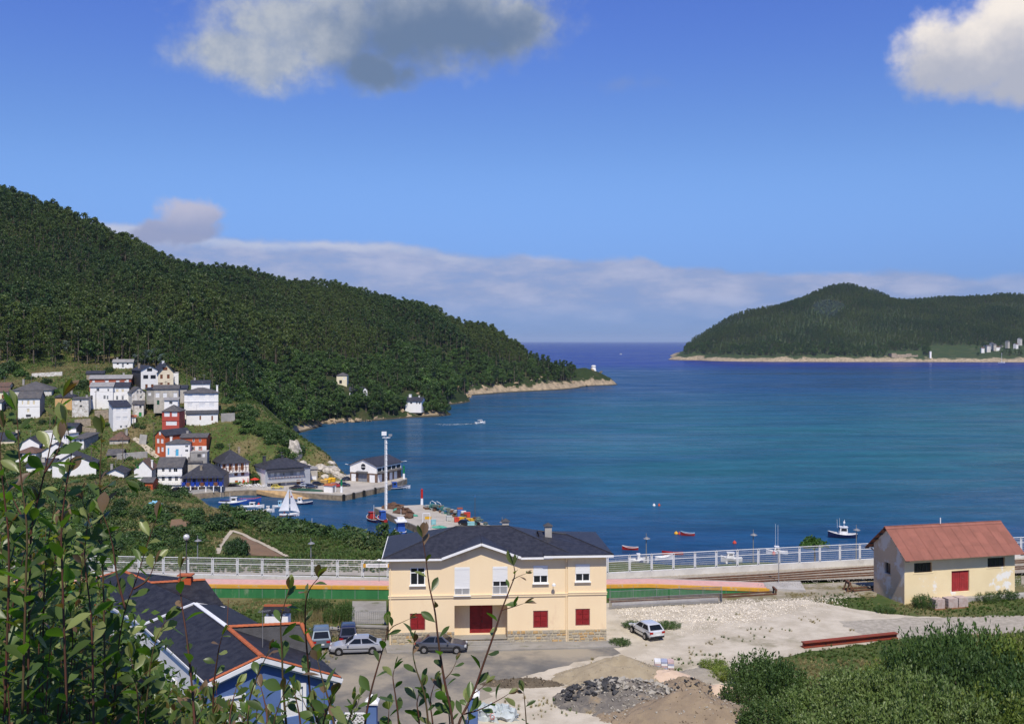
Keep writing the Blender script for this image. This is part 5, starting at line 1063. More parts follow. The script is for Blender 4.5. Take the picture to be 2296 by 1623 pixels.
# boats off the promenade
def fisher(t, MB_):
    MB_().tube([(-.3, 0, 2.3), (-.5, 0, 4.6)], .06, 5).tube([(.7, .3, 2.4), (.8, .3, 5.0)], .03, 4).tube([(1.2, -.3, 2.4), (1.3, -.3, 4.6)], .03, 4).build('aerial', M_FRAME, t); MB_().box(-.6, -.25, 3.7, -.2, .25, 4.1).build('radar', M_FRAME, t)
boat('white and navy fishing boat with wheelhouse and aerials anchored alone', sea_at(1889, 1205), 7.2, 2.5, R(172), M_BN, M_BW, cabin=(-1.2, .9, 1.7, 1.9, M_BW), extras=fisher, D=1.5, rub=M_BW)
boat('red rowing boat with pale inside anchored off the promenade', sea_at(1542, 1200), 3.6, 1.4, R(170), M_BRD, M_BLB, inner=M_BLB, D=.95, name='rowing_boat')
boat('white-rimmed grey and red rowing boat', sea_at(1413, 1232), 3.9, 1.4, R(175), M_BRD, M_BW, inner=M_WOOD, D=.9, name='rowing_boat', rub=M_BW)
boat('white dinghy lying behind the white fence', P(1488, 1253, 225)*1.0, 4.0, 1.6, R(10), M_BW, M_BW, inner=M_BW, name='rowing_boat')
boat('long red open boat seen through the white fence', sea_at(1508, 1243), 5.0, 1.4, R(178), M_BRD, M_BRD, inner=M_ORB, D=.8, name='rowing_boat')
boat('white motor boat with two tall aerials beyond the fence', sea_at(1742, 1241), 5.0, 1.9, R(172), M_BW, M_BW, cabin=(-.4, .7, 1.2, 1.2, M_BW), extras=lambda t, M_: M_().tube([(-.2, .3, 1.5), (-.2, .3, 6.8)], .03, 4).tube([(.3, -.3, 1.5), (.3, -.3, 7.0)], .03, 4).build('aerial', M_FRAME, t))
p = P(1640, 1264, 204); boat('white cabin boat standing on trestles on the promenade', Vector((p.x, p.y, gz(p.x, p.y)+.9)), 4.2, 1.7, R(175), M_BW, M_BW, cabin=(-.5, 1.0, 1.3, 1.1, M_BW), extras=lambda t, M_: [M_().box(x-.15, -.7, -.95, x+.15, .7, -.2).build('trestle', M_FRAME, t) for x in (-1.2, 1.0)])
p = P(1432, 1266, 203); boat('white inflatable boat with console on the promenade', Vector((p.x, p.y, gz(p.x, p.y)+.3)), 4.2, 1.8, R(5), M_BW, M_BW, inner=M_MIDGREY, cabin=(-.3, .4, .8, 1.1, M_BW), name='inflatable_boat')
def canopy(t, MB_):
    q = MB_()
    for x in (-1.2, .9):
        for y in (-.8, .8): q.bar((x, y, .8), (x, y, 2.2), .07)
    q.build('canopy_posts', M_FRAME, t); MB_().box(-1.5, -1, 2.2, 1.2, 1, 2.32).build('canopy', M_BW, t)
p = sea_at(1076.5, 949.5); boat('white motor launch under way trailing a wake', p, 6.6, 2.6, R(20), M_BW, M_BW, cabin=(-.2, 1.4, 1.7, 1.3, M_BW), extras=canopy, D=1.2)
M_FOAM = mat('foam', (.75, .78, .80), (.45, .55, .62), .6, .9)
q = MB(); r2 = np.random.default_rng(4)
for k in range(240):
    f = r2.random()**1.2; x = -3-f*24; y = (1 if k % 2 else -1)*(.5+f*4.0)+r2.normal()*.35*(1+f*1.5); s = .7*(1-f*.75)+.1; q.poly([(x-s*1.6, y, .03), (x, y-s*.35, .03), (x+s*1.6, y, .03), (x, y+s*.35, .03)])
o = q.build('wake', M_FOAM, loc=(p.x, p.y, 0), rot=(0, 0, R(22))); tag(o, 'white foaming wake behind the motor launch', 'wake', kind='stuff')
def ysail(t, MB_): MB_().tube([(0, 0, 1), (0, 0, 24)], .25, 5).build('mast', M_FRAME, t)
boat('white yacht with bare mast moored off the far village', sea_at(2246, 814), 16, 5, R(5), M_BW, M_BW, D=2.2, extras=ysail, cabin=(-2, 3, 2.5, 1.2, M_BW), name='yacht', cat='yacht')
boat('tiny white boat far out near the open sea', sea_at(1392, 795), 9, 4, R(10), M_BW, M_BW, cabin=(-2, 2, 2.4, 3.0, M_BW), D=2.0)
def buoy(label, px, py, m, r=.55, grp=None): 
    t = thing('buoy', label, 'buoy', sea_at(px, py), 0, grp); MB().lathe([(.1, -.4), (r*.8, -.2), (r, .15), (r*.7, .5), (.12, .62), (.1, .8)], 10).build('float', m, t)
buoy('yellow mooring buoy beside the red rowing boat', 1516, 1197, M_YEL); buoy('small red buoy close to the yellow one', 1523, 1198, M_RP, .3); buoy('lone red mooring buoy', 1516+131, 1218, M_RP, .5); buoy('red buoy showing above the fence', 1603+132, 1243, M_RP, .45); buoy('white buoy out in the bay', 1466+.5, 1134, M_PLASTW, .45); buoy('orange buoy next to the white one out in the bay', 1478, 1134, M_ORB, .4); buoy('red buoy by the sailboat', 638, 1153, M_RP, .4); buoy('red buoy near the slipway', 568+12, 1132, M_RP, .4)
# ================================================================== station yard (level 23 m)
GZ = 23.0
def sheet(name, pts, z, m, jag=.22):
    r = random.Random(len(pts)*7+int(z*1000)); w = [Vector((*g2(px, py, GZ), z)) for px, py in pts]; out = []
    for i in range(len(w)):
        a, b = w[i], w[(i+1) % len(w)]; n = max(1, int((b-a).length/.8)) if jag else 1
        for j in range(n): out.append(a.lerp(b, j/n)+(Vector((r.gauss(0, jag), r.gauss(0, jag), 0)) if j else Vector()))
    o = MB().poly(out).build(name, m); tag(o, kind='structure'); return o
M_ASPH = mat('asphalt', (.115, .112, .105), (.155, .148, .135), .35, .95, bump=.25, bscale=8, dirt=((.30, .262, .20), .10, .40, .60))
M_YARD = mat('gravel_yard', (.42, .37, .285), (.53, .475, .38), .5, .98, bump=.7, bscale=5, dirt=((.27, .24, .165), .16, .54, .70))
M_GREYG = mat('grey_gravel', (.29, .262, .21), (.40, .36, .295), 2.5, .98, bump=.8, bscale=6)
M_PAVE = mat('paving_concrete', (.30, .285, .255), (.235, .22, .195), .5, .95, bump=.3, bscale=4, dirt=((.15, .15, .10), .6, .58, .72))
sheet('gravel_yard', [(1352, 1352), (1420, 1345), (1700, 1338), (1800, 1342), (1900, 1362), (1985, 1376), (2120, 1385), (2400, 1385), (2400, 1410), (2050, 1425), (1800, 1462), (1660, 1500), (1640, 1560), (1700, 1640), (1000, 1640), (1100, 1500), (1340, 1470)], GZ+.004, M_YARD)
sheet('grey_gravel_track', [(1880, 1392), (2050, 1384), (2400, 1376), (2400, 1412), (2050, 1428), (1930, 1424)], GZ+.008, M_GREYG)
sheet('road', [(560, 1425), (870, 1446), (1372, 1450), (1392, 1464), (1330, 1478), (1230, 1500), (1150, 1530), (1080, 1570), (1010, 1650), (560, 1700)], GZ+.012, M_ASPH)
sheet('platform_forecourt', [(790, 1347), (866, 1347), (866, 1398), (790, 1398)], GZ+.008, M_PAVE, 0)
mb = MB(); pv = [g2(868, 1466, GZ), g2(1390, 1452, GZ), g2(1392, 1438, GZ), g2(860, 1438, GZ)]; tag(mb.prism(pv, GZ-.1, GZ+.13).build('pavement', M_PAVE), kind='structure')

# ------------------------------------------------------------------ station building
M_STN = mat('station_cream_render', (.82, .655, .425), (.79, .62, .40), .35, .92, bump=.06, dirt=((.68, .49, .32), .6, .56, .76), stretch=(1, 1, .45))
M_MORT = mat('pale_mortar', (.46, .41, .31), (.38, .34, .26), 2, .95)
STONES = [mat('granite_stone_%d' % i, c, tuple(x*.8 for x in c), 5, .95, bump=.4, bscale=9) for i, c in enumerate([(.47, .36, .20), (.42, .36, .25), (.50, .33, .15), (.38, .34, .27), (.46, .40, .29)])]
def stone_patch(parent, o, u, W, H, seed, cw=.42, ch=.26):
    """facing of irregular stones, each its own piece, proud of the mortar"""
    r = random.Random(seed); o = Vector(o); u = Vector(u); n = Vector((u.y, -u.x, 0)); rows = max(1, round(H/ch)); zc = [0]+[H*(i+r.uniform(-.14, .14))/rows for i in range(1, rows)]+[H]
    for j in range(rows):
        x = 0.0
        while x < W-.05:
            w_ = min(r.uniform(.55, 1.5)*cw, W-x); 
            if W-x-w_ < .12: w_ = W-x
            z0, z1 = zc[j], zc[j+1]; g = .022; pts = [(x+g, z0+g), (x+w_*.5, z0+g+r.uniform(-.01, .03)), (x+w_-g, z0+g+r.uniform(0, .05)), (x+w_-g-r.uniform(0, .05), z1-g-r.uniform(0, .04)), (x+w_*r.uniform(.35, .65), z1-g+r.uniform(-.03, .01)), (x+g+r.uniform(0, .05), z1-g-r.uniform(0, .05))]
            pr = r.uniform(.025, .06); cx_ = sum(p[0] for p in pts)/6; cz_ = sum(p[1] for p in pts)/6; q = MB()
            f = [o+u*a+Vector((0, 0, z))-n*.01 for a, z in pts]; b = [o+u*(cx_+(a-cx_)*.86)+Vector((0, 0, cz_+(z-cz_)*.84))+n*pr for a, z in pts]
            q.mesh(f+b, [tuple(range(6, 12))]+[(i, (i+1) % 6, 6+(i+1) % 6, 6+i) for i in range(6)]); q.build('stone', r.choice(STONES), parent); x += w_

def station():
    p0 = G(872, 1447.5, GZ); th = R(3.9); c, s = math.cos(th), math.sin(th)
    t = thing('station_building', 'cream two-storey station building with dark slate roof and red shutters', 'station building', p0, th); Y = p0.y; u0 = (872-CX)/F
    def loc(x, y):        # crop pixel -> along, height
        px, py = Z4(x, y); uw = (px-CX)/F; a = (uw-u0)*Y/(c-uw*s); return a, (CZ-(py-HY)*(Y+a*s)/F)-GZ
    W = loc(1981, 600)[0]; H = 7.72; D = 9.6
    def rect(x0, y0, x1, y1): a, z0 = loc(x0, y1); b, z1 = loc(x1, y0); return (a, z0, b, z1)
    up = [rect(268, 492, 398, 648), rect(655, 488, 790, 735), rect(988, 482, 1120, 728), rect(1343, 475, 1472, 630), rect(1710, 460, 1838, 612)]
    dn = [rect(265, 892, 400, 1043), rect(1342, 868, 1474, 1022), rect(1710, 848, 1838, 998)]
    pr = rect(655, 818, 1118, 1095); pr = (pr[0], .35, pr[2], pr[3])
    w1 = loc(1643, 600)[0]; zc_ = loc(90, 750)[1]
    L = [h for h in up+dn if h[2] < w1]+[pr]; Rr = [h for h in up+dn if h[0] > w1]
    mb = MB(); wall_face(mb, (0, 0, 0), (1, 0, 0), w1, H, L, rec=.2); wall_face(mb, (w1, -.12, 0), (1, 0, 0), W-w1, H+.1, [(h[0]-w1, h[1], h[2]-w1, h[3]) for h in Rr], rec=.2)
    mb.poly([(w1, -.12, 0), (w1, -.12, H), (w1, 0, H), (w1, 0, 0)]); wall_face(mb, (W, -.12, 0), (0, 1, 0), D, H+.1); wall_face(mb, (0, D, 0), (0, -1, 0), D, H, [(4, 5, 5.2, 6.4)], rec=.2); wall_face(mb, (W, D-.12, 0), (-1, 0, 0), W, H)
    g0, g1 = loc(555, 415)[0], loc(1222, 405)[0]; ga = loc(890, 330); mb.poly([(g0, -.001, H), (g1, -.001, H), (ga[0], -.001, H+1.15)])
    # porch
    px0, pz0, px1, pz1 = pr; dp = 1.75; dr = rect(768, 832, 972, 1068); k = .17
    mb.poly([(px0, .2, pz0), (px0, dp, pz0), (px0, dp, pz1), (px0, .2, pz1)][::-1]); mb.poly([(px1, .2, pz0), (px1, dp, pz0), (px1, dp, pz1), (px1, .2, pz1)]); mb.poly([(px0, .2, pz1), (px1, .2, pz1), (px1, dp, pz1), (px0, dp, pz1)])
    d0, d1 = dr[0]+.25, dr[2]+.25; dz = pz0+3.05; wall_face(mb, (px0, dp, pz0), (1, 0, 0), px1-px0, pz1-pz0, [(d0-px0, .12, d1-px0, dz-pz0)], rec=.15)
    mb.build('wall', M_STN, t)
    q = MB(); q.box(d0, dp+.1, pz0+.13, (d0+d1)/2-.01, dp+.17, dz); q.box((d0+d1)/2+.01, dp+.1, pz0+.13, d1, dp+.17, dz); 
    for x0, x1 in ((d0+.12, (d0+d1)/2-.12), ((d0+d1)/2+.12, d1-.12)):
        for a, b in ((.3, 1.0), (1.15, 2.7)): q.box(x0, dp+.08, pz0+a, x1, dp+.098, pz0+b)
    dd = q.build('door', M_REDP, t); MB().box((d0+d1)/2+.06, dp+.03, pz0+1.1, (d0+d1)/2+.12, dp+.078, pz0+1.3).build('handle', M_DGREY, dd)
    MB().box(px0+.01, 0, .25, px1-.01, dp, .35).build('porch_floor', M_PAVE, t)
    for i in range(3): MB().box(px0+.9-i*.2, -.45*(i+1), -.1, px1+.2+i*.2, -.45*i-.003, .30-.08*i).build('step', M_PAVE, t)
    # plinth: mortar slab with separate stones
    zl, zr = loc(200, 1060)[1], loc(1300, 1040)[1]
    for a, b, h, y, sd in ((0, px0, zl, 0, 1), (px1, w1, zr, 0, 2), (w1+.06, W, zr+.02, -.12, 3)):
        MB().box(a, y-.05, -.1, b, y-.003, h).build('plinth', M_MORT, t); stone_patch(t, (a, y-.05, .0), (1, 0, 0), b-a, h, sd)
    # string course
    MB().box(-.05, -.09, zc_-.16, w1, -.003, zc_+.02).box(-.07, -.13, zc_+.023, w1, -.003, zc_+.10).build('string_course', M_STN, t); z2 = zc_+.1
    MB().box(w1+.02, -.21, z2-.16, W+.05, -.123, z2+.02).box(w1+.02, -.25, z2+.023, W+.07, -.123, z2+.10).build('string_course', M_STN, t)
    # windows
    def frame(h, y, parts, rail=None, bal=0.0, shut=0.0):
        a0, z0, a1, z1 = h; y += .10; b = .075; f = MB()
        f.box(a0, y-.05, z0, a0+b, y+.05, z1); f.box(a1-b, y-.05, z0, a1, y+.05, z1); f.box(a0+b, y-.05, z1-b, a1-b, y+.05, z1); f.box(a0+b, y-.05, z0, a1-b, y+.05, z0+b); m = (a0+a1)/2
        f.box(m-.04, y-.045, z0+b, m+.04, y+.045, z1-b)
        if rail: f.box(a0+b, y-.042, z0+(z1-z0)*rail-.04, m-.04, y+.042, z0+(z1-z0)*rail+.04); f.box(m+.04, y-.042, z0+(z1-z0)*rail-.04, a1-b, y+.042, z0+(z1-z0)*rail+.04)
        w = f.build('window', M_FRAME, t); MB().box(a0+b, y-.01, z0+b, a1-b, y+.02, z1-b).build('pane', M_GLASS, w)
        if shut:
            q = MB(); zz = z1-b; zb = z1-(z1-z0)*shut; nn = int((zz-zb)/.075)
            for i in range(nn): q.box(a0+.02, y-.10, zb+(zz-zb)*i/nn+.006, a1-.02, y-.055, zb+(zz-zb)*(i+1)/nn)
            q.box(a0+.02, y-.12, z1-.22, a1-.02, y-.06-.043, z1); q.build('roller_shutter', M_SHUT, w)
        if bal:
            q = MB(); zt = z0+(z1-z0)*bal; q.bar((a0, y-.16, zt), (a1, y-.16, zt), .05); q.bar((a0, y-.16, z0+.08), (a1, y-.16, z0+.08), .04)
            for i in range(15): x = a0+(a1-a0)*(i+.5)/15; q.bar((x, y-.16, z0+.1), (x, y-.16, zt-.02), .035)
            q.build('window_rail', M_FRAME, w)
        MB().box(a0-.08, y-.32, z0-.07, a1+.08, y-.103, z0-.003).build('sill', M_FRAME if z0 > 4 else M_STN, w)
    frame(up[0], 0, 2, .70); frame(up[1], 0, 2, .5, .25, .76); frame(up[2], 0, 2, .5, .30, .54); frame(up[3], 0, 2, None, 0, .58); frame(up[4], -.12, 2, None, 0, .56)
    def shutters(h, y):
        a0, z0, a1, z1 = h; y += .08; m = (a0+a1)/2; f = MB(); b = .07
        f.box(a0, y-.03, z0, a0+b, y+.04, z1); f.box(a1-b, y-.03, z0, a1, y+.04, z1); f.box(a0+b, y-.03, z1-b, a1-b, y+.04, z1); f.box(a0+b, y-.03, z0, a1-b, y+.04, z0+b); w = f.build('window', mat('faded_wood', (.30, .16, .13), (.22, .10, .09), 6, .8), t)
        for x0, x1 in ((a0+b+.003, m-.012), (m+.012, a1-b-.003)):
            q = MB(); q.box(x0, y-.02, z0+b, x1, y+.02, z1-b)
            for i in range(3): q.box(x0+.05, y-.045, z0+b+(z1-z0-2*b)*(i+.08)/3, x1-.05, y-.021, z0+b+(z1-z0-2*b)*(i+.92)/3)
            q.build('shutter', M_REDP, w)
    for h in dn: shutters(h, 0 if h[2] < w1 else -.12)
    # roof: main hip, small front gable, lower right wing
    ov = .55; e = H+.12; x1 = w1+.2; rz_ = 9.62; A = [(-ov, -ov, e), (x1+ov, -ov, e), (x1+ov, D+ov, e), (-ov, D+ov, e)]; ra, rb = (6.0, D/2+.2, rz_), (10.9, D/2+.2, rz_)
    bk = (ga[0], 3.5, H+1.42); gl, gr = (g0-.1, -ov, e), (g1+.1, -ov, e)
    q = MB(); q.slab([A[0], gl, bk, ra], .14); q.slab([gr, A[1], rb, bk], .14); q.slab([bk, rb, ra], .14); q.slab([A[1], A[2], rb], .14); q.slab([A[2], A[3], ra, rb], .14); q.slab([A[3], A[0], ra], .14)
    rf = q.build('roof', M_SLATES, t)
    q = MB(); ap = (ga[0], -ov-.02, H+1.42); q.slab([gl, ap, bk], .13); q.slab([ap, gr, bk], .13); q.build('gable_roof', M_SLATES, t)
    q = MB(); xw = W+ov; e2 = H+.26; B = [(w1-2.2, -.12-ov, e2), (xw, -.12-ov, e2), (xw, D+ov, e2), (w1-2.2, D+ov, e2)]; r1, r2 = (w1-2.2, 5, 9.1), (W-3.0, 5, 8.75); q.slab([B[0], B[1], r2, r1], .14); q.slab([B[1], B[2], r2], .14); q.slab([B[2], B[3], r1, r2], .14); q.build('wing_roof', M_SLATES, t)
    M_RIDGE = mat('ridge_cap', (.03, .03, .038), None, 2, .6)
    q = MB()
    for a, b in ((A[0], ra), (ra, rb), (rb, A[1]), (ap, bk), (r1, r2), (r2, B[1])): q.tube([Vector(a)+Vector((0, 0, .015)), Vector(b)+Vector((0, 0, .015))], .06, 5)
    q.build('ridge_caps', M_RIDGE, t)
    # eaves: white soffit boards and gutters
    q = MB(); q.bar((-ov, -ov-.05, e-.14), (g0-.1, -ov-.05, e-.14), .12, .16); q.bar((g1+.1, -ov-.05, e-.14), (w1-1.4, -ov-.05, e-.14), .12, .16); q.bar((w1-2.2, -.17-ov, e2-.16), (xw, -.17-ov, e2-.16), .13, .17); q.bar((g0-.1, -ov-.06, e-.08), (ga[0], -ov-.06, H+1.28), .1, .2); q.bar((ga[0], -ov-.06, H+1.28), (g1+.1, -ov-.06, e-.08), .1, .2); q.bar((-ov-.03, -ov, e-.12), (-ov-.03, D+ov, e-.12), .1, .16); q.build('gutter', M_FRAME, t)
    q = MB(); q.box(-ov+.05, -ov+.02, H-.03, g0-.15, -.005, H+.047); q.box(g1+.15, -ov+.02, H-.03, W+.4, -.005, H+.047); q.build('soffit', M_FRAME, t)
    for x, y in ((w1-.12, -.08), (.12, -.08)): MB().tube([(x, y-.45, H), (x, y, H-.5), (x, y, .1)], .05, 6).build('downpipe', M_STN, t)
    # chimneys, wall lamp
    for x, y, z in ((14.6, 4.0, 9.75), (10.9, 8.9, 9.35)): 
        k_ = MB().box(x-.32, y-.3, 8, x+.32, y+.3, z).build('chimney', M_CONC, t); MB().mesh([(x-.45, y-.42, z+.003), (x+.45, y-.42, z+.003), (x+.45, y+.42, z+.003), (x-.45, y+.42, z+.003), (x, y, z+.32)], [(0, 3, 2, 1), (0, 1, 4), (1, 2, 4), (2, 3, 4), (3, 0, 4)]).build('chimney_cap', M_DGREY, k_)
    la = loc(1518, 630); MB().bar((la[0], -.003, la[1]-.1), (la[0], -.55, la[1]), .05).lathe([(.05, .18), (.16, .1), (.18, -.05)], 8, (la[0], -.55, la[1]-.05)).build('wall_lamp', M_FRAME, t)
    return t
M_SLATES = mat('station_slate', (.020, .021, .027), (.037, .038, .047), 2.6, .5, bump=.35, bscale=9, spec=.4, dirt=((.085, .062, .045), .45, .66, .85))
station()

# ------------------------------------------------------------------ low stone wall by the car park, hut behind
def drystone(label, a, b, h, seed, drop=0.0):
    t = thing('stone_wall', label, 'wall', a); d = b-a; L = d.length; u = d.normalized(); MB().box(0, 0, 0, 1, 1, 1)
    r = random.Random(seed); q = MB(); n = Vector((u.y, -u.x, 0)); q.mesh([n*.0, u*L, u*L-n*.4, -n*.4, Vector((0, 0, h)), u*L+Vector((0, 0, h)), u*L-n*.4+Vector((0, 0, h)), -n*.4+Vector((0, 0, h))], [(4, 5, 6, 7), (0, 1, 5, 4), (1, 2, 6, 5), (2, 3, 7, 6), (3, 0, 4, 7)]); q.build('core', mat('wall_shadow_mortar', (.12, .10, .075), None, 2, .95), t)  # dark mortar core behind the stone courses
    q = MB(); z = 0; ms = [mat('slate_stone_%d' % i, c, None, 4, .95) for i, c in enumerate([(.26, .22, .16), (.19, .17, .14), (.30, .27, .21)])]
    while z < h-.04:
        x = 0; hh = r.uniform(.07, .15)
        while x < L:
            w_ = min(r.uniform(.2, .6), L-x); q.cur = r.randrange(3); pr = r.uniform(.01, .05); M_ = Matrix.Translation(u*x+Vector((0, 0, z))) @ Matrix(((u.x, -n.x, 0, 0), (u.y, -n.y, 0, 0), (0, 0, 1, 0), (0, 0, 0, 1))); q.box(.01, -pr, .008, w_-.01, .05, min(hh, h-z)-.01, M_); x += w_
        z += hh
    tag(q.build('stone_courses', ms, t), kind='stuff')
    MB().bar(-n*.2+Vector((0, 0, h+.06)), u*L-n*.2+Vector((0, 0, h+.06)), .56, .12).build('coping', M_PAVE, t)
drystone('low slate-stone wall between the car park and the station', G(765, 1430, GZ), G(868, 1434, GZ), 1.05, 3); drystone('sloping end of the stone wall behind the parked cars', G(735, 1427, GZ), G(764.6, 1430, GZ), .7, 5)

# ------------------------------------------------------------------ goods shed
def shed():
    p0 = G(2028, 1355, GZ); th = R(14); c, s = math.cos(th), math.sin(th); Y = p0.y; u0 = (2028-CX)/F; zs = Z(1950.4, 1138.8, .15325)
    t = thing('goods_shed', 'cream goods shed with red corrugated roof and peeling gable', 'shed', p0, th)
    def loc(x, y): px, py = zs(x, y); uw = (px-CX)/F; a = (uw-u0)*Y/(c-uw*s); return a, (CZ-(py-HY)*(Y+a*s)/F)-GZ
    def rect(x0, y0, x1, y1): a, z0 = loc(x0, y1); b, z1 = loc(x1, y0); return (a, z0, b, z1)
    W = loc(2120, 1000)[0]; D = 5.4; H = 5.3; rise = 2.1
    w1, w2, dr = rect(648, 790, 910, 950), rect(1722, 715, 1978, 868), rect(1195, 905, 1455, 1228)
    M_SH = mat('shed_cream_render', (.80, .66, .40), (.76, .62, .37), .5, .92, dirt=((.80, .78, .72), .42, .60, .66))
    M_SG = mat('shaded_gable_render', (.56, .42, .28), (.50, .38, .26), .5, .95, dirt=((.62, .57, .50), .55, .47, .58))  # darker cream carries the gable's shade; the pale patches are peeling
    mb = MB(); mb.cur = 0; wall_face(mb, (0, 0, 0), (1, 0, 0), W, H, [w1, w2, dr], rec=.28); wall_face(mb, (W, 0, 0), (0, 1, 0), D, H, gable=(D/2, rise)); wall_face(mb, (W, D, 0), (-1, 0, 0), W, H)
    mb.cur = 1; wall_face(mb, (0, D, 0), (0, -1, 0), D, H, [(2.0, 2.55, 3.0, 3.7)], rec=.3, gable=(D/2, rise)); mb.build('wall', [M_SH, M_SG], t)
    for h in (w1, w2):
        a0, z0, a1, z1 = h; w = MB().box(a0, .2, z0, a0+.05, .27, z1).box(a1-.05, .2, z0, a1, .27, z1).box(a0+.05, .2, z1-.05, a1-.05, .27, z1).box(a0+.05, .2, z0, a1-.05, .27, z0+.05).build('window', M_BROWN, t); MB().box(a0+.05, .22, z0+.05, a1-.05, .26, z1-.05).build('pane', M_GLASS, w); q = MB()
        for i in range(1, 4): q.bar((a0+(a1-a0)*i/4, .19, z0+.05), (a0+(a1-a0)*i/4, .19, z1-.05), .03)
        q.build('bars', M_DGREY, w); MB().box(a0-.12, -.03, z0-.12, a1+.12, .0-.003, z0).build('sill', M_SH, w)
    MB().box(.2, D-3.0, 2.55, .3, D-2.0, 3.7).build('window', M_GLASS, t); MB().box(-.06, D-3.1, 2.43, -.003, D-1.9, 2.55).build('sill', M_SG, t)
    a0, z0, a1, z1 = dr; d = MB().box(a0, .18, z0, (a0+a1)/2-.01, .25, z1).box((a0+a1)/2+.01, .18, z0, a1, .25, z1).build('door', mat('worn_red_paint', (.36, .035, .035), (.28, .03, .03), 1.5, .6, dirt=((.45, .22, .20), 1.6, .60, .74)), t)
    q = MB()
    for x in ((a0+.05, (a0+a1)/2-.06), ((a0+a1)/2+.06, a1-.05)):
        for i in range(5): xx = x[0]+(x[1]-x[0])*i/5; q.box(xx+.01, .16, z0+.03, xx+(x[1]-x[0])/5-.012, .178, z1-.03)
    q.build('door_boards', MATS['worn_red_paint'], d)
    # concrete plinth / loading ledge
    MB().box(3.2, -.7, -.3, W+2.2, -.003, .42).build('loading_ledge', M_CONC, t)
    # corrugated sheets, in three courses each side
    M_COR = mat('red_corrugated_sheet', (.285, .115, .085), (.24, .098, .072), .9, .8, dirt=((.22, .10, .075), 2.2, .55, .75), rnd=.06)
    ovf, ovx = .95, .5; slope = rise/(D/2); cols = 13; LX = W+2*ovx; cw = LX/cols; run = D/2+ovf
    def sheet_mesh(i):
        q = MB(); nw = 10; n = nw*4; V = []; Fc = []; ln = (run/3+.1)/math.cos(math.atan(slope))
        for k in range(n+1):
            x = (cw+.03)*k/n; z = .035*math.sin(k/4*2*math.pi); V += [(x, 0, z), (x, ln*math.cos(math.atan(slope)), z+ln*math.sin(math.atan(slope)))]
        for k in range(n): Fc.append((2*k, 2*k+2, 2*k+3, 2*k+1))
        q.mesh(V, Fc); return q.data('roof_sheet', M_COR, smooth=True)
    sm = sheet_mesh(0); rf = MB().bar((-ovx+.1, D/2, H+rise-.12), (W+ovx-.1, D/2, H+rise-.12), .1, .16).build('roof', M_DGREY, t); ca = math.atan(slope)
    for side in (0, 1):
        for r_ in range(3):
            for i in range(cols):
                y0 = -ovf+r_*run/3*1.0; z0_ = H+rise-(D/2-y0)*slope+.10+(.016 if r_ % 2 else 0)-r_*.002+(.008 if i % 2 else 0)
                if side == 0: link('roof_sheet', sm, rf, loc=(-ovx+i*cw, y0, z0_))
                else: link('roof_sheet', sm, rf, loc=(-ovx+(i+1)*cw, D-y0, z0_), rot=(0, 0, math.pi))
    for i in range(cols):
        x0 = -ovx+i*cw; q = MB(); zz = H+rise+.16
        q.slab([(x0+.01, D/2-.28, zz-.28*slope), (x0+cw-.01, D/2-.28, zz-.28*slope), (x0+cw-.01, D/2, zz+.03), (x0+.01, D/2, zz+.03)], .03); q.slab([(x0+.01, D/2, zz+.03), (x0+cw-.01, D/2, zz+.03), (x0+cw-.01, D/2+.28, zz-.28*slope), (x0+.01, D/2+.28, zz-.28*slope)], .03); q.build('ridge_sheet', M_COR, rf)
    # purlins, rafters, eave brackets at the back
    q = MB()
    for k in range(5):
        for sd in (0, 1):
            y = -ovf+.1+k*run/4.4; z = H+rise-(D/2-y)*slope-.02; yy = y if sd == 0 else D-y; q.bar((-ovx+.05, yy, z), (-.02, yy, z), .09, .14); q.bar((W+.02, yy, z), (W+ovx-.05, yy, z), .09, .14)
    q.build('purlins', M_DGREY, rf); q = MB()
    for x in (.3, W/2, W-.3): q.bar((x, D, H-1.0), (x, D+ovf, H-.75+.0), .08); q.bar((x, D, H-.35), (x, D+ovf, H-.6), .1)
    q.build('eave_brackets', M_DGREY, t); MB().bar((W*.47, D/2, H+rise+.1), (W*.47, D/2, H+rise+.8), .08).build('vent_pipe', M_FRAME, t)
shed()

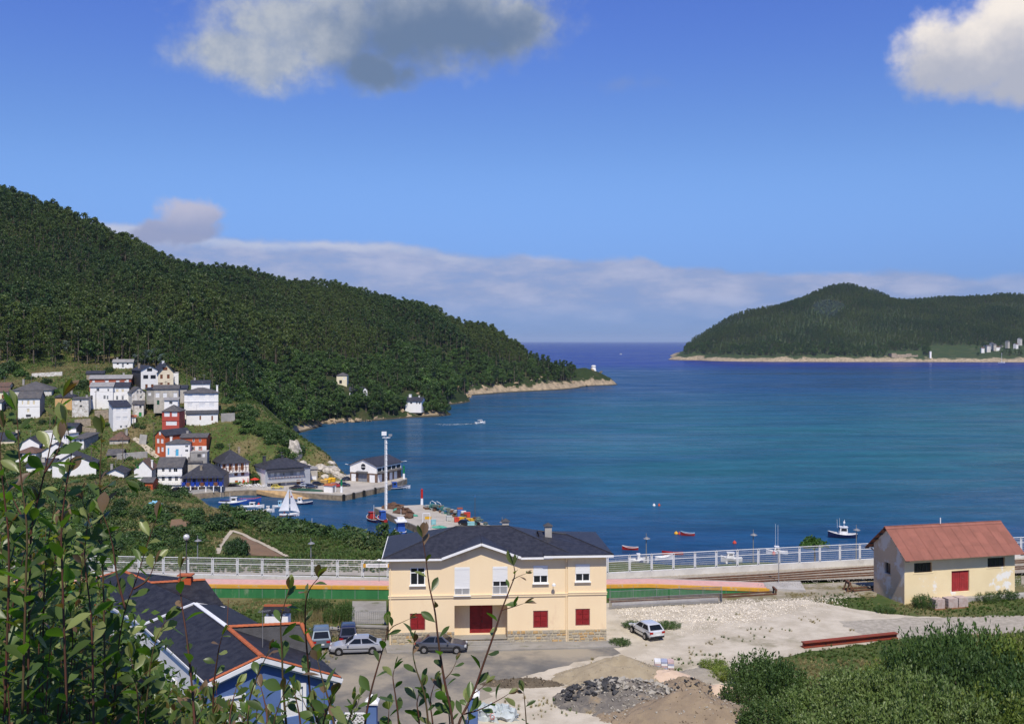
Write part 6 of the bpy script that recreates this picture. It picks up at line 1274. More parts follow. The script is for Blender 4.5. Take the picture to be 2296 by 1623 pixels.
# ------------------------------------------------------------------ platform, tracks, fence
M_PINK = mat('pink_paving', (.62, .36, .31), (.56, .315, .275), 1.6, .9, dirt=((.48, .36, .31), .7, .52, .70)); M_PGREEN = mat('platform_green_paint', (.036, .185, .060), (.026, .145, .048), .9, .8, dirt=((.16, .24, .14), 1.1, .58, .74), stretch=(1, 1, .35)); M_PYEL = mat('platform_yellow_paint', (.62, .32, .035), (.54, .29, .045), 1.5, .8, dirt=((.48, .39, .22), 1.6, .55, .70))
def fpt(px, Y, z=0.0): return Vector((X2(px, Y), Y, z))
def platform():
    ed = [(-60, 109.6, 24.35), (200, 108.7, 24.35), (480, 107.9, 24.35), (868, 107.2, 24.35), (1362, 107.8, 24.35), (1454, 108.1, 24.35), (1545, 108.9, 24.0), (1640, 109.8, 23.62), (1726, 110.9, 23.22)]
    g_, y_, p_, c_ = MB(), MB(), MB(), MB()
    for i in range(len(ed)-1):
        a, b = fpt(*ed[i]), fpt(*ed[i+1]); n = Vector((0, 1, 0)); k = lambda q, d, z: Vector((q.x*(1+d/q.y), q.y+d, z))
        hw = 3.0; lo = GZ-.1
        g_.poly([Vector((a.x, a.y, lo)), Vector((b.x, b.y, lo)), Vector((b.x, b.y, b.z-.32)), Vector((a.x, a.y, a.z-.32))])
        # yellow kerb with a nose
        A0, B0 = k(a, -.06, a.z-.32), k(b, -.06, b.z-.32); y_.mesh([A0, B0, k(b, -.06, b.z), k(a, -.06, a.z), k(b, .38, b.z), k(a, .38, a.z), k(b, .0, b.z-.32), k(a, 0, a.z-.32)], [(0, 1, 2, 3), (3, 2, 4, 5), (1, 0, 7, 6)])
        p_.poly([k(a, .383, a.z), k(b, .383, b.z), k(b, hw-.32, b.z), k(a, hw-.32, a.z)])
        c_.mesh([k(a, hw-.317, a.z+.004), k(b, hw-.317, b.z+.004), k(b, hw, b.z+.004), k(a, hw, a.z+.004), k(b, hw, lo), k(a, hw, lo)], [(0, 1, 2, 3), (3, 2, 4, 5)])
    j_ = MB()
    for px in range(120, 1700, 52):
        xs_ = [e_[0] for e_ in ed]; Yq = float(np.interp(px, xs_, [e_[1] for e_ in ed])); zq = float(np.interp(px, xs_, [e_[2] for e_ in ed])); p = fpt(px, Yq); j_.box(p.x-.018, p.y-.012, GZ-.05, p.x+.018, p.y-.003, zq-.33); j_.box(p.x-.012, p.y-.066, zq-.31, p.x+.012, p.y-.062, zq-.003)
    root = p_.build('platform', M_PINK); tag(root, kind='structure'); g_.build('platform_wall', M_PGREEN, root); y_.build('platform_edge', M_PYEL, root); c_.build('back_kerb', M_CONC, root); j_.build('joints', M_MIDGREY, root)
    q = MB(); b = fpt(*ed[-1]); q.prism([(b.x-.3, b.y), (b.x+3.6, b.y-1.0), (b.x+4.2, b.y+3.2), (b.x-.1, b.y+3.0)], GZ-.1, 23.3); tag(q.build('crossing_slab', M_CONC), kind='structure')
platform()
M_RAIL = mat('rusty_rail', (.14, .065, .035), (.09, .045, .028), 2, .8); M_BALL = mat('track_ballast', (.27, .235, .18), (.37, .33, .27), 3, .98, bump=.9, bscale=6); M_SLEEP = mat('sleeper', (.17, .14, .11), None, 2, .95)
def track(label, pts, gauge=1.0, ballast=True, sl=True):
    t = thing('railway_track', label, 'railway track', fpt(*pts[0])); o = fpt(*pts[0])
    P3 = [fpt(*p)-o for p in pts]; dense = []
    for i in range(len(P3)-1):
        n = max(1, int((P3[i+1]-P3[i]).length/1.2)); dense += [P3[i].lerp(P3[i+1], j/n) for j in range(n)]
    dense.append(P3[-1])
    for s in (-1, 1):
        q = MB(); L_ = []
        for i, p in enumerate(dense):
            d = (dense[min(i+1, len(dense)-1)]-dense[max(i-1, 0)]).normalized(); L_.append(p+Vector((-d.y, d.x, 0))*s*gauge/2+Vector((0, 0, .12)))
        for i in range(len(L_)-1): q.bar(L_[i], L_[i+1], .07, .15)
        q.build('rail', M_RAIL, t)
    if sl:
        sm = MB().box(-1.0, -.12, -.05, 1.0, .12, .035).data('sleeper', M_SLEEP)
        for i, p in enumerate(dense[:-1]):
            d = dense[i+1]-p; link('sleeper', sm, t, loc=p+Vector((0, 0, .0)), rot=(0, 0, math.atan2(d.y, d.x)+math.pi/2))
track('rusty railway track along the white fence', [(1300, 112.6, 23.33), (1500, 113.6, 23.33), (1720, 116.2, 23.33), (1972, 120.3, 23.33), (2420, 125.0, 23.33)], sl=False); track('second rusty track branching off behind the ramp of the platform', [(1600, 112.9, 23.33), (1720, 114.2, 23.33), (1972, 117.2, 23.33), (2420, 121.5, 23.33)], sl=False)
track('rusty siding track before the green platform wall', [(1366, 106.2, 23.02), (1500, 107.2, 23.02), (1640, 108.4, 23.02), (1735, 109.5, 23.02)], sl=False); track('short siding ending at the buffer stop by the goods shed', [(1895, 110.6, 23.05), (1990, 112.0, 23.05)], sl=False)
tag(MB().poly([fpt(1290, 110.9, 23.36), fpt(1500, 111.3, 23.36), fpt(1726, 113.8, 23.36), fpt(1972, 115.2, 23.36), fpt(2420, 119, 23.36), fpt(2420, 127.35, 23.36), fpt(1972, 122.35, 23.36), fpt(1362, 114.75, 23.36)]).build('ballast_bed', M_BALL), kind='structure')
t = thing('buffer_stop', 'rusty steel buffer stop in the dry grass by the goods shed', 'buffer stop', fpt(1895, 110.6, 23.05)); q = MB(); q.bar((0, -.5, 0), (.3, -.5, 1.0), .12); q.bar((0, .5, 0), (.3, .5, 1.0), .12); q.bar((.9, -.5, 0), (.3, -.5, 1.0), .1); q.bar((.9, .5, 0), (.3, .5, 1.0), .1); q.build('frame', M_RAIL, t); MB().bar((.3, -.8, .95), (.3, .8, .95), .22, .26).build('beam', M_RAIL, t)
t = thing('buffer_stop', 'small rusty rail stop at the foot of the platform ramp', 'buffer stop', fpt(1737, 109.5, 23.02)); q = MB(); q.bar((0, -.5, 0), (0, -.5, .6), .14); q.bar((0, .5, 0), (0, .5, .6), .14); q.build('frame', M_RAIL, t); MB().bar((0, -.7, .55), (0, .7, .55), .2).build('beam', M_RAIL, t)

def drape(name, pts, dz, m, n=14):
    a, b, c, d = [Vector(fpt(*p)) for p in pts]; V = []
    for j in range(n):
        for i in range(n): p = a.lerp(b, i/(n-1)).lerp(d.lerp(c, i/(n-1)), j/(n-1)); V.append((p.x, p.y, gz(p.x, p.y)+dz))
    tag(MB().mesh(V, [(j*n+i, j*n+i+1, (j+1)*n+i+1, (j+1)*n+i) for j in range(n-1) for i in range(n-1)]).build(name, m), kind='structure')
M_BDIRT = mat('stony_ground', (.36, .32, .25), (.27, .235, .17), .5, .98, bump=.9, bscale=5, dirt=((.17, .145, .065), .3, .48, .62))
drape('stony_ground', [(1740, 106.6), (1965, 108.2), (1972, 115.6), (1740, 113.2)], .035, M_BDIRT); drape('stony_ground', [(1366, 103.4), (1740, 106.55), (1740, 110.2), (1366, 107.6)], .03, M_BDIRT); drape('stony_ground', [(2290, 113.5), (2420, 115), (2420, 119.5), (2290, 117.8)], .035, M_BDIRT)
def fence():
    line = [(148, 115.2), (870, 112.4), (1362, 114.8), (1972, 122.4), (2420, 127.4)]; pts = [fpt(px, Y, 24.0) for px, Y in line]; seg = [(pts[i+1]-pts[i]).length for i in range(len(pts)-1)]
    t = thing('metal_fence', 'long white metal panel fence along the railway', 'fence', pts[0]); o = pts[0]; w0 = thing('fence_wall', 'low pale concrete wall carrying the white fence', 'wall', pts[0])
    for i in range(len(pts)-1):
        a, b = pts[i]-o, pts[i+1]-o; MB().bar(a+Vector((0, .1, -.55)), b+Vector((0, .1, -.55)), .35, 1.1).build('wall_section', mat('white_concrete', (.60, .58, .53), (.50, .48, .44), .5, .95, dirt=((.38, .36, .32), .8, .55, .75)), w0)
    pw = 2.72; gap = .10; frame = MB(); h0, h1 = .08, 1.92; b_ = .06; L = pw-gap*2
    frame.bar((0, 0, h0), (L, 0, h0), b_); frame.bar((0, 0, h1), (L, 0, h1), b_); frame.bar((0, 0, h0), (0, 0, h1), b_); frame.bar((L, 0, h0), (L, 0, h1), b_); frame.bar((0, 0, 1.28), (L, 0, 1.28), .045); fm = frame.data('fence_panel', M_FRAME)
    wm = MB()
    for k in range(1, 8): z = h0+(h1-h0)*k/8; wm.bar((.03, .0, z), (L-.03, 0, z), .024)
    for k in range(1, 26): x = L*k/26; wm.bar((x, .012, h0), (x, .012, h1), .006)
    wmd = wm.data('wire_mesh', mat('galvanised_wire', (.55, .55, .54), None, 2, .5)); pm = MB().bar((0, 0, -.05), (0, 0, 2.0), .055).data('fence_post', M_FRAME); cl = MB().box(-.09, -.05, .15, .09, .05, .22).box(-.09, -.05, 1.75, .09, .05, 1.82).data('clamp', M_DGREY)
    for i in range(len(pts)-1):
        a, b = pts[i]-o, pts[i+1]-o; n = max(1, round((b-a).length/pw)); d = (b-a)/n; rz = math.atan2(d.y, d.x)
        for k in range(n):
            p = a+d*k; f = link('panel', fm, t, loc=p+d.normalized()*gap, rot=(0, 0, rz), scale=(d.length/pw, 1, 1)); link('wire_mesh', wmd, f); po = link('post', pm, t, loc=p, rot=(0, 0, rz)); link('clamp', cl, po)
    # station name board hung on the fence
    p = fpt(845, 112.2, 24.0); sg = thing('name_board', 'small white name board with yellow ends on the fence left of the station', 'sign', p); MB().box(-1.45, -.06, 1.25, 1.45, -.02, 1.65).build('board', M_FRAME, sg); MB().box(-1.5, -.065, 1.24, -1.2, -.061, 1.66).build('yellow_end', M_PYEL, sg); MB().box(1.2, -.065, 1.24, 1.5, -.061, 1.66).build('yellow_end', M_PYEL, sg); q = MB(); r = random.Random(2)
    for k in range(14): q.box(-1.0+k*.145, -.066, 1.4, -1.0+k*.145+.09, -.062, 1.5)
    q.build('lettering', M_DGREY, sg)
fence()
# grey crowd barrier railings round the cellar ramp beside the station
M_GALV = mat('galvanised_steel', (.30, .30, .30), (.24, .24, .25), 2, .5, metal=.4)
railing('grey steel railing along the sunken ramp, front run', [G(1366, 1366, GZ), G(1500, 1358, GZ), G(1618, 1352, GZ)], 1.05, 46, M_GALV, r=.022); railing('grey steel railing along the sunken ramp, back run', [G(1366, 1347, GZ), G(1500, 1341, GZ), G(1618, 1336, GZ), G(1619, 1351.5, GZ)], 1.0, 46, M_GALV, r=.022)
railing('thin grey railing on the stone wall beside the station', [G(790, 1399, GZ)+Vector((0, 0, .3)), G(866, 1399, GZ)+Vector((0, 0, .3))], .9, 16, M_GALV, r=.018)
tag(MB().prism([g2(1372, 1364, GZ), g2(1610, 1351, GZ), g2(1610, 1344, GZ), g2(1372, 1356, GZ)], GZ-.1, GZ+.25).build('ramp_kerb', M_CONC), kind='structure')
# lamps
def globe_lamp(label, base, h):
    t = thing('globe_lamp', label, 'street lamp', base); MB().lathe([(.12, 0), (.07, .5), (.06, h)], 8).build('pole', M_DGREY, t); MB().lathe([(.05, 0), (.26, .1), (.34, .34), (.26, .58), (.05, .68)], 12, (0, 0, h)).build('globe', mat('lamp_globe', (.62, .62, .62), (.4, .4, .42), 2, .15, spec=.6), t, smooth=True); MB().lathe([(.1, 0), (.13, .06)], 8, (0, 0, h-.08)).build('collar', M_DGREY, t)
globe_lamp('black lamp post with round globe rising behind the red chimney', fpt(418, 109.6, 24.35), 4.35); globe_lamp('globe lamp peeping over the right end of the station roof', fpt(1325, 110.5, 24.3), 3.55)
def road_lamp(label, px, ytop, Y=198, m=M_GALV):
    p = fpt(px, Y); z = gz(p.x, p.y); top = CZ-(ytop-HY)*Y/F; t = thing('street_lamp', label, 'street lamp', (p.x, p.y, z)); h = top-z; MB().lathe([(.16, 0), (.09, h*.6), (.06, h)], 8).build('pole', m, t); MB().lathe([(.06, .0), (.62, -.28), (.7, -.36), (.5, -.44), (.12, -.42)], 10, (.1, 0, h-.7)).build('lamp_head', m, t)
for px, yt, lb in ((443, 1200, 'steel street lamp beyond the fence near the black globe lamp'), (697, 1206, 'steel street lamp beyond the fence where the field path ends'), (1449, 1195, 'steel street lamp on the promenade by the inflatable boat'), (1689, 1187, 'steel street lamp on the promenade by the boat on trestles'), (1920, 1176, 'steel street lamp on the promenade near the goods shed'), (1126, 1159, 'steel street lamp showing over the station ridge')): road_lamp(lb, px, yt, 198 if px != 1126 else 207)
t = thing('signal_post', 'thin grey post beside the tracks near the platform ramp', 'post', fpt(1944-200+2, 113.4, 23.4)); MB().bar((0, 0, 0), (0, 0, 3.3), .07).bar((0, 0, 3.3), (-.35, 0, 3.5), .08).build('pole', M_GALV, t)
t = thing('platform_lamp', 'small white lamp on a stand upon the pink platform', 'lamp', fpt(850, 109.4, 24.35)); MB().bar((0, 0, 0), (0, 0, 2.2), .05).build('pole', M_GALV, t); MB().lathe([(.05, 0), (.3, .12), (.05, .25)], 8, (0, 0, 2.15)).build('lamp_head', M_FRAME, t)
# promenade beyond the fence
def strip(name, x0, x1, y0, y1, dz, m, n=60):
    q = MB(); V = []; xs = np.linspace(x0, x1, n)
    for px in xs:
        for Y in (y0, y1): x = X2(px, Y); V.append((x, Y, gz(x, Y)+dz))
    q.mesh(V, [(2*i, 2*i+2, 2*i+3, 2*i+1) for i in range(n-1)]); o = q.build(name, m); tag(o, kind='structure'); return o
strip('promenade', 890, 2560, 186, 205, .15, mat('promenade_paving', (.30, .21, .18), (.25, .18, .155), .6, .9)); strip('lane', -100, 889, 186, 196, .12, mat('lane_surface', (.36, .33, .28), (.30, .27, .23), .5, .95))
pr_ = [Vector((X2(px, 205.3), 205.3, gz(X2(px, 205.3), 205.3))) for px in np.linspace(1380, 2500, 24)]
railing('pale railing along the seaward edge of the promenade', pr_, 1.1, 8, M_GALV, r=.03)
# ------------------------------------------------------------------ loose things in the yard
t = thing('steel_girder', 'long rusty red steel girder lying on the gravel', 'girder', G(1800, 1452, GZ), 0); d = G(2010, 1430, GZ)-G(1800, 1452, GZ); q = MB(); q.bar((0, 0, .06), d+Vector((0, 0, .06)), .55, .08); q.bar((0, 0, .48), d+Vector((0, 0, .48)), .55, .08); q.bar((0, 0, .27), d+Vector((0, 0, .27)), .12, .36); q.build('beam', mat('red_oxide_steel', (.24, .045, .022), (.18, .05, .03), 1.5, .75), t)
M_PAL = mat('concrete_pavers', (.40, .30, .26), (.48, .40, .36), 3, .95)
for k, (px, py) in enumerate(((2101, 1364), (2130, 1362), (2153, 1360))):
    t = thing('paver_stack', ['stack of pale pavers wrapped on a pallet, nearest the shed bush', 'middle stack of pale pavers before the shed', 'stack of pale pavers furthest along the shed wall'][k], 'paver stack', G(px, py, GZ), R(14))
    for j in range(6): MB().box(-.55+.01*(j % 2), -.5, .12+j*.155, .55+.01*(j % 2), .5, .12+j*.155+.145).build('paver_layer', M_PAL, t)
    MB().box(-.6, -.55, 0, .6, .55, .115).build('pallet', M_WOOD, t)
t = thing('bag_pallet', 'pallet of pale cement bags behind the sand heap', 'bag stack', G(1489, 1500, GZ), R(-5)); MB().box(-.8, -.5, 0, .8, .5, .12).build('pallet', M_WOOD, t)
for j in range(4):
    for i in range(3): q = MB(); q.box(-.78+i*.53, -.48, .13+j*.16, -.78+i*.53+.5, .48, .13+j*.16+.15); q.build('bag', [M_PLASTW, mat('blue_grey_bag', (.35, .38, .50), None, 3, .8), mat('pink_bag', (.55, .40, .38), None, 3, .8)][(i+j) % 3], t)
# heaps of earth, sand and rubble
def mound(name, label, px, py, rx, ry, h, m, seed, rz=0.0, pw=1.25, rough=.10):
    p = G(px, py, GZ); n = 52; q = MB(); V = []; Fc = []; r = np.random.default_rng(seed)
    gx = np.linspace(-1, 1, n); XX, YY = np.meshgrid(gx, gx); rad = np.hypot(XX, YY)
    nz = fnoise(XX*4+seed*7, YY*4, .9, 4, seed)-.5; nz2 = fnoise(XX*30+seed*3, YY*30, 2.0, 3, seed+4)-.5
    ZZ = h*np.clip(1-(rad*(1+.55*nz))**pw, 0, 1)**1.05*(1+.6*nz)+nz2*rough*1.6*(rad < 1.0)-.06*(rad > .93)
    V = np.stack([XX*rx, YY*ry, ZZ], -1).reshape(-1, 3).tolist()
    for j in range(n-1):
        for i in range(n-1):
            if min(rad[j, i], rad[j+1, i], rad[j, i+1], rad[j+1, i+1]) < 1.08: Fc.append((j*n+i, j*n+i+1, (j+1)*n+i+1, (j+1)*n+i))
    q.mesh(V, Fc); t = thing(name, label, 'heap', p, rz); q.build('pile', m, t, smooth=True)
    def top(x, y):
        i = int(np.clip((x/rx+1)/2*(n-1), 0, n-1)); j = int(np.clip((y/ry+1)/2*(n-1), 0, n-1)); return float(ZZ[j, i])
    return t, top
M_SAND = mat('brown_sand', (.33, .275, .185), (.28, .23, .155), 1.2, .98, bump=.8, bscale=7, dirt=((.36, .30, .20), 1.5, .6, .75)); M_RUBD = mat('dark_rubble_earth', (.115, .105, .095), (.185, .165, .14), 1.2, .98, bump=1.0, bscale=6, dirt=((.26, .20, .13), .6, .55, .7)); M_EARTH = mat('brown_earth', (.26, .20, .135), (.215, .165, .115), 1.0, .98, bump=.9, bscale=6, dirt=((.27, .21, .13), .8, .55, .72)); M_PSAND = mat('pink_sand', (.55, .42, .31), (.49, .37, .27), 1.5, .98, bump=.4, bscale=9); M_GRAVEL = mat('grey_chippings', (.30, .27, .22), (.25, .225, .185), 3, .98, bump=.8, bscale=9)
CHUNK = []
for i in range(6):
    r = np.random.default_rng(60+i); q = MB(); d = r.normal(size=(9, 3)); d /= np.linalg.norm(d, axis=1)[:, None]; bmh = bmesh.new()
    for v in d*np.array([1, .8, .55])*(.7+.5*r.random((9, 1))): bmh.verts.new(v*.5)
    bmesh.ops.convex_hull(bmh, input=bmh.verts); me = bpy.data.meshes.new('chunk'); bmh.to_mesh(me); bmh.free(); CHUNK.append(me)
def chunks(t, top, n, box, m, smin, smax, seed, name='chunk'):
    r = random.Random(seed); ms = []
    for c in CHUNK: k = c.copy(); k.materials.clear(); k.materials.append(m); ms.append(k)
    for i in range(n):
        x, y = r.uniform(box[0], box[1]), r.uniform(box[2], box[3]); s = r.uniform(smin, smax); o = link(name, r.choice(ms), t, loc=(x, y, top(x, y)+s*.12), rot=(r.uniform(-.7, .7), r.uniform(-.7, .7), r.random()*6.3), scale=(s, s, s))
def debris(t, top, n, box, ms, smin, smax, seed):
    r = np.random.default_rng(seed); base = [np.array([v.co[:] for v in c.vertices]) for c in CHUNK]; fc = [[tuple(p.vertices) for p in c.polygons] for c in CHUNK]; q = MB()
    for i in range(n):
        x, y = r.uniform(box[0], box[1]), r.uniform(box[2], box[3]); z = top(x, y)
        if z < .03: continue
        s = smin+(smax-smin)*r.random()**2.2; k = r.integers(6); q.cur = int(r.integers(len(ms))); a = r.random()*6.28; v = base[k]*s; v = np.stack([v[:, 0]*math.cos(a)-v[:, 2]*math.sin(a), v[:, 1], v[:, 0]*math.sin(a)+v[:, 2]*math.cos(a)], -1)+np.array([x, y, z+.02]); q.mesh(v.tolist(), fc[k])
    tag(q.build('debris', ms, t), kind='stuff')
M_BCH = mat('black_asphalt_chunk', (.035, .036, .040), (.06, .06, .062), 3, .9); M_CCH = mat('pale_concrete_chunk', (.38, .35, .29), (.30, .28, .24), 3, .95)
t, tp = mound('sand_heap', 'tall brown sand heap on the yard behind the rubble', 1388, 1522, 5.4, 2.8, 1.75, M_SAND, 1); chunks(t, tp, 46, (-4.6, 4.6, -2.4, 1.4), M_CCH, .08, .26, 8); debris(t, tp, 700, (-5.2, 5.2, -2.7, 2.7), [M_SAND, M_CCH, M_SAND], .05, .22, 33)
t, tp = mound('rubble_heap', 'dark rubble heap with black asphalt lumps and pale concrete chunks', 1395, 1572, 5.2, 3.2, 1.55, M_RUBD, 2, pw=1.6, rough=.25); chunks(t, tp, 130, (-4.6, -.4, -1.4, 2.2), M_BCH, .25, .85, 3); debris(t, tp, 1300, (-5, 5, -3, 3), [M_BCH, M_CCH, M_RUBD, M_CCH], .08, .4, 31); chunks(t, tp, 130, (-2.2, 3.8, -1.2, 2.3), M_CCH, .2, .75, 4); chunks(t, tp, 50, (-4, 3.5, -2.4, .5), M_CCH, .12, .35, 5)
t, tp = mound('earth_heap', 'large smooth brown earth heap beside the willow scrub', 1545, 1612, 5.6, 3.2, 2.0, M_EARTH, 3, rough=.2); chunks(t, tp, 90, (-5, 5, -2.6, 2.8), M_CCH, .07, .26, 6); chunks(t, tp, 40, (-5, 5, -2.6, 2.8), M_BCH, .06, .2, 16); debris(t, tp, 900, (-5.4, 5.4, -3.1, 3.1), [M_EARTH, M_CCH, M_EARTH], .05, .3, 32)
t, tp = mound('rubble_heap', 'brown heap edged with black asphalt crumbs', 1535, 1553, 3.2, 2.0, 1.2, M_EARTH, 4, rough=.2); chunks(t, tp, 46, (-2.2, 2.0, -1.4, -.2), M_BCH, .18, .5, 7); debris(t, tp, 500, (-3, 3, -1.9, 1.9), [M_EARTH, M_CCH, M_BCH], .06, .3, 34)
t, tp = mound('sand_heap', 'low pink sand heap between the brown heaps', 1492, 1527, 3.2, 1.8, .95, M_PSAND, 5, rough=.04); t, tp = mound('gravel_heap', 'low grey chippings heap right of the bag pallet', 1568, 1518, 2.8, 1.6, .7, M_GRAVEL, 6); t, tp = mound('sand_heap', 'long pale pink sand ridge at the scrub edge', 1618, 1556, 3.6, 1.5, .7, M_PSAND, 7, R(-18), rough=.06)
t, tp = mound('rubble_heap', 'low heap of rubble and brick bits at the earth heap foot', 1440, 1608, 3.4, 1.8, .55, M_EARTH, 8, rough=.25); chunks(t, tp, 90, (-2.8, 2.8, -1.3, 1.3), M_CCH, .1, .42, 9)
M_STAIN = mat('dark_damp_soil', (.085, .068, .048), (.13, .105, .075), 1.0, .95, bump=.6, bscale=6)
t, tp = mound('soil_ridge', 'low dark damp soil ridge on the road edge', 1170, 1535, 3.4, .8, .5, M_STAIN, 9, pw=1.4, rough=.3); debris(t, tp, 500, (-3.4, 3.4, -.8, .8), [M_STAIN, M_EARTH], .06, .35, 35)
# white stones strewn over the yard: a mass nobody could count
def stones():
    r = np.random.default_rng(3); q = MB(); base = [np.array([v.co[:] for v in c.vertices]) for c in CHUNK]; fc = [[tuple(p.vertices) for p in c.polygons] for c in CHUNK]; n = 0
    while n < 5200:
        px, py = r.uniform(1380, 1900), r.uniform(1338, 1425)
        if py > 1345+75*math.exp(-((px-1560)/190)**2)+8*r.normal() or py < 1352-.028*(px-1380): continue
        p = G(px, py, GZ+.01); s = r.uniform(.07, .24)*(.6 if py > 1395 else 1); k = r.integers(6); a = r.random()*6.28; v = base[k]*s; v = np.stack([v[:, 0]*math.cos(a)-v[:, 1]*math.sin(a), v[:, 0]*math.sin(a)+v[:, 1]*math.cos(a), v[:, 2]], -1)+np.array([p.x, p.y, p.z+s*.1]); q.mesh(v.tolist(), fc[k]); n += 1
    tag(q.build('white_stones', mat('white_limestone', (.74, .68, .57), (.58, .52, .42), 1.5, .95)), 'pale loose stones strewn over the station yard', 'stones', kind='stuff')
    q = MB(); n = 0
    while n < 2600:
        px, py = r.uniform(1300, 2300), r.uniform(1258, 1312); Y = 26.4*F/(py-HY)
        lo_ = 1300-(px-1500)*.075 if px > 1500 else 1300
        x = X2(px, Y)
        if Y > 121.5+(px-1972)*.0107 or Y < 110.9: continue
        s = r.uniform(.06, .16); k = r.integers(6); v = base[k]*s+np.array([x, Y, 23.38]); q.mesh(v.tolist(), fc[k]); n += 1
    tag(q.build('ballast_stones', mat('ballast_stone', (.42, .39, .33), (.30, .27, .23), 1.5, .95)), 'pale ballast stones between the rails', 'stones', kind='stuff')
stones()
# ================================================================== the row of houses below the camera
M_BLUEW = mat('blue_render', (.10, .17, .36), (.085, .145, .32), .6, .85, dirt=((.13, .20, .38), 1.2, .6, .75)); M_ORW = mat('orange_render', (.46, .085, .025), None, .8, .85)
M_SLATER = mat('row_slate', (.018, .0185, .024), (.032, .033, .040), 1.8, .55, bump=.4, bscale=7, spec=.2, dirt=((.12, .115, .11), 1.3, .70, .82)); M_FASC = mat('white_fascia', (.74, .75, .77), (.66, .67, .69), 1, .6)
def row():
    a, b, c, d = G(587, 1471.5, 29.7), G(464, 1530, 28.6), G(767, 1519, 27.4), G(509, 1405.6, 29.7)
    e, f = G(437, 1353, 29.8), G(322, 1400.5, 28.6); g, h = G(675, 1397.6, 29.7), G(712, 1470, 27.7)
    k = b.lerp(f, .2); n, q_, m = G(167, 1311.5, 28.2), G(274, 1279, 30.2), G(337, 1307, 29.9); r, s = G(461, 1300, 29.9), G(504, 1358, 28.4); w1, w2 = G(581, 1397, 28.0), G(505, 1356, 28.0)
    TH = .18
    def roof(name, t, polys, mt=M_SLATER):
        mb = MB(); o = t.location
        for pl in polys: mb.slab([p-o for p in pl], TH)
        return mb.build(name, mt, t)
    def walls(t, name, pts, mt, zb=GZ-.3, inset=.35, closed=False):
        mb = MB(); o = t.location
        for i in range(len(pts)-1): A, B = pts[i]-o, pts[i+1]-o; mb.poly([Vector((A.x, A.y, zb-o.z)), Vector((B.x, B.y, zb-o.z)), B-Vector((0, 0, .15)), A-Vector((0, 0, .15))])
        return mb.build(name, mt, t)
    def tiles(t, A, B, w=.34, step=.36, lift=.05, m=M_TERRA):
        """ridge tiles, one by one"""
        o = t.location; A, B = A-o, B-o; L = (B-A).length; u = (B-A).normalized(); nn = int(L/step); sd = u.cross(Vector((0, 0, 1))).normalized()
        q = MB(); V = []; K = 5
        for x in (0, step+.06):
            for j in range(K+1): an = math.pi*j/K; V.append((x, math.cos(an)*w/2, math.sin(an)*w*.42+(.02 if x == 0 else 0)))
        q.mesh(V, [(j, j+1, K+2+j, K+1+j) for j in range(K)]+[tuple(reversed(range(K+1)))]); me = q.data('ridge_tile', m)
        up = sd.cross(u).normalized(); M3 = Matrix((u, sd*-1, up)).transposed()
        for i in range(nn): o_ = link('ridge_tile', me, t, loc=A+u*(i*step)+Vector((0, 0, lift-.04)), rot=M3.to_euler())
    inb = lambda p, cpt, dist: p+(cpt-p).normalized()*dist
    # --- blue house
    t = thing('blue_house', 'blue gabled house with slate roof and orange ridge tiles', 'house', Vector((a.x, a.y, GZ)))
    roof('roof', t, [[a, b, k, d][::-1], [a, c, h, d], [d, h, g]]); bk = G(600, 1391, 28.0); o = t.location
    # gable wall, set back under the verge, with window openings
    dirn = (c-b); dirn.z = 0; dirn.normalize(); nrm = Vector((dirn.y, -dirn.x, 0)); back = -nrm*.45
    A, B, C_ = a+back-Vector((0, 0, .22)), b+dirn*.14+back-Vector((0, 0, .20)), c-dirn*.45+back-Vector((0, 0, .20))
    zb = GZ-.3; Wd = (C_-B).length; u = Vector((C_.x-B.x, C_.y-B.y, 0)).normalized(); W2 = Vector((C_.x-B.x, C_.y-B.y, 0)).length; org = Vector((B.x, B.y, zb))
    Hlow = min(B.z, C_.z)-zb-.02
    def along(px, py):   # picture pixel on the gable wall -> along, height
        ux = (px-CX)/F; x = (ux*org.y-org.x)/(u.x-ux*u.y); yy = org.y+u.y*x; return x, CZ-(py-HY)*yy/F-zb
    w_ = []
    for x0, y0, x1, y1 in ((497, 1537, 543, 1590), (637, 1528, 679, 1580)):
        p, q2 = along(x0, y1), along(x1, y0); z1 = min(Hlow-.02, q2[1]); w_.append((p[0], z1-1.9, q2[0], z1))
    dx = along(711, 1600)[0], along(735, 1600)[0]; dr = (dx[0], .3, dx[1], 2.6)
    mb = MB(); wall_face(mb, org-o, u, W2, Hlow, w_+[dr], rec=.25); T = lambda p: p-o
    mb.poly([org-o+Vector((0, 0, Hlow)), org-o+u*W2+Vector((0, 0, Hlow)), T(C_), T(A), T(B)])
    # flanks
    fl = lambda p, q2: mb.poly([Vector((p.x, p.y, zb))-o, Vector((q2.x, q2.y, zb))-o, q2-o, p-o])
    Kk = inb(k, d, .14)-Vector((0, 0, .2)); Hh = inb(h, d, .45)-Vector((0, 0, .2)); fl(Kk, B); fl(C_, Hh); fl(Hh, inb(g, d, .5)-Vector((0, 0, 1.2))); mb.build('wall', M_BLUEW, t)
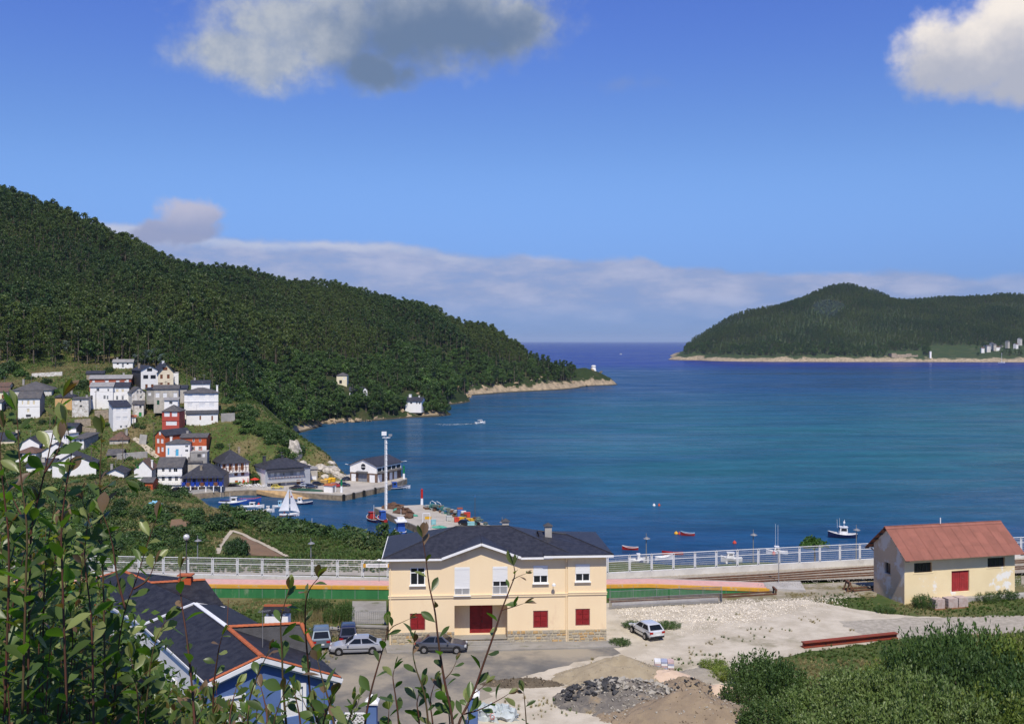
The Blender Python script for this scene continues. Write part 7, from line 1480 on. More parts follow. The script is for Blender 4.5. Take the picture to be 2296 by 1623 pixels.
    for hh in w_:
        z0 = hh[1]; ww = MB(); M_ = Matrix.Translation(org-o) @ Matrix(((u.x, nrm.x*-1, 0, 0), (u.y, nrm.y*-1, 0, 0), (0, 0, 1, 0), (0, 0, 0, 1)))
        for x0, z0_, x1, z1_ in ((hh[0]-.22, hh[1]-.1, hh[0], hh[3]+.22), (hh[2], hh[1]-.1, hh[2]+.22, hh[3]+.22), (hh[0], hh[3], hh[2], hh[3]+.22)): ww.box(x0, -.05, z0_, x1, -.004, z1_, M_)
        wo = ww.build('window', M_FRAME, t); ms = MB(); nn = int((hh[3]-hh[1])/.08)
        for i in range(nn): ms.box(hh[0]+.02, .08, hh[1]+(hh[3]-hh[1])*i/nn+.006, hh[2]-.02, .13, hh[1]+(hh[3]-hh[1])*(i+1)/nn, M_)
        ms.build('roller_shutter', M_SHUT, wo)
    M_ = Matrix.Translation(org-o) @ Matrix(((u.x, -nrm.x, 0, 0), (u.y, -nrm.y, 0, 0), (0, 0, 1, 0), (0, 0, 0, 1))); MB().box(dr[0], .1, dr[1], dr[2], .2, dr[3], M_).build('door', M_GLASS, t); MB().box(dr[0]-.15, -.05, dr[1], dr[0], -.004, dr[3]+.15, M_).box(dr[2], -.05, dr[1], dr[2]+.15, -.004, dr[3]+.15, M_).build('door_frame', M_FRAME, t)
    tiles(t, a, d); tiles(t, d, g, .3); tiles(t, g, h, .34)
    for A_, B_ in ((a, b), (a, c)):
        tiles(t, A_+Vector((0, 0, -.02))+back*.2, B_+Vector((0, 0, -.02))+back*.2, .22, .34); MB().bar(A_-o+Vector((0, 0, -.20))-back*.12, B_-o+Vector((0, 0, -.20))-back*.12, .1, .26).build('bargeboard', M_FASC, t); MB().bar(A_-o+Vector((0, 0, -.42))+back*.35, B_-o+Vector((0, 0, -.42))+back*.35, .16, .14).build('soffit_board', M_FASC, t)
    MB().bar(c-o+Vector((0, 0, -.16)), h-o+Vector((0, 0, -.16)), .14).build('gutter', M_FASC, t); MB().bar(b-o+Vector((0, 0, -.16)), k-o+Vector((0, 0, -.16)), .14).build('gutter', M_FASC, t)
    # chimney with slate cap and ridge of tiles; aerials
    p = G(620, 1398, 29.4)-o; ch = MB().box(p.x-.85, p.y-.1, p.z-1.2, p.x+.85, p.y+.9, p.z+.55).build('chimney', M_WHITE, t)
    for i in range(4): MB().box(p.x-.75+i*.4, p.y+.0, p.z+.553, p.x-.6+i*.4, p.y+.8, p.z+.75).build('flue_post', M_WHITE, ch)
    MB().slab([(p.x-1, p.y-.25, p.z+.95), (p.x+1, p.y-.25, p.z+.95), (p.x+1, p.y+.4, p.z+1.2), (p.x-1, p.y+.4, p.z+1.2)], .12).slab([(p.x-1, p.y+.4, p.z+1.2), (p.x+1, p.y+.4, p.z+1.2), (p.x+1, p.y+1.05, p.z+.95), (p.x-1, p.y+1.05, p.z+.95)], .12).build('chimney_cap', M_SLATER, ch); MB().bar((p.x-1, p.y+.4, p.z+1.24), (p.x+1, p.y+.4, p.z+1.24), .2, .12).build('cap_tiles', M_TERRA, ch)
    p = G(589, 1450, 29.3)-o; q = MB(); q.bar((p.x, p.y, p.z-.3), (p.x, p.y, p.z+2.5), .04); q.bar((p.x-.3, p.y, p.z+2.35), (p.x+.5, p.y+.2, p.z+2.45), .03)
    for i in range(6): x = p.x-.25+i*.13; q.bar((x, p.y-.25, p.z+2.4), (x, p.y+.35, p.z+2.4), .018)
    q.build('aerial', M_GALV, t); p = d-o; MB().bar(p, p+Vector((.1, 0, 2.0)), .04).build('aerial_pole', M_BROWN, t)
    # --- white house
    t = thing('white_house', 'white house with slate roof joined behind the blue one', 'house', Vector((d.x, d.y, GZ))); o = t.location
    roof('roof', t, [[d, k, f, e][::-1], [d, w1, w2, e]]); mb = MB(); zb = GZ-.3; Ff = inb(f, e, .14)-Vector((0, 0, .2)); K2 = inb(k, d, .14)-Vector((0, 0, .2)); fl = lambda p, q2: mb.poly([Vector((p.x, p.y, zb))-o, Vector((q2.x, q2.y, zb))-o, q2-o, p-o]); fl(Ff, K2); E2 = e-Vector((0, 0, .25)); mb.poly([Vector((Ff.x, Ff.y, zb))-o, Ff-o, E2-o, Vector((E2.x, E2.y, zb))-o]); mb.poly([Vector((w2.x, w2.y, zb))-o, w2-o, E2-o, Vector((E2.x, E2.y, zb))-o]); fl(w1-Vector((.2, .1, .2)), w2-Vector((.2, .1, .2))); mb.build('wall', M_WHITE, t)
    MB().bar(d-o+Vector((0, 0, .05)), e-o+Vector((0, 0, .05)), .34, .06).build('ridge_flashing', M_FASC, t); MB().bar(e-o+Vector((0, 0, .0)), f-o+Vector((0, 0, 0)), .2, .24).build('bargeboard', M_FASC, t); MB().bar(k-o+Vector((0, 0, -.16)), f-o+Vector((0, 0, -.16)), .14).build('gutter', M_FASC, t)
    u2 = (K2-Ff); u2.z = 0; L2 = u2.length; u2.normalize(); o2 = Vector((Ff.x, Ff.y, zb))-o
    for x in (.28, .62): window_obj(t, o2+Vector((u2.y, -u2.x, 0))*.1, u2, (L2*x, 2.9, L2*x+1.1, 4.1), 'dark', .02)
    # --- red house
    t = thing('red_house', 'orange-red house with hipped slate roof and brick chimney at the row end', 'house', Vector((m.x, m.y, GZ))); o = t.location
    e2 = e+Vector((-.05, .06, .12)); f2 = f+Vector((-.06, .07, .10)); nb = n+Vector((3.2, 4.6, 0)); rb = r+Vector((-1.0, 3.2, -1.5)); t2 = G(441, 1349, 28.9)
    roof('roof', t, [[e2, f2, n, q_, m][::-1], [n, nb, q_][::-1], [m, t2, s, r], [m, q_, r+Vector((0, 0, .0))][::1], [q_, nb, rb, r]])
    mb = MB(); N2 = inb(n, q_, .2)-Vector((0, 0, .2)); F2 = inb(f2, e2, .16)-Vector((0, 0, .2)); md = N2.lerp(F2, .45)
    mb.cur = 0; mb.poly([Vector((N2.x, N2.y, zb))-o, Vector((md.x, md.y, zb))-o, md-o, N2-o]); NB = nb-Vector((.2, .2, .2)); mb.poly([Vector((NB.x, NB.y, zb))-o, Vector((N2.x, N2.y, zb))-o, N2-o, NB-o]); S2 = s-Vector((1.6, .4, .25)); R2 = rb-Vector((1.6, .2, .5)); mb.poly([Vector((S2.x, S2.y, zb))-o, Vector((R2.x, R2.y, zb))-o, R2-o, r-o-Vector((1.6, 0, .35)), S2-o])
    mb.cur = 1; mb.poly([Vector((md.x, md.y, zb))-o, Vector((F2.x, F2.y, zb))-o, F2-o, md-o]); T2 = t2-Vector((0, 0, .2)); mb.cur = 0; mb.poly([Vector((T2.x, T2.y, zb))-o, Vector((S2.x, S2.y, zb))-o, S2-o, T2-o]); mb.build('wall', [M_ORW, M_WHITE], t)
    tiles(t, m, q_, .3); tiles(t, m, r, .3); tiles(t, q_, n, .28)
    MB().bar(f2-o+Vector((0, 0, -.16)), n-o+Vector((0, 0, -.16)), .16).build('gutter', M_FASC, t); MB().bar(t2-o+Vector((0, 0, -.14)), s-o+Vector((0, 0, -.14)), .16).build('gutter', M_FASC, t)
    p = G(416, 1306, 29.8)-o; ch = MB().box(p.x-.52, p.y-.25, p.z-.9, p.x+.52, p.y+.4, p.z+.42).build('chimney', M_ORW, t); MB().box(p.x-.46, p.y-.2, p.z+.423, p.x+.46, p.y+.35, p.z+.60).build('flue', M_DGREY, ch); MB().box(p.x-.62, p.y-.35, p.z+.603, p.x+.62, p.y+.5, p.z+.70).build('chimney_cap', M_TERRA, ch)
row()
# gate posts, lattice balustrade, sacks at the bottom of the view
def gatepost(label, px, py, h=1.9):
    t = thing('gate_post', label, 'gate post', G(px, py, GZ)); MB().box(-.35, -.35, -.3, .35, .35, h).build('pillar', M_BLUEW, t); MB().mesh([(-.48, -.48, h+.003), (.48, -.48, h+.003), (.48, .48, h+.003), (-.48, .48, h+.003), (-.48, -.48, h+.14), (.48, -.48, h+.14), (.48, .48, h+.14), (-.48, .48, h+.14), (0, 0, h+.62)], [(0, 3, 2, 1), (0, 1, 5, 4), (1, 2, 6, 5), (2, 3, 7, 6), (3, 0, 4, 7), (4, 5, 8), (5, 6, 8), (6, 7, 8), (7, 4, 8)]).build('cap', M_FRAME, t)
gatepost('blue gate post with white pyramid cap beside the lattice', 834, 1640, 2.0); gatepost('blue gate post with white cap near the white sacks', 1060, 1640, 2.5)
t = thing('lattice_balustrade', 'white pierced concrete balustrade between the blue house and gate post', 'balustrade', G(748, 1640, GZ)); d = G(826, 1640, GZ)-G(748, 1640, GZ); q = MB(); L = d.length; q.box(0, -.06, .0, L, .06, .35); q.box(0, -.07, 1.22, L, .07, 1.32)
for i in range(int(L/.28)):
    for j in range(3): x, z = .14+i*.28, .36+.14+j*.28; q.mesh([(x+.13*math.cos(a_)*k, y, z+.13*math.sin(a_)*k) for k in (1, .62) for y in (-.05, .05) for a_ in [2*math.pi*n/8 for n in range(8)]], [(n, (n+1) % 8, 16+(n+1) % 8, 16+n) for n in range(8)]+[(8+(n+1) % 8, 8+n, 24+n, 24+(n+1) % 8) for n in range(8)]+[(16+n, 16+(n+1) % 8, 24+(n+1) % 8, 24+n) for n in range(8)])
q.build('lattice', M_FRAME, t)
M_SACK = mat('pale_sack', (.50, .54, .54), (.40, .45, .46), 1.5, .8, bump=.6, bscale=3)
for k, (px, py, s) in enumerate(((1098, 1612, 1.0), (1125, 1606, .9), (1142, 1612, .8), (1078, 1600, .7))):
    o = heap('sack', ['big pale builder sack with a red letter, beside the gate post', 'big pale builder sack behind the lettered one', 'slumped pale builder sack at the sand edge', 'small pale sack leaning by the blue gate post'][k], 'sack', G(px, py, GZ), .75*s, .65*s, 1.0*s, M_SACK, 20+k)
    if k == 0:
        q = MB(); arc = [(.16*math.cos(R(x)), 0, .2*math.sin(R(x))) for x in range(50, 361, 31)]+[(.16, 0, 0), (.03, 0, 0)]
        for i in range(len(arc)-1): q.bar(arc[i], arc[i+1], .03, .06, up=(0, 1, 0))
        q.build('letter', M_RP, o, loc=(.2, -.74, .5), rot=(R(-18), 0, 0))
mound('sand_heap', 'small pale sand heap at the foot of the sacks', 1110, 1650, 3.0, 1.4, .7, M_PSAND, 12, rough=.03)
# ================================================================== cars
M_TYRE = mat('tyre', (.014, .014, .014), None, 4, .9); M_RIM = mat('alloy_rim', (.45, .45, .46), None, 3, .35, metal=.7); M_CGL = mat('car_glass', (.010, .013, .018), None, 1, .12, spec=.25); M_TRIM = mat('black_trim', (.018, .018, .02), None, 2, .6); M_TAIL = mat('tail_lamp', (.35, .012, .01), None, 2, .2); M_HEAD = mat('head_lamp', (.55, .57, .58), None, 2, .1); M_PLATE = mat('number_plate', (.75, .75, .73), None, 2, .5)
def paint(name, c): return mat('paint_'+name, c, tuple(x*.93 for x in c), 1, .28, metal=.25, coat=.6, spec=.5)
def car(label, p, rz, pm, kind='hatch', L=4.3, W=1.72, H=1.46, group=None, detail=True):
    """x forward; lower body lofted over stations, cabin above"""
    t = thing('parked_car', label, 'car', p, rz, group); h = L/2; belt = .92 if kind != 'mpv' else 1.0
    if kind == 'sedan': st = [(-h, .72, .42, .86), (-h+.12, .84, .30, .97), (-h+.75, .92, .24, 1.0), (-.3, .95, .22, .95), (.9, .95, .22, .93), (h-.75, .92, .24, .84), (h-.18, .80, .30, .70), (h, .62, .42, .58)]; cab = [(-h+.35, -h+1.25), (h-1.35, h-2.15)]
    elif kind == 'mpv': st = [(-h, .80, .42, .95), (-h+.10, .90, .30, 1.05), (-.6, .96, .22, 1.03), (.7, .96, .22, 1.0), (h-.75, .92, .24, .95), (h-.18, .80, .30, .74), (h, .60, .42, .58)]; cab = [(-h+.06, -h+.42), (h-.75, h-1.85)]
    else: st = [(-h, .78, .42, .84), (-h+.10, .88, .30, .95), (-.5, .95, .22, .95), (.8, .95, .22, .92), (h-.8, .92, .24, .86), (h-.18, .80, .30, .70), (h, .62, .42, .56)]; cab = [(-h+.10, -h+.62), (h-1.15, h-1.95)]
    V = []; k = 8
    for x, w_, zl, zt in st:
        w2 = w_*W/2; V += [(x, -w2*.9, zl), (x, -w2, zl+.16), (x, -w2, zt-.20), (x, -w2*.90, zt), (x, w2*.90, zt), (x, w2, zt-.20), (x, w2, zl+.16), (x, w2*.9, zl)]
    n = len(st); q = MB(); q.mesh(V, [(i*k+j, (i+1)*k+j, (i+1)*k+(j+1) % k, i*k+(j+1) % k) for i in range(n-1) for j in range(k)]+[tuple(range(k))[::-1], tuple(range((n-1)*k, n*k))])
    body = q.build('body', pm, t, smooth=True, sharp=38)
    (rb, rt), (fb, ft) = cab; wb, wt = W*.455, W*.365; zb = belt-.03; zr = H-.04
    ring = lambda xr, xf, w_, z, wf=1.0: [(xr, -w_, z), (xf, -w_*wf, z), (xf, w_*wf, z), (xr, w_, z)]
    b, tp = ring(rb, fb, wb, zb), ring(rt, ft, wt, zr); ty = ring(rt+.12, ft-.12, wt*.8, H)
    q = MB(); q.mesh(b+tp+ty, [(0, 1, 5, 4), (1, 2, 6, 5), (2, 3, 7, 6), (3, 0, 4, 7), (4, 5, 9, 8), (5, 6, 10, 9), (6, 7, 11, 10), (7, 4, 8, 11), (8, 9, 10, 11)]); q.build('cabin', pm, t, smooth=True, sharp=30)
    def panel(i, j, a0, a1, z0, z1, name, mt):      # glass panel on a cabin side, between corners i and j
        B0, B1, T0, T1 = [Vector(x) for x in (b[i], b[j], tp[i], tp[j])]; f = lambda a, z: (B0.lerp(B1, a)).lerp(T0.lerp(T1, a), z); P4 = [f(a0, z0), f(a1, z0), f(a1, z1), f(a0, z1)]; nn = (P4[1]-P4[0]).cross(P4[3]-P4[0]).normalized()*.012
        MB().slab([x+nn for x in P4], .002).build(name, mt, t) if False else MB().poly([x+nn for x in P4]).build(name, mt, t)
    panel(0, 1, .06, .47, .12, .88, 'side_window', M_CGL); panel(0, 1, .51, .90, .12, .88, 'side_window', M_CGL); panel(2, 3, .10, .49, .12, .88, 'side_window', M_CGL); panel(2, 3, .53, .94, .12, .88, 'side_window', M_CGL); panel(1, 2, .06, .94, .06, .92, 'windscreen', M_CGL); panel(3, 0, .08, .92, .14, .90, 'rear_window', M_CGL)
    R_ = .31; wy = W/2-.09
    for x in (-h+.82, h-.86):
        for s in (-1, 1):
            wl = MB().lathe([(R_*.62, -.1), (R_, -.09), (R_, .09), (R_*.62, .1)], 14).data('tyre', M_TYRE); o = link('wheel', wl, t, loc=(x, s*(wy+.035), R_), rot=(R(90), 0, 0)); link('rim', MB().lathe([(R_*.60, -.106), (R_*.63, 0), (R_*.60, .106)], 12).lathe([(R_*.18, -.125), (R_*.18, .125)], 8).data('rim', M_RIM), o); MB().lathe([(R_*1.16, -.03), (R_*1.16, .03)], 14).build('wheel_arch', M_TRIM, t, loc=(x, s*(W/2*.953-.028), R_+.03), rot=(R(90), 0, 0))
    if detail:
        for s in (-1, 1):
            MB().box(-h-.015, s*.60-.16, .68, -h+.06, s*.60+.16, .86).build('tail_lamp', M_TAIL, t); MB().box(h-.2, s*.56-.17, .56, h-.03, s*.56+.17, .70).build('headlamp', M_HEAD, t); MB().box(fb-.35, s*(W/2-.02)-.07*(s < 0), belt-.05, fb-.2, s*(W/2-.02)+.16*s+.07*(s > 0)*0, belt+.10).build('mirror', pm, t); MB().box(-h+1.15, s*W/2*.955-.012, .5, h-1.2, s*W/2*.955+.012, .57).build('side_trim', M_TRIM, t)
        MB().box(-h-.03, -.26, .50, -h+.04, .26, .62).build('number_plate', M_PLATE, t); MB().box(-h-.02, -W*.41, .30, -h+.1, W*.41, .46).build('bumper', M_TRIM if kind == 'hatch' else pm, t); MB().box(h-.1, -W*.30, .30, h+.02, W*.30, .44).build('grille', M_TRIM, t)
    return t
g0 = Vector((0, 0, .013))
car('silver sedan parked before the station', G(798, 1462, GZ)+g0, R(186), paint('silver', (.42, .43, .46)), 'sedan', 4.55, 1.78, 1.45)
car('dark grey hatchback parked at the station steps', G(990, 1459, GZ)+g0, R(-2), paint('slate_grey', (.10, .105, .125)), 'sedan', 4.5, 1.78, 1.5)
car('grey-blue people carrier seen from behind by the stone wall', G(720, 1443, GZ)+g0, R(101), paint('blue_grey', (.13, .17, .21)), 'mpv', 4.4, 1.82, 1.68)
car('small navy van seen from behind beside the people carrier', G(781, 1437, GZ)+g0, R(99), paint('navy', (.012, .014, .045)), 'mpv', 4.1, 1.68, 1.75)
car('white hatchback on the grass edge of the gravel yard', G(1449, 1424, GZ)+g0, R(112), paint('white', (.66, .68, .70)), 'hatch', 4.1, 1.70, 1.42)
D0 = Vector((0, 0, 0))
for lb, px, py, rz, c, kd in [('black car under the galleried white house', 397, 1101.5, 80, (.012, .012, .015), 'hatch'), ('black car by the white house with brown shutters', 526, 1093.5, -25, (.012, .012, .015), 'hatch'), ('yellow small car behind the white railing', 622, 1095.5, 4, (.72, .55, .03), 'hatch'), ('dark brown car nearest the green net heap', 662, 1096.5, 170, (.05, .035, .03), 'sedan'), ('silver people carrier among the cars on the quay', 687, 1092, 15, (.42, .45, .50), 'mpv'), ('dark blue car in front of the silver people carrier', 699, 1094, 8, (.03, .05, .10), 'hatch'),
                              ('black car between the silver people carrier and the kiosk', 713, 1088, 20, (.015, .015, .02), 'hatch'), ('red car beside the green beacon on the quay', 755, 1092, 15, (.40, .03, .03), 'hatch'), ('dark blue car just behind the red one', 772, 1090, 10, (.03, .04, .07), 'hatch'), ('dark blue car parked at the store corner', 778, 1077, 50, (.04, .05, .09), 'hatch'), ('black car among the fish bins on the pier', 1045, 1177, -22, (.008, .008, .010), 'hatch')]:
    car(lb, G(px, py, DK)+Vector((0, 0, .01)), R(rz), paint(lb.split()[0]+str(px), c), kd, 4.1, 1.7, 1.45, detail=False)
# ================================================================== bushes, gardens, grass
def hit(px, py, y0=120.0, y1=900.0):
    """point of the land seen at a picture position"""
    ys = np.exp(np.linspace(math.log(y0), math.log(y1), 700)); xs = (px-CX)/F*ys; z = land(xs, ys); ray = CZ-(py-HY)*ys/F; k = np.where(z >= ray)[0]
    i = k[0] if len(k) else len(ys)-1; return Vector((xs[i], ys[i], z[i]))
def bush_mesh(seed, mt, n=16, per=46, size=.17, flat=.75, name='bush'):
    r = np.random.default_rng(seed); q = MB()
    for i in range(n):
        d = r.normal(size=3); d /= np.linalg.norm(d); d[2] = abs(d[2]); c = d*np.array([.62, .62, .55])*(.5+.5*r.random()); clump(q, c+np.array([0, 0, .22]), .36+.14*r.random(), per, size, r, flat)
    return q.data(name, mt)
B_HEDGE = [bush_mesh(i, m_hedge) for i in range(4)]; B_SCRUB = [bush_mesh(10+i, m_gorse) for i in range(3)]; B_BRIGHT = [bush_mesh(20+i, m_bright) for i in range(2)]; B_OAK = [bush_mesh(30+i, m_oak) for i in range(3)]
def bush(p, rx, h, meshes, label, r, group, name='bush', cat='bush'):
    o = link(name, r.choice(meshes), loc=(p[0], p[1], p[2]-.15*h), rot=(0, 0, r.random()*6.3), scale=(rx, rx*r.uniform(.85, 1.15), h)); return tag(o, label, cat, group)
rb_ = random.Random(21)
# hedge along the shore of the inner harbour
hl = [(508, 268), (540, 262), (570, 258), (600, 253), (640, 249), (680, 244), (720, 240), (760, 236), (800, 232), (840, 228), (872, 224)]
for k in range(95):
    f = rb_.random()*(len(hl)-1.001); i = int(f); f -= i; px = hl[i][0]*(1-f)+hl[i+1][0]*f; Y = hl[i][1]*(1-f)+hl[i+1][1]*f-rb_.random()*14; x = X2(px, Y); s = rb_.uniform(2.0, 4.0)
    bush((x, Y, gz(x, Y)), s, s*rb_.uniform(.8, 1.15), B_HEDGE+B_HEDGE+B_SCRUB, 'dense green bush in the thicket along the inner harbour shore', rb_, 'thicket along the harbour shore')
# thick greenery of the low ground on the left
n = 0; rest = []
while n < 330:
    px, py = rb_.uniform(-60, 445), rb_.uniform(1092, 1240)
    if (px > 300 and 1112 < py < 1150 and rb_.random() < .85) or (380 < px < 432 and 1155 < py < 1186): continue
    if py < 1100 and px > 330: continue
    p = hit(px, py); sz = rb_.uniform(1.6, 3.6); n += 1
    if n <= 70 and py > 1150: bush(p, sz, sz*rb_.uniform(.5, .85), B_HEDGE+B_HEDGE+B_SCRUB+B_BRIGHT, 'low leafy bush of the overgrown plots between railway and village', rb_, 'bushes of the overgrown plots')
    else: rest.append((p.x, p.y, p.z-.3, sz*.8))
bcol = bpy.data.collections.new('bush_prototypes')
for k, me in enumerate(B_HEDGE+B_SCRUB[:1]+B_BRIGHT[:1]): bcol.objects.link(bpy.data.objects.new('bush_%d' % k, me))
ra = np.array(rest); instancer('overgrown_thicket', ra[:, :3], np.random.default_rng(3).integers(0, 6, len(ra)), ra[:, 3], np.random.default_rng(4).random(len(ra))*6.28, bcol, 'tangled green thicket filling the overgrown plots below the village', 'thicket')
for px, py, s, h in [(505, 1186, 4.0, 3.6), (470, 1190, 3.4, 3.0), (445, 1180, 3.0, 2.6), (490, 1168, 3.2, 2.8), (545, 1148, 3.0, 3.0), (560, 1156, 2.8, 2.6), (392, 1118, 2.2, 2.6), (352, 1112, 2.0, 2.0), (415, 1112, 2.6, 2.2), (455, 1120, 2.8, 2.2), (265, 1140, 1.8, 1.8), (370, 1100, 2.6, 2.4), (340, 1096, 2.6, 2.4), (310, 1092, 2.4, 2.2)]:
    bush(hit(px, py), s, h, B_HEDGE, 'large rounded dark bush beside the field path and dry meadow', rb_, 'large bushes by the field path')
for px, py in ((530, 1232), (518, 1240), (545, 1240)):
    bush(hit(px, py+6), 2.2, 3.4, [bush_mesh(44, m_pine)], 'bluish green conifer bush in the fork of the field path', rb_, 'conifer bushes in the path fork')
# village gardens
for px, py, s, h, m in [(222, 908, 2.4, 2.2, 1), (230, 912, 2.0, 1.8, 1), (305, 958, 2.0, 2.0, 0), (355, 925, 2.4, 3.6, 0), (365, 932, 2.2, 3.0, 0), (338, 900, 2.0, 2.6, 1), (332, 915, 1.8, 2.2, 0), (420, 948, 2.8, 1.8, 1), (440, 950, 2.2, 1.6, 0), (405, 953, 2.0, 1.6, 1), (20, 942, 2.6, 2.4, 0), (40, 948, 2.2, 2.0, 0), (95, 950, 2.0, 1.8, 0), (115, 950, 1.8, 1.8, 1), (60, 960, 2.4, 1.6, 1), (82, 985, 3.0, 1.8, 1), (70, 990, 2.6, 1.6, 0), (165, 868, 3.6, 3.4, 0), (180, 872, 3.0, 2.6, 0), (190, 865, 3.0, 3.0, 0), (105, 860, 2.6, 3.0, 0), (68, 852, 2.4, 2.2, 0), (125, 880, 2.2, 1.8, 1), (10, 838, 5, 6, 0), (30, 835, 5, 6.5, 0), (45, 845, 4, 4, 1), (-10, 850, 5, 6, 0), (510, 905, 3.2, 3.0, 0), (520, 925, 3.0, 3.0, 0), (535, 900, 3.0, 3.0, 0), (500, 930, 2.2, 2.4, 1), (545, 920, 3.4, 3.0, 0), (270, 1060, 2.6, 1.6, 1), (295, 1055, 2.2, 1.6, 1), (290, 1030, 1.8, 1.4, 1), (306, 1042, 2.0, 1.4, 1), (240, 955, 1.8, 1.6, 1), (320, 960, 1.6, 1.4, 0), (30, 1070, 3, 2.6, 0), (60, 1085, 3, 2.4, 0), (90, 1092, 3, 2.4, 0), (20, 1100, 3, 2.6, 0), (345, 1075, 2.4, 1.8, 0), (225, 1068, 2.0, 1.8, 0), (208, 1074, 2.2, 1.6, 0), (130, 1090, 2.5, 2.0, 0), (172, 1084, 2.0, 1.6, 0), (492, 1003, 2.2, 1.6, 0), (230, 880, 1.8, 1.5, 0), (265, 850, 3.4, 2.2, 1), (245, 835, 2.6, 3.0, 0), (575, 1078, 2.4, 2.0, 0), (548, 1060, 2.2, 1.6, 0)]:
    bush(hit(px, py, 260), s, h, (B_HEDGE, B_BRIGHT)[m], ('dark green garden bush among the village houses', 'light green garden bush among the village houses')[m], rb_, ('dark garden bushes in the village', 'light garden bushes in the village')[m])
# thicket on the spur
for k in range(58):
    f = rb_.random(); px = 545+f*120+rb_.gauss(0, 12); py = 930+f*85+rb_.gauss(0, 14)
    lo = 905+(px-530)*.60
    p = hit(px, max(py, lo), 300); s = rb_.uniform(2.0, 3.6); bush(p, s, s*rb_.uniform(.7, 1.0), B_OAK, 'dark bush of the thicket covering the spur above the quay', rb_, 'thicket on the spur')
# trees standing alone
def tree(kind, label, px, py, s, name, y0=120.0, group=None, p=None):
    p = p or hit(px, py, y0); t = thing(name, label, 'tree', p, rb_.random()*6.3, group); t.scale = (s,)*3; c = [q for q in PROTO if q[0] == kind]; q = rb_.choice(c); link('trunk', q[1], t); link('crown', q[2], t); return t
for px, Y, s in ((858, 226, .6), (886, 224, .62), (914, 221, .8), (940, 219, .75)):
    x = X2(px, Y); tree('oak', 'leafy shrub-like tree between the station and the pier', 0, 0, s, 'harbour_tree', group='leafy trees before the pier', p=Vector((x, Y, gz(x, Y))))
x = X2(1826, 192); q = MB(); r2 = np.random.default_rng(77)
for k in range(22): d = r2.normal(size=3); d /= np.linalg.norm(d); d[2] = abs(d[2])*.8; clump(q, d*np.array([2.5, 2.5, 1.6])*(.5+.5*r2.random())+np.array([0, 0, 4.7]), .8, 70, .34, r2)
t = thing('pine_tree', 'round bright green pine rising behind the white fence', 'tree', (x, 192, gz(x, 192))); q.build('crown', leafmat('bright_pine_needle', (.05, .12, .018), (.08, .17, .025), nscale=.6), t); MB().tube([(0, 0, -.3), (.1, 0, 2.5), (0, .1, 5)], [.22, .17, .08], 6).build('trunk', m_bark, t)
for k, px in enumerate((1790, 1860, 1960, 1700, 1600)): x = X2(px, 207); bush((x, 207, gz(x, 207)), 1.8, 1.4, B_SCRUB, 'low scrub bush on the bank below the promenade', rb_, 'scrub below the promenade')
for px, py, s in ((668, 848, .9), (700, 858, 1.0), (735, 865, .8), (865, 893, 1.1), (880, 880, .8), (850, 885, .9), (905, 905, 1.0)): tree('oak', 'rounded tree on the shore below the yellow house', px, py+15, s, 'shore_tree', 560, 'trees on the shore below the yellow house')
for k, (px, py) in enumerate(((841, 868), (855, 878), (858, 884))):
    p = hit(px, py+10, 600); q = MB(); r2 = np.random.default_rng(80+k)
    for j in range(14): f = j/13; clump(q, (0, 0, 1+f*9), 1.7*(1-f)**.7+.3, 40, .6, r2)
    t = thing('cypress_tree', 'dark cone-shaped cypress by the white bungalow', 'tree', p, 0, 'cypresses by the bungalow'); q.build('crown', m_pine, t); MB().tube([(0, 0, -1), (0, 0, 3)], .2, 5).build('trunk', m_bark, t)
# field paths, tilled plots
def ribbon(name, pts, w, m, dz=.10):
    q = MB(); V = []; P3 = [hit(*p) for p in pts]; D_ = []
    for i in range(len(P3)-1):
        k = max(1, int((P3[i+1]-P3[i]).length/1.5)); D_ += [P3[i].lerp(P3[i+1], j/k) for j in range(k)]
    D_.append(P3[-1]); r = random.Random(4)
    for i, p in enumerate(D_):
        d = (D_[min(i+1, len(D_)-1)]-D_[max(0, i-1)]).normalized(); sd = Vector((-d.y, d.x, 0)).normalized()*(w/2*r.uniform(.8, 1.2))
        for s in (1, -1): c = p+sd*s; V.append((c.x, c.y, gz(c.x, c.y)+dz))
    q.mesh(V, [(2*i, 2*i+1, 2*i+3, 2*i+2) for i in range(len(D_)-1)]); o = q.build(name, m); tag(o, kind='structure'); return o
M_PATH = mat('pale_path', (.46, .40, .31), (.38, .33, .25), .6, .98, bump=.4, bscale=4); M_TILL = mat('tilled_earth', (.20, .125, .075), (.16, .105, .065), .5, .98, bump=.5, bscale=3, dirt=((.20, .18, .09), .4, .58, .72))
ribbon('field_path', [(646, 1249), (615, 1233), (580, 1216), (548, 1200), (520, 1190)], 1.05, M_PATH, .12); ribbon('field_path', [(520, 1191), (503, 1210), (492, 1228), (487, 1243)], 1.0, M_PATH, .115); ribbon('garden_path', [(325, 1137), (360, 1143), (400, 1152), (430, 1160)], 1.0, M_PATH)
ribbon('village_lane', [(300, 984), (318, 998), (335, 1012), (355, 1030)], 2.2, M_PATH, .2)
def plot(name, pts, m, dz=.08):
    P3 = [hit(*p) for p in pts]; c = sum(P3, Vector())/len(P3); V = []; n = 7; q = MB()
    a, b, c_, d = P3
    for j in range(n):
        for i in range(n): p = a.lerp(b, i/(n-1)).lerp(d.lerp(c_, i/(n-1)), j/(n-1)); V.append((p.x, p.y, gz(p.x, p.y)+dz))
    q.mesh(V, [(j*n+i, j*n+i+1, (j+1)*n+i+1, (j+1)*n+i) for j in range(n-1) for i in range(n-1)]); tag(q.build(name, m), kind='structure')
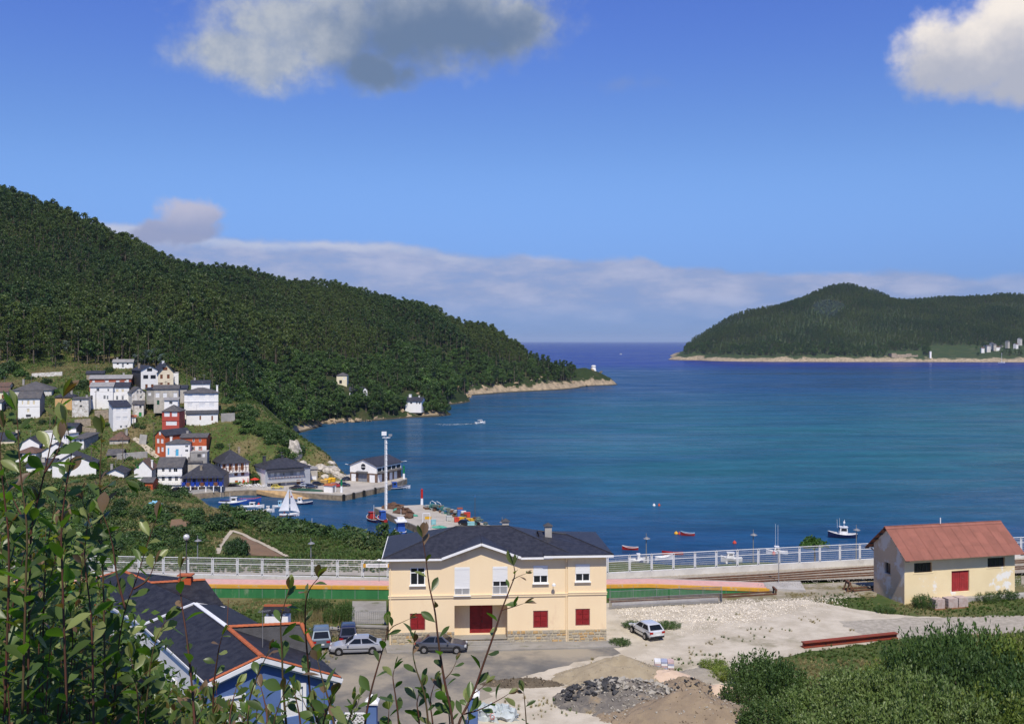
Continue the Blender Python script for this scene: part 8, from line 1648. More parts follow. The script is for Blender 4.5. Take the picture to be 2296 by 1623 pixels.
plot('tilled_plot', [(558, 1246), (636, 1248), (552, 1205), (538, 1203)], M_TILL); plot('tilled_plot', [(380, 1184), (430, 1184), (428, 1164), (384, 1166)], M_TILL)
p = hit(350, 1133); o = heap('blue_tarpaulin', 'light blue tarpaulin heap beside the garden path', 'tarpaulin', p+Vector((0, 0, .05)), 1.6, .8, .9, mat('light_blue_tarp', (.25, .55, .72), None, 2, .6), 31)
# retaining walls and rocks in the village
def gwall(label, a, b, h, m, th=.5, y0=260, name='garden_wall'):
    A, B = hit(*a, y0), hit(*b, y0); t = thing(name, label, 'wall', A); d = B-A; n = max(1, int(d.length/3)); 
    for i in range(n): p, q2 = d*(i/n), d*((i+1)/n); MB().bar(p+Vector((0, 0, h/2-1)), q2+Vector((0, 0, h/2-1)), th, h+2).build('wall_section', m, t)
gwall('bare grey concrete retaining wall beside the three-storey house', (496, 946), (527, 945), 3.0, M_CEMENT); gwall('pale stone retaining wall under the tall narrow house', (213, 942), (244, 940), 3.4, M_STONE); gwall('pale concrete slab wall by the village lane', (312, 996), (328, 999), 3.4, M_CONC); gwall('rough stone terrace wall below the peeling house', (168, 958), (204, 956), 2.6, M_STONE); gwall('pale dry-stone wall at the wood edge', (72, 846), (140, 842), 1.6, M_PEEL); gwall('low white garden wall before the three-storey house', (392, 952), (430, 949), 1.2, M_WHITE); gwall('pale concrete yard wall below the small stone hut', (262, 1032), (330, 1026), 2.0, M_CONC); gwall('stone terrace wall above the ruined house', (172, 966), (215, 972), 1.6, M_STONE)
M_ROCK = mat('white_quartz_rock', (.55, .50, .42), (.30, .27, .22), 1.0, .95, bump=1.0, bscale=2)
def rock(label, px, py, sx, sy, sz, seed, y0=300, m=None, grp=None):
    p = hit(px, py, y0); bm = bmesh.new(); bmesh.ops.create_icosphere(bm, subdivisions=3, radius=1); r = np.random.default_rng(seed); off = r.random(3)*50
    for v in bm.verts:
        c = np.array(v.co); k = fnoise(np.array([c[0]*2+off[0]+c[2]]), np.array([c[1]*2+off[1]-c[2]]), .8, 3, seed)[0]; v.co *= .65+.7*k
    me = bpy.data.meshes.new('rock'); bm.to_mesh(me); bm.free(); me.materials.append(m or M_ROCK); o = link('rock', me, loc=p, rot=(0, 0, seed), scale=(sx, sy, sz)); tag(o, label, 'rock', grp)
rock('tall pale craggy rock standing out of the spur', 660, 1024, 3.0, 2.0, 5.6, 1)
for k, (px, py, s) in enumerate([(690, 1050, 1.8), (705, 1058, 1.6), (720, 1052, 2.0), (735, 1058, 1.6), (748, 1056, 1.8), (755, 1066, 1.5), (765, 1072, 1.6), (700, 1066, 1.4), (678, 1042, 1.5), (742, 1040, 1.2), (728, 1070, 1.2)]): rock('pale boulder on the foot of the spur behind the quay', px, py, s*1.2, s, s*.8, 3+k, 300, None, 'boulders at the foot of the spur')
M_TROCK = mat('tan_shore_rock', (.40, .30, .19), (.22, .17, .11), .5, .95, bump=1.0, bscale=1.2)
rs = random.Random(5)
sh = [(690, 950), (740, 950), (800, 946), (870, 940), (930, 934), (958, 916), (1000, 906), (1048, 896), (1060, 884), (1120, 880), (1200, 876), (1290, 869), (1370, 861)]
for k in range(120):
    f = rs.random()*(len(sh)-1.001); i = int(f); f -= i; px = sh[i][0]*(1-f)+sh[i+1][0]*f; py = sh[i][1]*(1-f)+sh[i+1][1]*f-rs.random()*4; g_ = G(px, py, .5); s = rs.uniform(1.2, 3.2)*g_.y/800
    bm_ = None; o = link('shore_rock', CHUNK[k % 6], loc=(g_.x, g_.y+rs.random()*6, max(.2, gz(g_.x, g_.y))), rot=(rs.random(), rs.random(), rs.random()*6), scale=(s*2.6, s*2, s*2.2))
    if not o.data.materials: o.data.materials.append(M_TROCK)
    tag(o, 'tan rock on the shore of the wooded headland', 'rock', 'rocks of the wooded shore')
p = hit(529, 896, 330); t = thing('washing_line', 'washing line with red, white and blue laundry beside the thicket', 'laundry', p, R(10))
for k, m_ in enumerate((M_RP, M_PLASTW, M_BP, M_PLASTW, M_BP)): q = MB(); q.mesh([(-3.4+k*1.5, .05*math.sin(j), 1.9-.3*j) for j in range(5)]+[(-2.3+k*1.5, .05*math.cos(j), 1.9-.3*j) for j in range(5)], [(j, j+1, 6+j, 5+j) for j in range(4)]); q.build('cloth', m_, t)
for x in (-4, 4.4): MB().bar((x, 0, -.3), (x, 0, 2.1), .08).build('post', M_GALV, t)
MB().bar((-4, 0, 1.95), (4.4, 0, 1.95), .02).build('line', M_GALV, t)
# ---- grass
def tuft(seed, mt, n=16, h=1.0, w=.05):
    r = np.random.default_rng(seed); q = MB()
    for i in range(n):
        a = r.random()*6.28; b = np.array([math.cos(a), math.sin(a), 0])*.35*r.random(); l = h*(.5+.5*r.random()); lean = np.array([math.cos(a), math.sin(a), 0])*l*(.2+.5*r.random()); sd = np.array([-math.sin(a), math.cos(a), 0])*w; m_ = b+lean*.4+np.array([0, 0, l*.6]); t_ = b+lean+np.array([0, 0, l])
        q.mesh([b-sd, b+sd, m_+sd*.7, m_-sd*.7, t_], [(0, 1, 2, 3), (3, 2, 4)])
    return q.data('tuft', mt)
m_gr = leafmat('grass_blade', (.055, .10, .022), (.10, .14, .035), (.16, .15, .06), nscale=.25, spec=.2); m_dry = leafmat('dry_grass_blade', (.24, .20, .09), (.32, .26, .13), nscale=.5, spec=.2); m_weed = leafmat('weed_leaf', (.06, .12, .02), (.09, .16, .03), nscale=.6)
gcol = bpy.data.collections.new('grass_prototypes')
for i, mt in enumerate((m_gr, m_gr, m_dry, m_weed)): gcol.objects.link(bpy.data.objects.new('grass_%d' % i, tuft(90+i, mt, 18 if i < 3 else 26, 1.0, .045 if i < 3 else .09)))
def grass(name, label, n, box, ok, smin, smax, dryf, flat=None):
    r = np.random.default_rng(len(name)); pxs = r.uniform(box[0], box[1], n); Ys = r.uniform(box[2], box[3], n); xs = pxs; 
    xs = (pxs-CX)/F*Ys; z = land(xs, Ys); py = vpy(z, Ys); k = ok(pxs, py, xs, Ys, z); xs, Ys, z, pxs, py = xs[k], Ys[k], z[k], pxs[k], py[k]; m = len(xs); dn = fnoise(xs, Ys, flat or 14, 3, 41)+.25*(r.random(m)-.5)
    kind = np.where(dn > dryf, 2, np.where(r.random(m) < .2, 3, r.integers(0, 2, m))); instancer(name, np.stack([xs, Ys, z], -1), kind, r.uniform(smin, smax, m), r.random(m)*6.28, gcol, label, 'grass')
def inpoly(px, py, poly):
    c = np.zeros(len(px), bool); j = len(poly)-1
    for i in range(len(poly)):
        (xi, yi), (xj, yj) = poly[i], poly[j]; c ^= ((yi > py) != (yj > py)) & (px < (xj-xi)*(py-yi)/(yj-yi+1e-9)+xi); j = i
    return c
YARD = [(1352, 1352), (1420, 1345), (1700, 1338), (1800, 1342), (1900, 1362), (1985, 1376), (2120, 1385), (2400, 1380), (2400, 1412), (2050, 1427), (1800, 1462), (1660, 1500), (1640, 1560), (1700, 1640), (1000, 1640), (1100, 1500), (1340, 1470)]
ROAD = [(560, 1425), (870, 1446), (1372, 1450), (1392, 1464), (1330, 1478), (1230, 1500), (1150, 1530), (1080, 1570), (1010, 1650), (560, 1700)]
def yard_ok(px, py, x, Y, z):
    r = np.random.default_rng(8); on = inpoly(px, py, YARD) | inpoly(px, py, ROAD); edge = fnoise(x, Y, 3.2, 3, 12)
    bld = ((px > 860) & (px < 1375) & (py > 1338) & (py < 1470)) | ((px > 780) & (px < 868) & (py > 1340) & (py < 1402)) | ((px > 1365) & (px < 1735) & (Y > 104.5)) | ((px > 1960) & (Y > 104.8) & (Y < 119) & (px < 2320) & (py < 1352-(px-2028)*.1)) | ((Y > 106.5) & (px < 1760)) | (Y > 109.8) & (px > 1760)
    return np.where(on, (edge > .68) & (fnoise(x, Y, 11, 2, 19) > .5) & (r.random(len(px)) < .3), True) & ~bld
grass('yard_grass', 'rough grass and weeds round the edges of the station yard', 42000, (-80, 2420, 64.5, 114), yard_ok, .12, .34, .50, 7)
grass('lowland_grass', 'meadow grass of the low ground between the railway and the harbour', 30000, (-80, 900, 188, 330), lambda px, py, x, Y, z: (z > 1.5) & ~((px > 380) & (px < 432) & (py > 1160) & (py < 1186)) & ~((px > 325) & (Y > 312)) & ~inpoly(px, py, [(487, 1248), (485, 1238), (515, 1186), (530, 1186), (650, 1249), (640, 1254)]), .45, .95, .63, 20)
grass('village_grass', 'grass of the slopes and gardens between the village houses', 30000, (-80, 780, 300, 470), lambda px, py, x, Y, z: (z > 2.5) & ((z > 3.5) | (Y > 352)), .4, .9, .56, 24)

# ---- scrub round the yard
def willow_mesh(seed, mt, n=5200, r_=1.0, leaf=.082):
    """upright shoots set with narrow leaves, about 1 wide and 1 high"""
    r = np.random.default_rng(seed); q = MB(); C = []; N = []; shoots = 150
    for i in range(shoots):
        a = r.random()*6.28; rr_ = math.sqrt(r.random())*.9; b = np.array([math.cos(a)*rr_, math.sin(a)*rr_, 0]); top = math.sqrt(max(.05, 1-rr_*rr_*.85))*(.75+.4*r.random()); tip = b*1.15+np.array([r.normal()*.06, r.normal()*.06, top]); m = n//shoots
        f = r.random(m)**.7; P_ = b+(tip-b)*f[:, None]+r.normal(size=(m, 3))*np.array([.035, .035, .02]); C.append(P_); N.append(np.repeat((tip-b)[None], m, 0))
    C = np.concatenate(C); N = np.concatenate(N); m = len(C); S = leaf*(.6+.8*r.random(m)); d = N/np.linalg.norm(N, axis=1)[:, None]; u = d*.7+r.normal(size=(m, 3))*.6; u /= np.linalg.norm(u, axis=1)[:, None]; w_ = np.cross(u, r.normal(size=(m, 3))); w_ /= np.linalg.norm(w_, axis=1)[:, None]; u = u*S[:, None]; w_ = w_*S[:, None]*.26
    V = np.stack([C, C+u*.5-w_, C+u, C+u*.5+w_], 1).reshape(-1, 3); q.v += V.tolist(); q.f += [(4*i, 4*i+1, 4*i+2, 4*i+3) for i in range(m)]; q.mi += [0]*m
    return q.data('willow_foliage', mt)
m_wil = leafmat('willow_leaf', (.105, .165, .040), (.155, .215, .060), (.22, .26, .12), nscale=.5, rnd=.15); m_wild = leafmat('dark_willow_leaf', (0.054, 0.105, 0.028), (0.093, 0.152, 0.040), nscale=.5, rnd=.2); m_yel = leafmat('yellow_green_leaf', (0.132, 0.194, 0.034), (0.186, 0.232, 0.046), nscale=.5, rnd=.15)
WM = {'w': [willow_mesh(i, m_wil) for i in range(2)], 'd': [willow_mesh(5+i, m_wild) for i in range(2)], 'y': [willow_mesh(8, m_yel)]}
for m_ in ('w', 'd', 'y'): pass
stem_me = MB(); rS = random.Random(8)
for k in range(14): a = rS.random()*6.3; stem_me.tube([(math.cos(a)*.1, math.sin(a)*.1, -.1), (math.cos(a)*.4, math.sin(a)*.4, .5)], .012, 4)
stem_me = stem_me.data('stems', m_bark)
WL = {'w': 'silvery green willow bush below the rusty girder', 'd': 'dark green shrub at the edge of the willow scrub', 'y': 'yellowish green shrub in the willow scrub'}
for px, Y, rx, h, k in [(1700, 79, 2.4, 3.0, 'd'), (1745, 77, 2.2, 3.1, 'd'), (1668, 76, 1.6, 1.9, 'd'), (1730, 71, 2.2, 2.2, 'd'), (1800, 72, 2.3, 2.6, 'w'), (1870, 73, 2.5, 3.1, 'w'), (1940, 74, 2.6, 3.5, 'w'), (1830, 67, 2.3, 2.7, 'w'), (1920, 68, 2.6, 3.1, 'w'), (2010, 73, 2.6, 3.8, 'w'), (2020, 67, 2.6, 3.6, 'w'), (2090, 70, 2.6, 4.2, 'w'), (2060, 79, 2.6, 4.4, 'd'), (2120, 80, 2.8, 4.9, 'd'), (2190, 80, 2.8, 4.8, 'd'), (2150, 74, 2.8, 4.4, 'd'), (2230, 74, 2.8, 4.6, 'd'), (2260, 79, 3.0, 4.4, 'y'), (2310, 77, 3.0, 4.6, 'y'), (2160, 68, 2.6, 3.6, 'w'), (2230, 69, 2.6, 3.6, 'y'), (2300, 70, 2.8, 4.2, 'd'), (2380, 74, 3.0, 4.6, 'd'), (1985, 80, 1.8, 2.2, 'y'), (1890, 80, 1.6, 1.6, 'w'), (1760, 66, 2.0, 1.8, 'd')]:
    x = X2(px, Y); t = thing('scrub_bush', WL[k], 'bush', (x, Y, 22.9), rb_.random()*6.3, {'w': 'willow bushes', 'd': 'dark shrubs of the scrub', 'y': 'yellowish shrubs of the scrub'}[k]); t.scale = (rx, rx, h); link('foliage', rb_.choice(WM[k]), t); link('stems', stem_me, t)
for px, py, rx, h, k in [(745, 1395, .9, 1.5, 'd'), (773, 1392, .9, 1.9, 'd'), (675, 1385, 1.0, 1.6, 'd'), (690, 1376, 1.1, 1.5, 'd'), (655, 1376, .9, 1.2, 'd'), (720, 1366, 1.2, .9, 'd'), (2075, 1362, 1.2, 1.3, 'd'), (1985, 1372, 1.0, .6, 'd'), (2210, 1345, 1.4, .8, 'd'), (2250, 1340, 1.5, .9, 'd'), (1390, 1444, 1.0, .5, 'd'), (1420, 1405, 1.1, .5, 'd'), (1500, 1405, 1.2, .45, 'd'), (1600, 1497, 1.2, .7, 'y'), (1620, 1520, 1.2, .9, 'y')]:
    p = G(px, py, GZ); t = thing('yard_shrub', 'small green shrub at the edge of the station yard', 'bush', p, rb_.random()*6.3, 'small shrubs round the yard'); t.scale = (rx, rx, h); link('foliage', rb_.choice(WM[k]), t); link('stems', stem_me, t)
q = MB(); r2 = np.random.default_rng(6)
for k in range(260): x, y = r2.normal()*1.3, r2.normal()*.6; h = .9+.5*r2.random(); lx, ly = r2.normal()*.18, r2.normal()*.18; q.mesh([(x-.03, y, 0), (x+.03, y, 0), (x+lx, y+ly, h)], [(0, 1, 2)])
o = q.build('dry_reed_clump', m_dry, loc=G(720, 1392, GZ)); tag(o, 'patch of tall straw-coloured dry grass by the stone wall', 'grass', kind='stuff')
# shrubs on the slope under the camera, in front of the row
for px, Y, rx, h, k in [(470, 50, 2.0, 2.7, 'd'), (530, 50, 2.0, 2.7, 'd'), (590, 51, 2.0, 2.8, 'd'), (650, 51, 2.0, 2.8, 'd'), (705, 52, 1.8, 2.5, 'd'), (620, 46, 2.0, 2.6, 'y'), (540, 45, 2.0, 2.6, 'y'), (760, 53, 1.6, 1.9, 'd'), (430, 56, 1.8, 2.4, 'd'), (395, 62, 1.8, 2.4, 'd'), (350, 66, 2.0, 2.4, 'd'), (290, 72, 2.2, 2.4, 'd'), (230, 78, 2.4, 2.4, 'd'), (170, 84, 2.6, 2.6, 'd'), (110, 92, 3.0, 3.0, 'd'), (40, 98, 3.4, 3.4, 'd'), (-30, 98, 3.4, 3.6, 'd'), (1000, 62, 1.2, 1.1, 'y'), (940, 58, 1.4, 1.3, 'y'), (880, 57, 1.4, 1.4, 'd'), (820, 56, 1.4, 1.3, 'd'), (330, 58, 2.4, 3.2, 'd'), (250, 64, 2.6, 3.6, 'd'), (150, 70, 3.0, 4.6, 'd'), (50, 78, 3.2, 5.4, 'd')]:
    x = X2(px, Y); t = thing('slope_shrub', 'dark green shrub on the bank in front of the row of houses', 'bush', (x, Y, gz(x, Y)-.2), rb_.random()*6.3, 'shrubs on the bank'); t.scale = (rx, rx, h); link('foliage', rb_.choice(WM[k]), t); link('stems', stem_me, t)
# ================================================================== sallow shoots right in front of the camera
def shoot_mat(name, front, back, c2):
    m = bpy.data.materials.new(name); m.use_nodes = True; t = NT(m.node_tree); b = t.n['Principled BSDF']; out = t.n['Material Output']; g = t.new('ShaderNodeNewGeometry'); oi = t.new('ShaderNodeObjectInfo').outputs['Random']
    c = t.mix(t.mapr(t.noise(g.outputs['Position'], 9, 3, .6), .35, .65), front, c2); c = t.mix(g.outputs['Backfacing'], c, back); c = t.mix(1.0, c, t.mapr(oi, 0, 1, .7, 1.35, False), 'MULTIPLY'); c = t.mix(1.0, c, t.mapr(g.outputs['Random Per Island'], 0, 1, .8, 1.2, False), 'MULTIPLY')
    # browned leaf tips and spots
    c = t.mix(t.mapr(t.noise(g.outputs['Position'], 60, 3, .6), .66, .76), c, (.12, .07, .03))
    t.put(b.inputs['Base Color'], c); b.inputs['Roughness'].default_value = .34; b.inputs['Specular IOR Level'].default_value = .34; tr = t.new('ShaderNodeBsdfTranslucent'); t.put(tr.inputs[0], t.mix(1.0, c, (1.3, 1.5, .5), 'MULTIPLY')); mx = t.new('ShaderNodeMixShader'); mx.inputs[0].default_value = .42; t.l.new(b.outputs[0], mx.inputs[1]); t.l.new(tr.outputs[0], mx.inputs[2]); t.l.new(mx.outputs[0], out.inputs[0]); return m
LM = [shoot_mat('sallow_leaf', (.085, .185, .022), (.075, .118, .032), (.125, .215, .032)), shoot_mat('young_sallow_leaf', (.20, .26, .036), (.20, .23, .08), (.23, .23, .05)), shoot_mat('reddish_sallow_leaf', (.17, .085, .040), (.20, .13, .08), (.14, .10, .035))]
M_TWIG = mat('reddish_twig', (.10, .035, .022), (.075, .040, .022), 20, .6); M_TWIGG = mat('green_twig', (.085, .070, .028), (.10, .05, .025), 20, .6)
def leaf_mesh(seed, mi):
    r = np.random.default_rng(seed); q = MB(); n = 6; fold = r.uniform(.15, .5); curl = r.uniform(-.35, .5); tw = r.uniform(-.3, .3); wid = r.uniform(.40, .56)
    prof = [.03, .40, .74, .97, 1.0, .74, .10]; V = []
    for i in range(n+1):
        f = i/n; w_ = prof[i]*wid/2*(1+.05*r.normal()); z = -curl*f*f*.5; c = np.array([f, 0, z]); tx = tw*f
        V += [(f, -w_*math.cos(tx), z+w_*fold-w_*math.sin(tx)), tuple(c), (f, w_*math.cos(tx), z+w_*fold+w_*math.sin(tx))]
    for i in range(n): a = 3*i; q.mesh([], []); 
    b = len(q.v); q.v += [tuple(v) for v in V]
    for i in range(n): a = 3*i; q.f += [(a, a+1, a+4, a+3), (a+1, a+2, a+5, a+4)]; q.mi += [0, 0]
    return q.data('leaf', LM[mi], smooth=True)
LEAVES = [[leaf_mesh(100*m+i, m) for i in range(5)] for m in range(3)]
LV = [[(np.array([v.co[:] for v in me.vertices]), [tuple(p.vertices) for p in me.polygons]) for me in ms] for ms in LEAVES]
rf = random.Random(33)
class Shrub:
    def __init__(s, label, px, Y):
        x = X2(px, Y); s.t = thing('sallow_shrub', label, 'shrub', (x, Y, gz(x, Y)-.1)); s.o = s.t.location; s.count = 0; s.rest = [MB(), MB(), MB()]
    def leaf(s, p, d, L, m, single):
        i = rf.randrange(5); up = Vector((rf.gauss(0, .45), rf.gauss(0, .45)-.25, 1)); y = up.cross(d).normalized(); z = d.cross(y).normalized(); M3 = Matrix((d, y, z)).transposed()
        if single and s.count < 295:
            link('leaf', LEAVES[m][i], s.t, loc=p-s.o, rot=M3.to_euler(), scale=(L, L, L)); s.count += 1
        else:
            v, f = LV[m][i]; w_ = v*L @ np.array(M3).T+np.array(p-s.o); s.rest[m].mesh(w_.tolist(), f)
    def shoot(s, pts, Y, L=.06, sp=.03, r0=.006, dy=0.0, single=True, tipred=.3, bare=.0, col=None):
        """pts: picture positions from the foot to the tip, at distance Y (tip at Y+dy)"""
        n = len(pts); P3 = [P(px, py, Y+dy*i/(n-1)) for i, (px, py) in enumerate(pts)]; D_ = []
        for i in range(n-1):
            k = 6; a, b = P3[i], P3[i+1]; m0 = (b-(P3[i-1] if i else a))*.5; m1 = ((P3[i+2] if i+2 < n else b)-a)*.5
            for j in range(k): f = j/k; h = [2*f**3-3*f**2+1, f**3-2*f**2+f, -2*f**3+3*f**2, f**3-f**2]; D_.append(a*h[0]+m0*h[1]+b*h[2]+m1*h[3])
        D_.append(P3[-1]); N = len(D_); MB().tube([p-s.o for p in D_], [r0*(1-.75*i/(N-1)) for i in range(N)], 5).build('stem', M_TWIG if rf.random() < .7 else M_TWIGG, s.t, smooth=True)
        acc = 0; ang = rf.random()*6.3; tot = sum((D_[i+1]-D_[i]).length for i in range(N-1)); run = 0
        for i in range(N-1):
            seg = D_[i+1]-D_[i]; ln = seg.length; d = seg.normalized(); acc += ln; run += ln
            while acc > sp:
                acc -= sp; f = run/tot
                if f < bare: continue
                ang += 2.4+rf.gauss(0, .3); sd = d.cross(Vector((0, 0, 1)) if abs(d.z) < .9 else Vector((1, 0, 0))).normalized(); s2 = d.cross(sd); rad = sd*math.cos(ang)+s2*math.sin(ang); dd = (d*rf.uniform(.35, .95)+rad).normalized(); mi = 0
                if f > .8: mi = rf.choices((0, 1, 2), (.5, .4, tipred*.5))[0]
                elif rf.random() < .10: mi = rf.choice((1, 1, 1, 2))
                s.leaf(D_[i+1]-seg*(acc/max(ln, 1e-6))*.5+rad*r0*.8, dd, L*rf.uniform(.62, 1.2)*(1-.35*max(0, f-.75)/.25), mi, single)
        for k in range(3): s.leaf(D_[-1], (d+Vector((rf.gauss(0, .3), rf.gauss(0, .3), rf.gauss(0, .2)))).normalized(), L*rf.uniform(.6, .9), rf.choice((1, 1, 2, 0)), single)
    def done(s):
        for m, q in enumerate(s.rest):
            if q.f: tag(q.build('foliage', LM[m], s.t, smooth=True), kind='stuff')
S = Shrub('pair of tall reddish sallow shoots rising before the station front', 1025, 4.0)
S.shoot([(1020, 1680), (1012, 1600), (996, 1523), (983, 1438), (975, 1370), (963, 1315), (954, 1247), (947, 1205)], 4.0, .072, .062, .0062, bare=.12); S.shoot([(1022, 1680), (1030, 1619), (1060, 1556), (1084, 1488), (1109, 1417), (1125, 1367), (1142, 1323), (1154, 1290), (1152, 1268)], 4.0, .075, .066, .0062, bare=.14)
S.shoot([(996, 1523), (1012, 1505), (1024, 1480)], 4.0, .05, .03, .003); S.shoot([(1125, 1367), (1150, 1360), (1175, 1352)], 4.0, .055, .05, .003); S.shoot([(1148, 1300), (1162, 1292), (1180, 1285)], 4.0, .035, .03, .002); S.shoot([(1059, 1556), (1075, 1545), (1090, 1532)], 4.0, .06, .04, .003); S.shoot([(1040, 1600), (1075, 1590), (1115, 1570), (1140, 1555)], 4.1, .065, .035, .004); S.shoot([(1010, 1640), (1005, 1590), (990, 1545)], 4.1, .07, .035, .004); S.shoot([(1030, 1660), (1050, 1620), (1048, 1575)], 4.2, .07, .03, .004); S.done()
S = Shrub('group of slim sallow shoots before the parked grey car', 890, 4.2)
S.shoot([(812, 1680), (820, 1610), (832, 1548), (851, 1480), (865, 1430), (868, 1400)], 4.2, .070, .06, .0058, bare=.1); S.shoot([(865, 1425), (880, 1405), (900, 1395), (918, 1387)], 4.2, .05, .045, .003); S.shoot([(897, 1680), (893, 1610), (887, 1562), (881, 1520), (884, 1500)], 4.2, .07, .05, .005, bare=.1); S.shoot([(965, 1680), (958, 1600), (950, 1550), (933, 1499), (926, 1465), (928, 1440)], 4.2, .07, .04, .005, bare=.3); S.shoot([(930, 1680), (940, 1620), (935, 1575), (945, 1540)], 4.3, .075, .035, .005); S.shoot([(975, 1680), (970, 1620), (965, 1570), (975, 1530)], 4.3, .07, .035, .005); S.shoot([(850, 1690), (868, 1640), (872, 1590)], 4.3, .085, .04, .005); S.done()
S = Shrub('single small sallow sprig with red tip on the sand edge', 1180, 4.4); S.shoot([(1182, 1680), (1180, 1622), (1176, 1567), (1174, 1550)], 4.4, .065, .06, .004); S.done()
S = Shrub('sallow shoots reaching over the blue gable', 640, 3.9)
for pts in ([(648, 1690), (636, 1560), (632, 1460), (630, 1390), (648, 1320)], [(740, 1690), (700, 1580), (690, 1480), (684, 1390), (690, 1330), (714, 1295)], [(480, 1690), (478, 1560), (488, 1470), (498, 1425)], [(560, 1690), (556, 1590), (575, 1520), (605, 1455)], [(760, 1690), (742, 1590), (722, 1520), (712, 1480)], [(600, 1690), (598, 1600), (585, 1540)], [(520, 1690), (515, 1610), (530, 1540)], [(680, 1690), (672, 1610), (660, 1550)], [(715, 1690), (725, 1620), (745, 1560)], [(440, 1690), (432, 1560), (420, 1440), (406, 1340), (404, 1275)], [(790, 1690), (780, 1630), (790, 1590)]):
    S.shoot(pts, rf.uniform(3.5, 4.4), .075, .05, .0056, dy=rf.uniform(-.3, .3))
for k in range(26): px = rf.uniform(440, 800); tp = rf.uniform(1545, 1610); S.shoot([(px+rf.gauss(0, 12), 1700), (px, (1700+tp)/2), (px+rf.gauss(0, 18), tp)], rf.uniform(3.6, 5.0), .07, .032, .004, single=k < 6)
S.done()
S = Shrub('leafy sallow with bare-stemmed tall shoots before the village', 120, 3.4)
for pts in ([(62, 1600), (66, 1330), (71, 1184), (90, 1100), (102, 1050), (114, 994), (128, 930), (142, 890)], [(50, 1600), (58, 1300), (60, 1184), (48, 1080), (43, 1017), (40, 960), (36, 920)], [(150, 1600), (140, 1300), (138, 1180), (150, 1080), (160, 1010), (148, 950)], [(10, 1600), (20, 1250), (8, 1100), (0, 1010), (8, 960)], [(95, 1600), (100, 1300), (120, 1150), (150, 1060)], [(62, 1180), (30, 1120), (14, 1075)], [(100, 1060), (125, 1020), (138, 985)]):
    S.shoot(pts, rf.uniform(3.1, 3.6), .082, .034, .0042, bare=.0)
for k in range(44): px = rf.uniform(-60, 200); tp = np.interp(px, [-60, 0, 100, 200], [1080, 1100, 1150, 1230])+rf.random()*300; S.shoot([(px+rf.gauss(0, 25), 1750), (px+rf.gauss(0, 12), (1700+tp)/2), (px+rf.gauss(0, 30), tp)], rf.uniform(3.4, 5.6), .074, .024, .0036, single=k < 8)
S.done()
S = Shrub('leafy sallow with red-stemmed shoots before the red house roof', 260, 3.6)
for pts in ([(236, 1650), (233, 1374), (228, 1222), (224, 1089), (226, 1020), (229, 972)], [(250, 1650), (257, 1560), (266, 1446), (281, 1365), (304, 1303), (333, 1212), (352, 1160)], [(225, 1100), (248, 1085), (270, 1070), (282, 1076)], [(281, 1365), (262, 1290), (250, 1210), (230, 1150)], [(300, 1320), (330, 1300), (348, 1262)], [(210, 1650), (205, 1400), (190, 1250), (200, 1150)], [(320, 1690), (330, 1560), (345, 1450), (372, 1390)], [(228, 1222), (200, 1170), (185, 1120)]):
    S.shoot(pts, rf.uniform(3.3, 3.8), .080, .034, .0042, bare=.0)
for k in range(40): px = rf.uniform(170, 360); tp = np.interp(px, [170, 250, 290, 330, 400], [1210, 1330, 1430, 1500, 1550])+rf.random()*200; S.shoot([(px+rf.gauss(0, 25), 1750), (px+rf.gauss(0, 12), (1700+tp)/2), (px+rf.gauss(0, 30), tp)], rf.uniform(3.5, 5.8), .074, .024, .0036, single=k < 8)
S.done()
S = Shrub('low dense sallow at the foot of the bank before the white house', 420, 4.2)
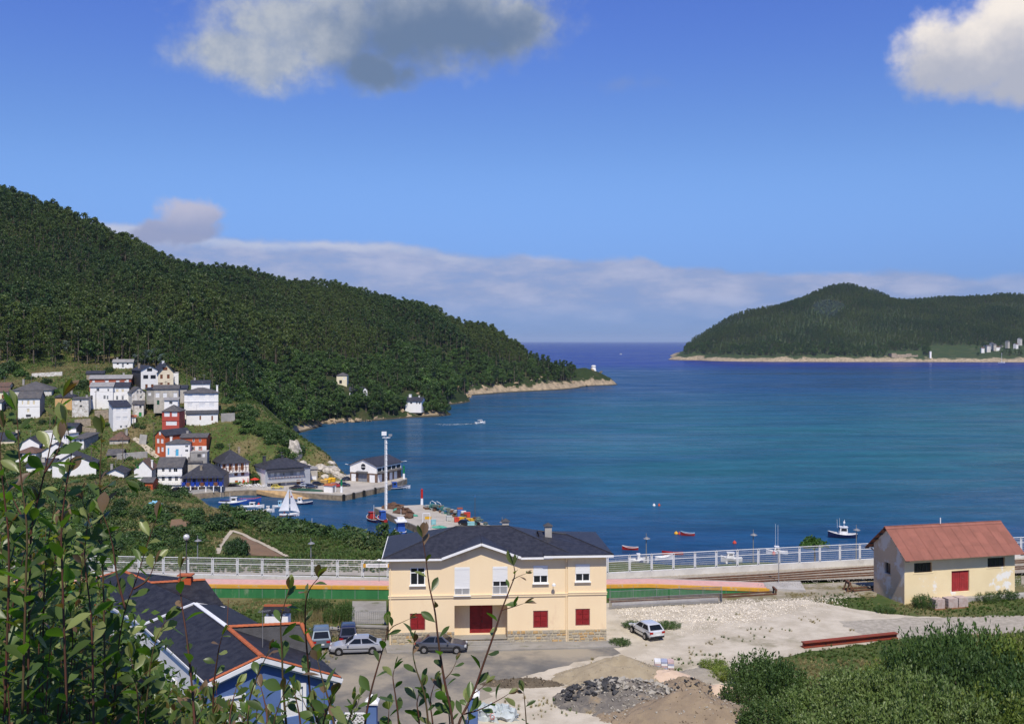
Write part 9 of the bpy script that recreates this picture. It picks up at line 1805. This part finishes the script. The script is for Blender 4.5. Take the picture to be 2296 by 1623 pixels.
for k in range(40): px = rf.uniform(300, 520); tp = np.interp(px, [300, 330, 400, 500], [1470, 1510, 1550, 1580])+rf.random()*90; S.shoot([(px+rf.gauss(0, 20), 1750), (px+rf.gauss(0, 12), (1720+tp)/2), (px+rf.gauss(0, 22), tp)], rf.uniform(3.7, 5.6), .070, .025, .0034, single=k < 12)
S.done()
# darker mass of older sallow behind them, on the slope
m_back = leafmat('older_sallow_leaf', (.065, .125, .020), (.105, .175, .030), (.15, .20, .045), nscale=2.0, rnd=.2)
for k, (px, Y, top, w_) in enumerate([(-20, 8.5, 1100, 1.3), (60, 8.0, 1130, 1.1), (130, 8.5, 1200, 1.0), (195, 8.2, 1300, .9), (250, 8.6, 1430, .9), (320, 9.0, 1520, .9), (400, 9.0, 1570, .9), (480, 9.5, 1600, .9), (20, 6.6, 1290, 1.1), (130, 6.6, 1340, 1.0), (220, 6.8, 1470, .9), (310, 7.0, 1570, .9)]):
    x = X2(px, Y); z0 = gz(x, Y); zt = CZ-(top-HY)*Y/F; q = MB(); r2 = np.random.default_rng(200+k); hgt = zt-z0
    for j in range(46): a, f = r2.random()*6.28, r2.random(); rad = w_*math.sqrt(max(.06, 1-f*f))*r2.random()**.5; clump(q, (math.cos(a)*rad, math.sin(a)*rad*.7, .2+f*(hgt-.3)), .26, 52, .062, r2)
    t = thing('older_sallow', 'dark leafy mass of older sallow on the bank behind the bright shoots', 'shrub', (x, Y, z0), 0, 'older sallows on the bank'); tag(q.build('foliage', m_back, t), kind='stuff'); MB().tube([(0, 0, -.2), (.1, 0, hgt*.5), (.05, 0, hgt*.9)], [.05, .035, .015], 6).build('stem', m_bark, t)
# ================================================================== thin sea haze
def haze():
    m = bpy.data.materials.new('sea_haze'); m.use_nodes = True; t = NT(m.node_tree); t.n.clear(); out = t.new('ShaderNodeOutputMaterial'); v = t.new('ShaderNodeVolumePrincipled')
    v.inputs['Color'].default_value = (.62, .78, 1, 1); v.inputs['Density'].default_value = 2.4e-5; v.inputs['Anisotropy'].default_value = .0
    t.l.new(v.outputs[0], out.inputs['Volume']); S = 92000
    o = MB().box(-S, -200, -30, S, S, 330).build('haze', m); tag(o, 'thin bluish sea haze', 'haze', kind='stuff')
haze()
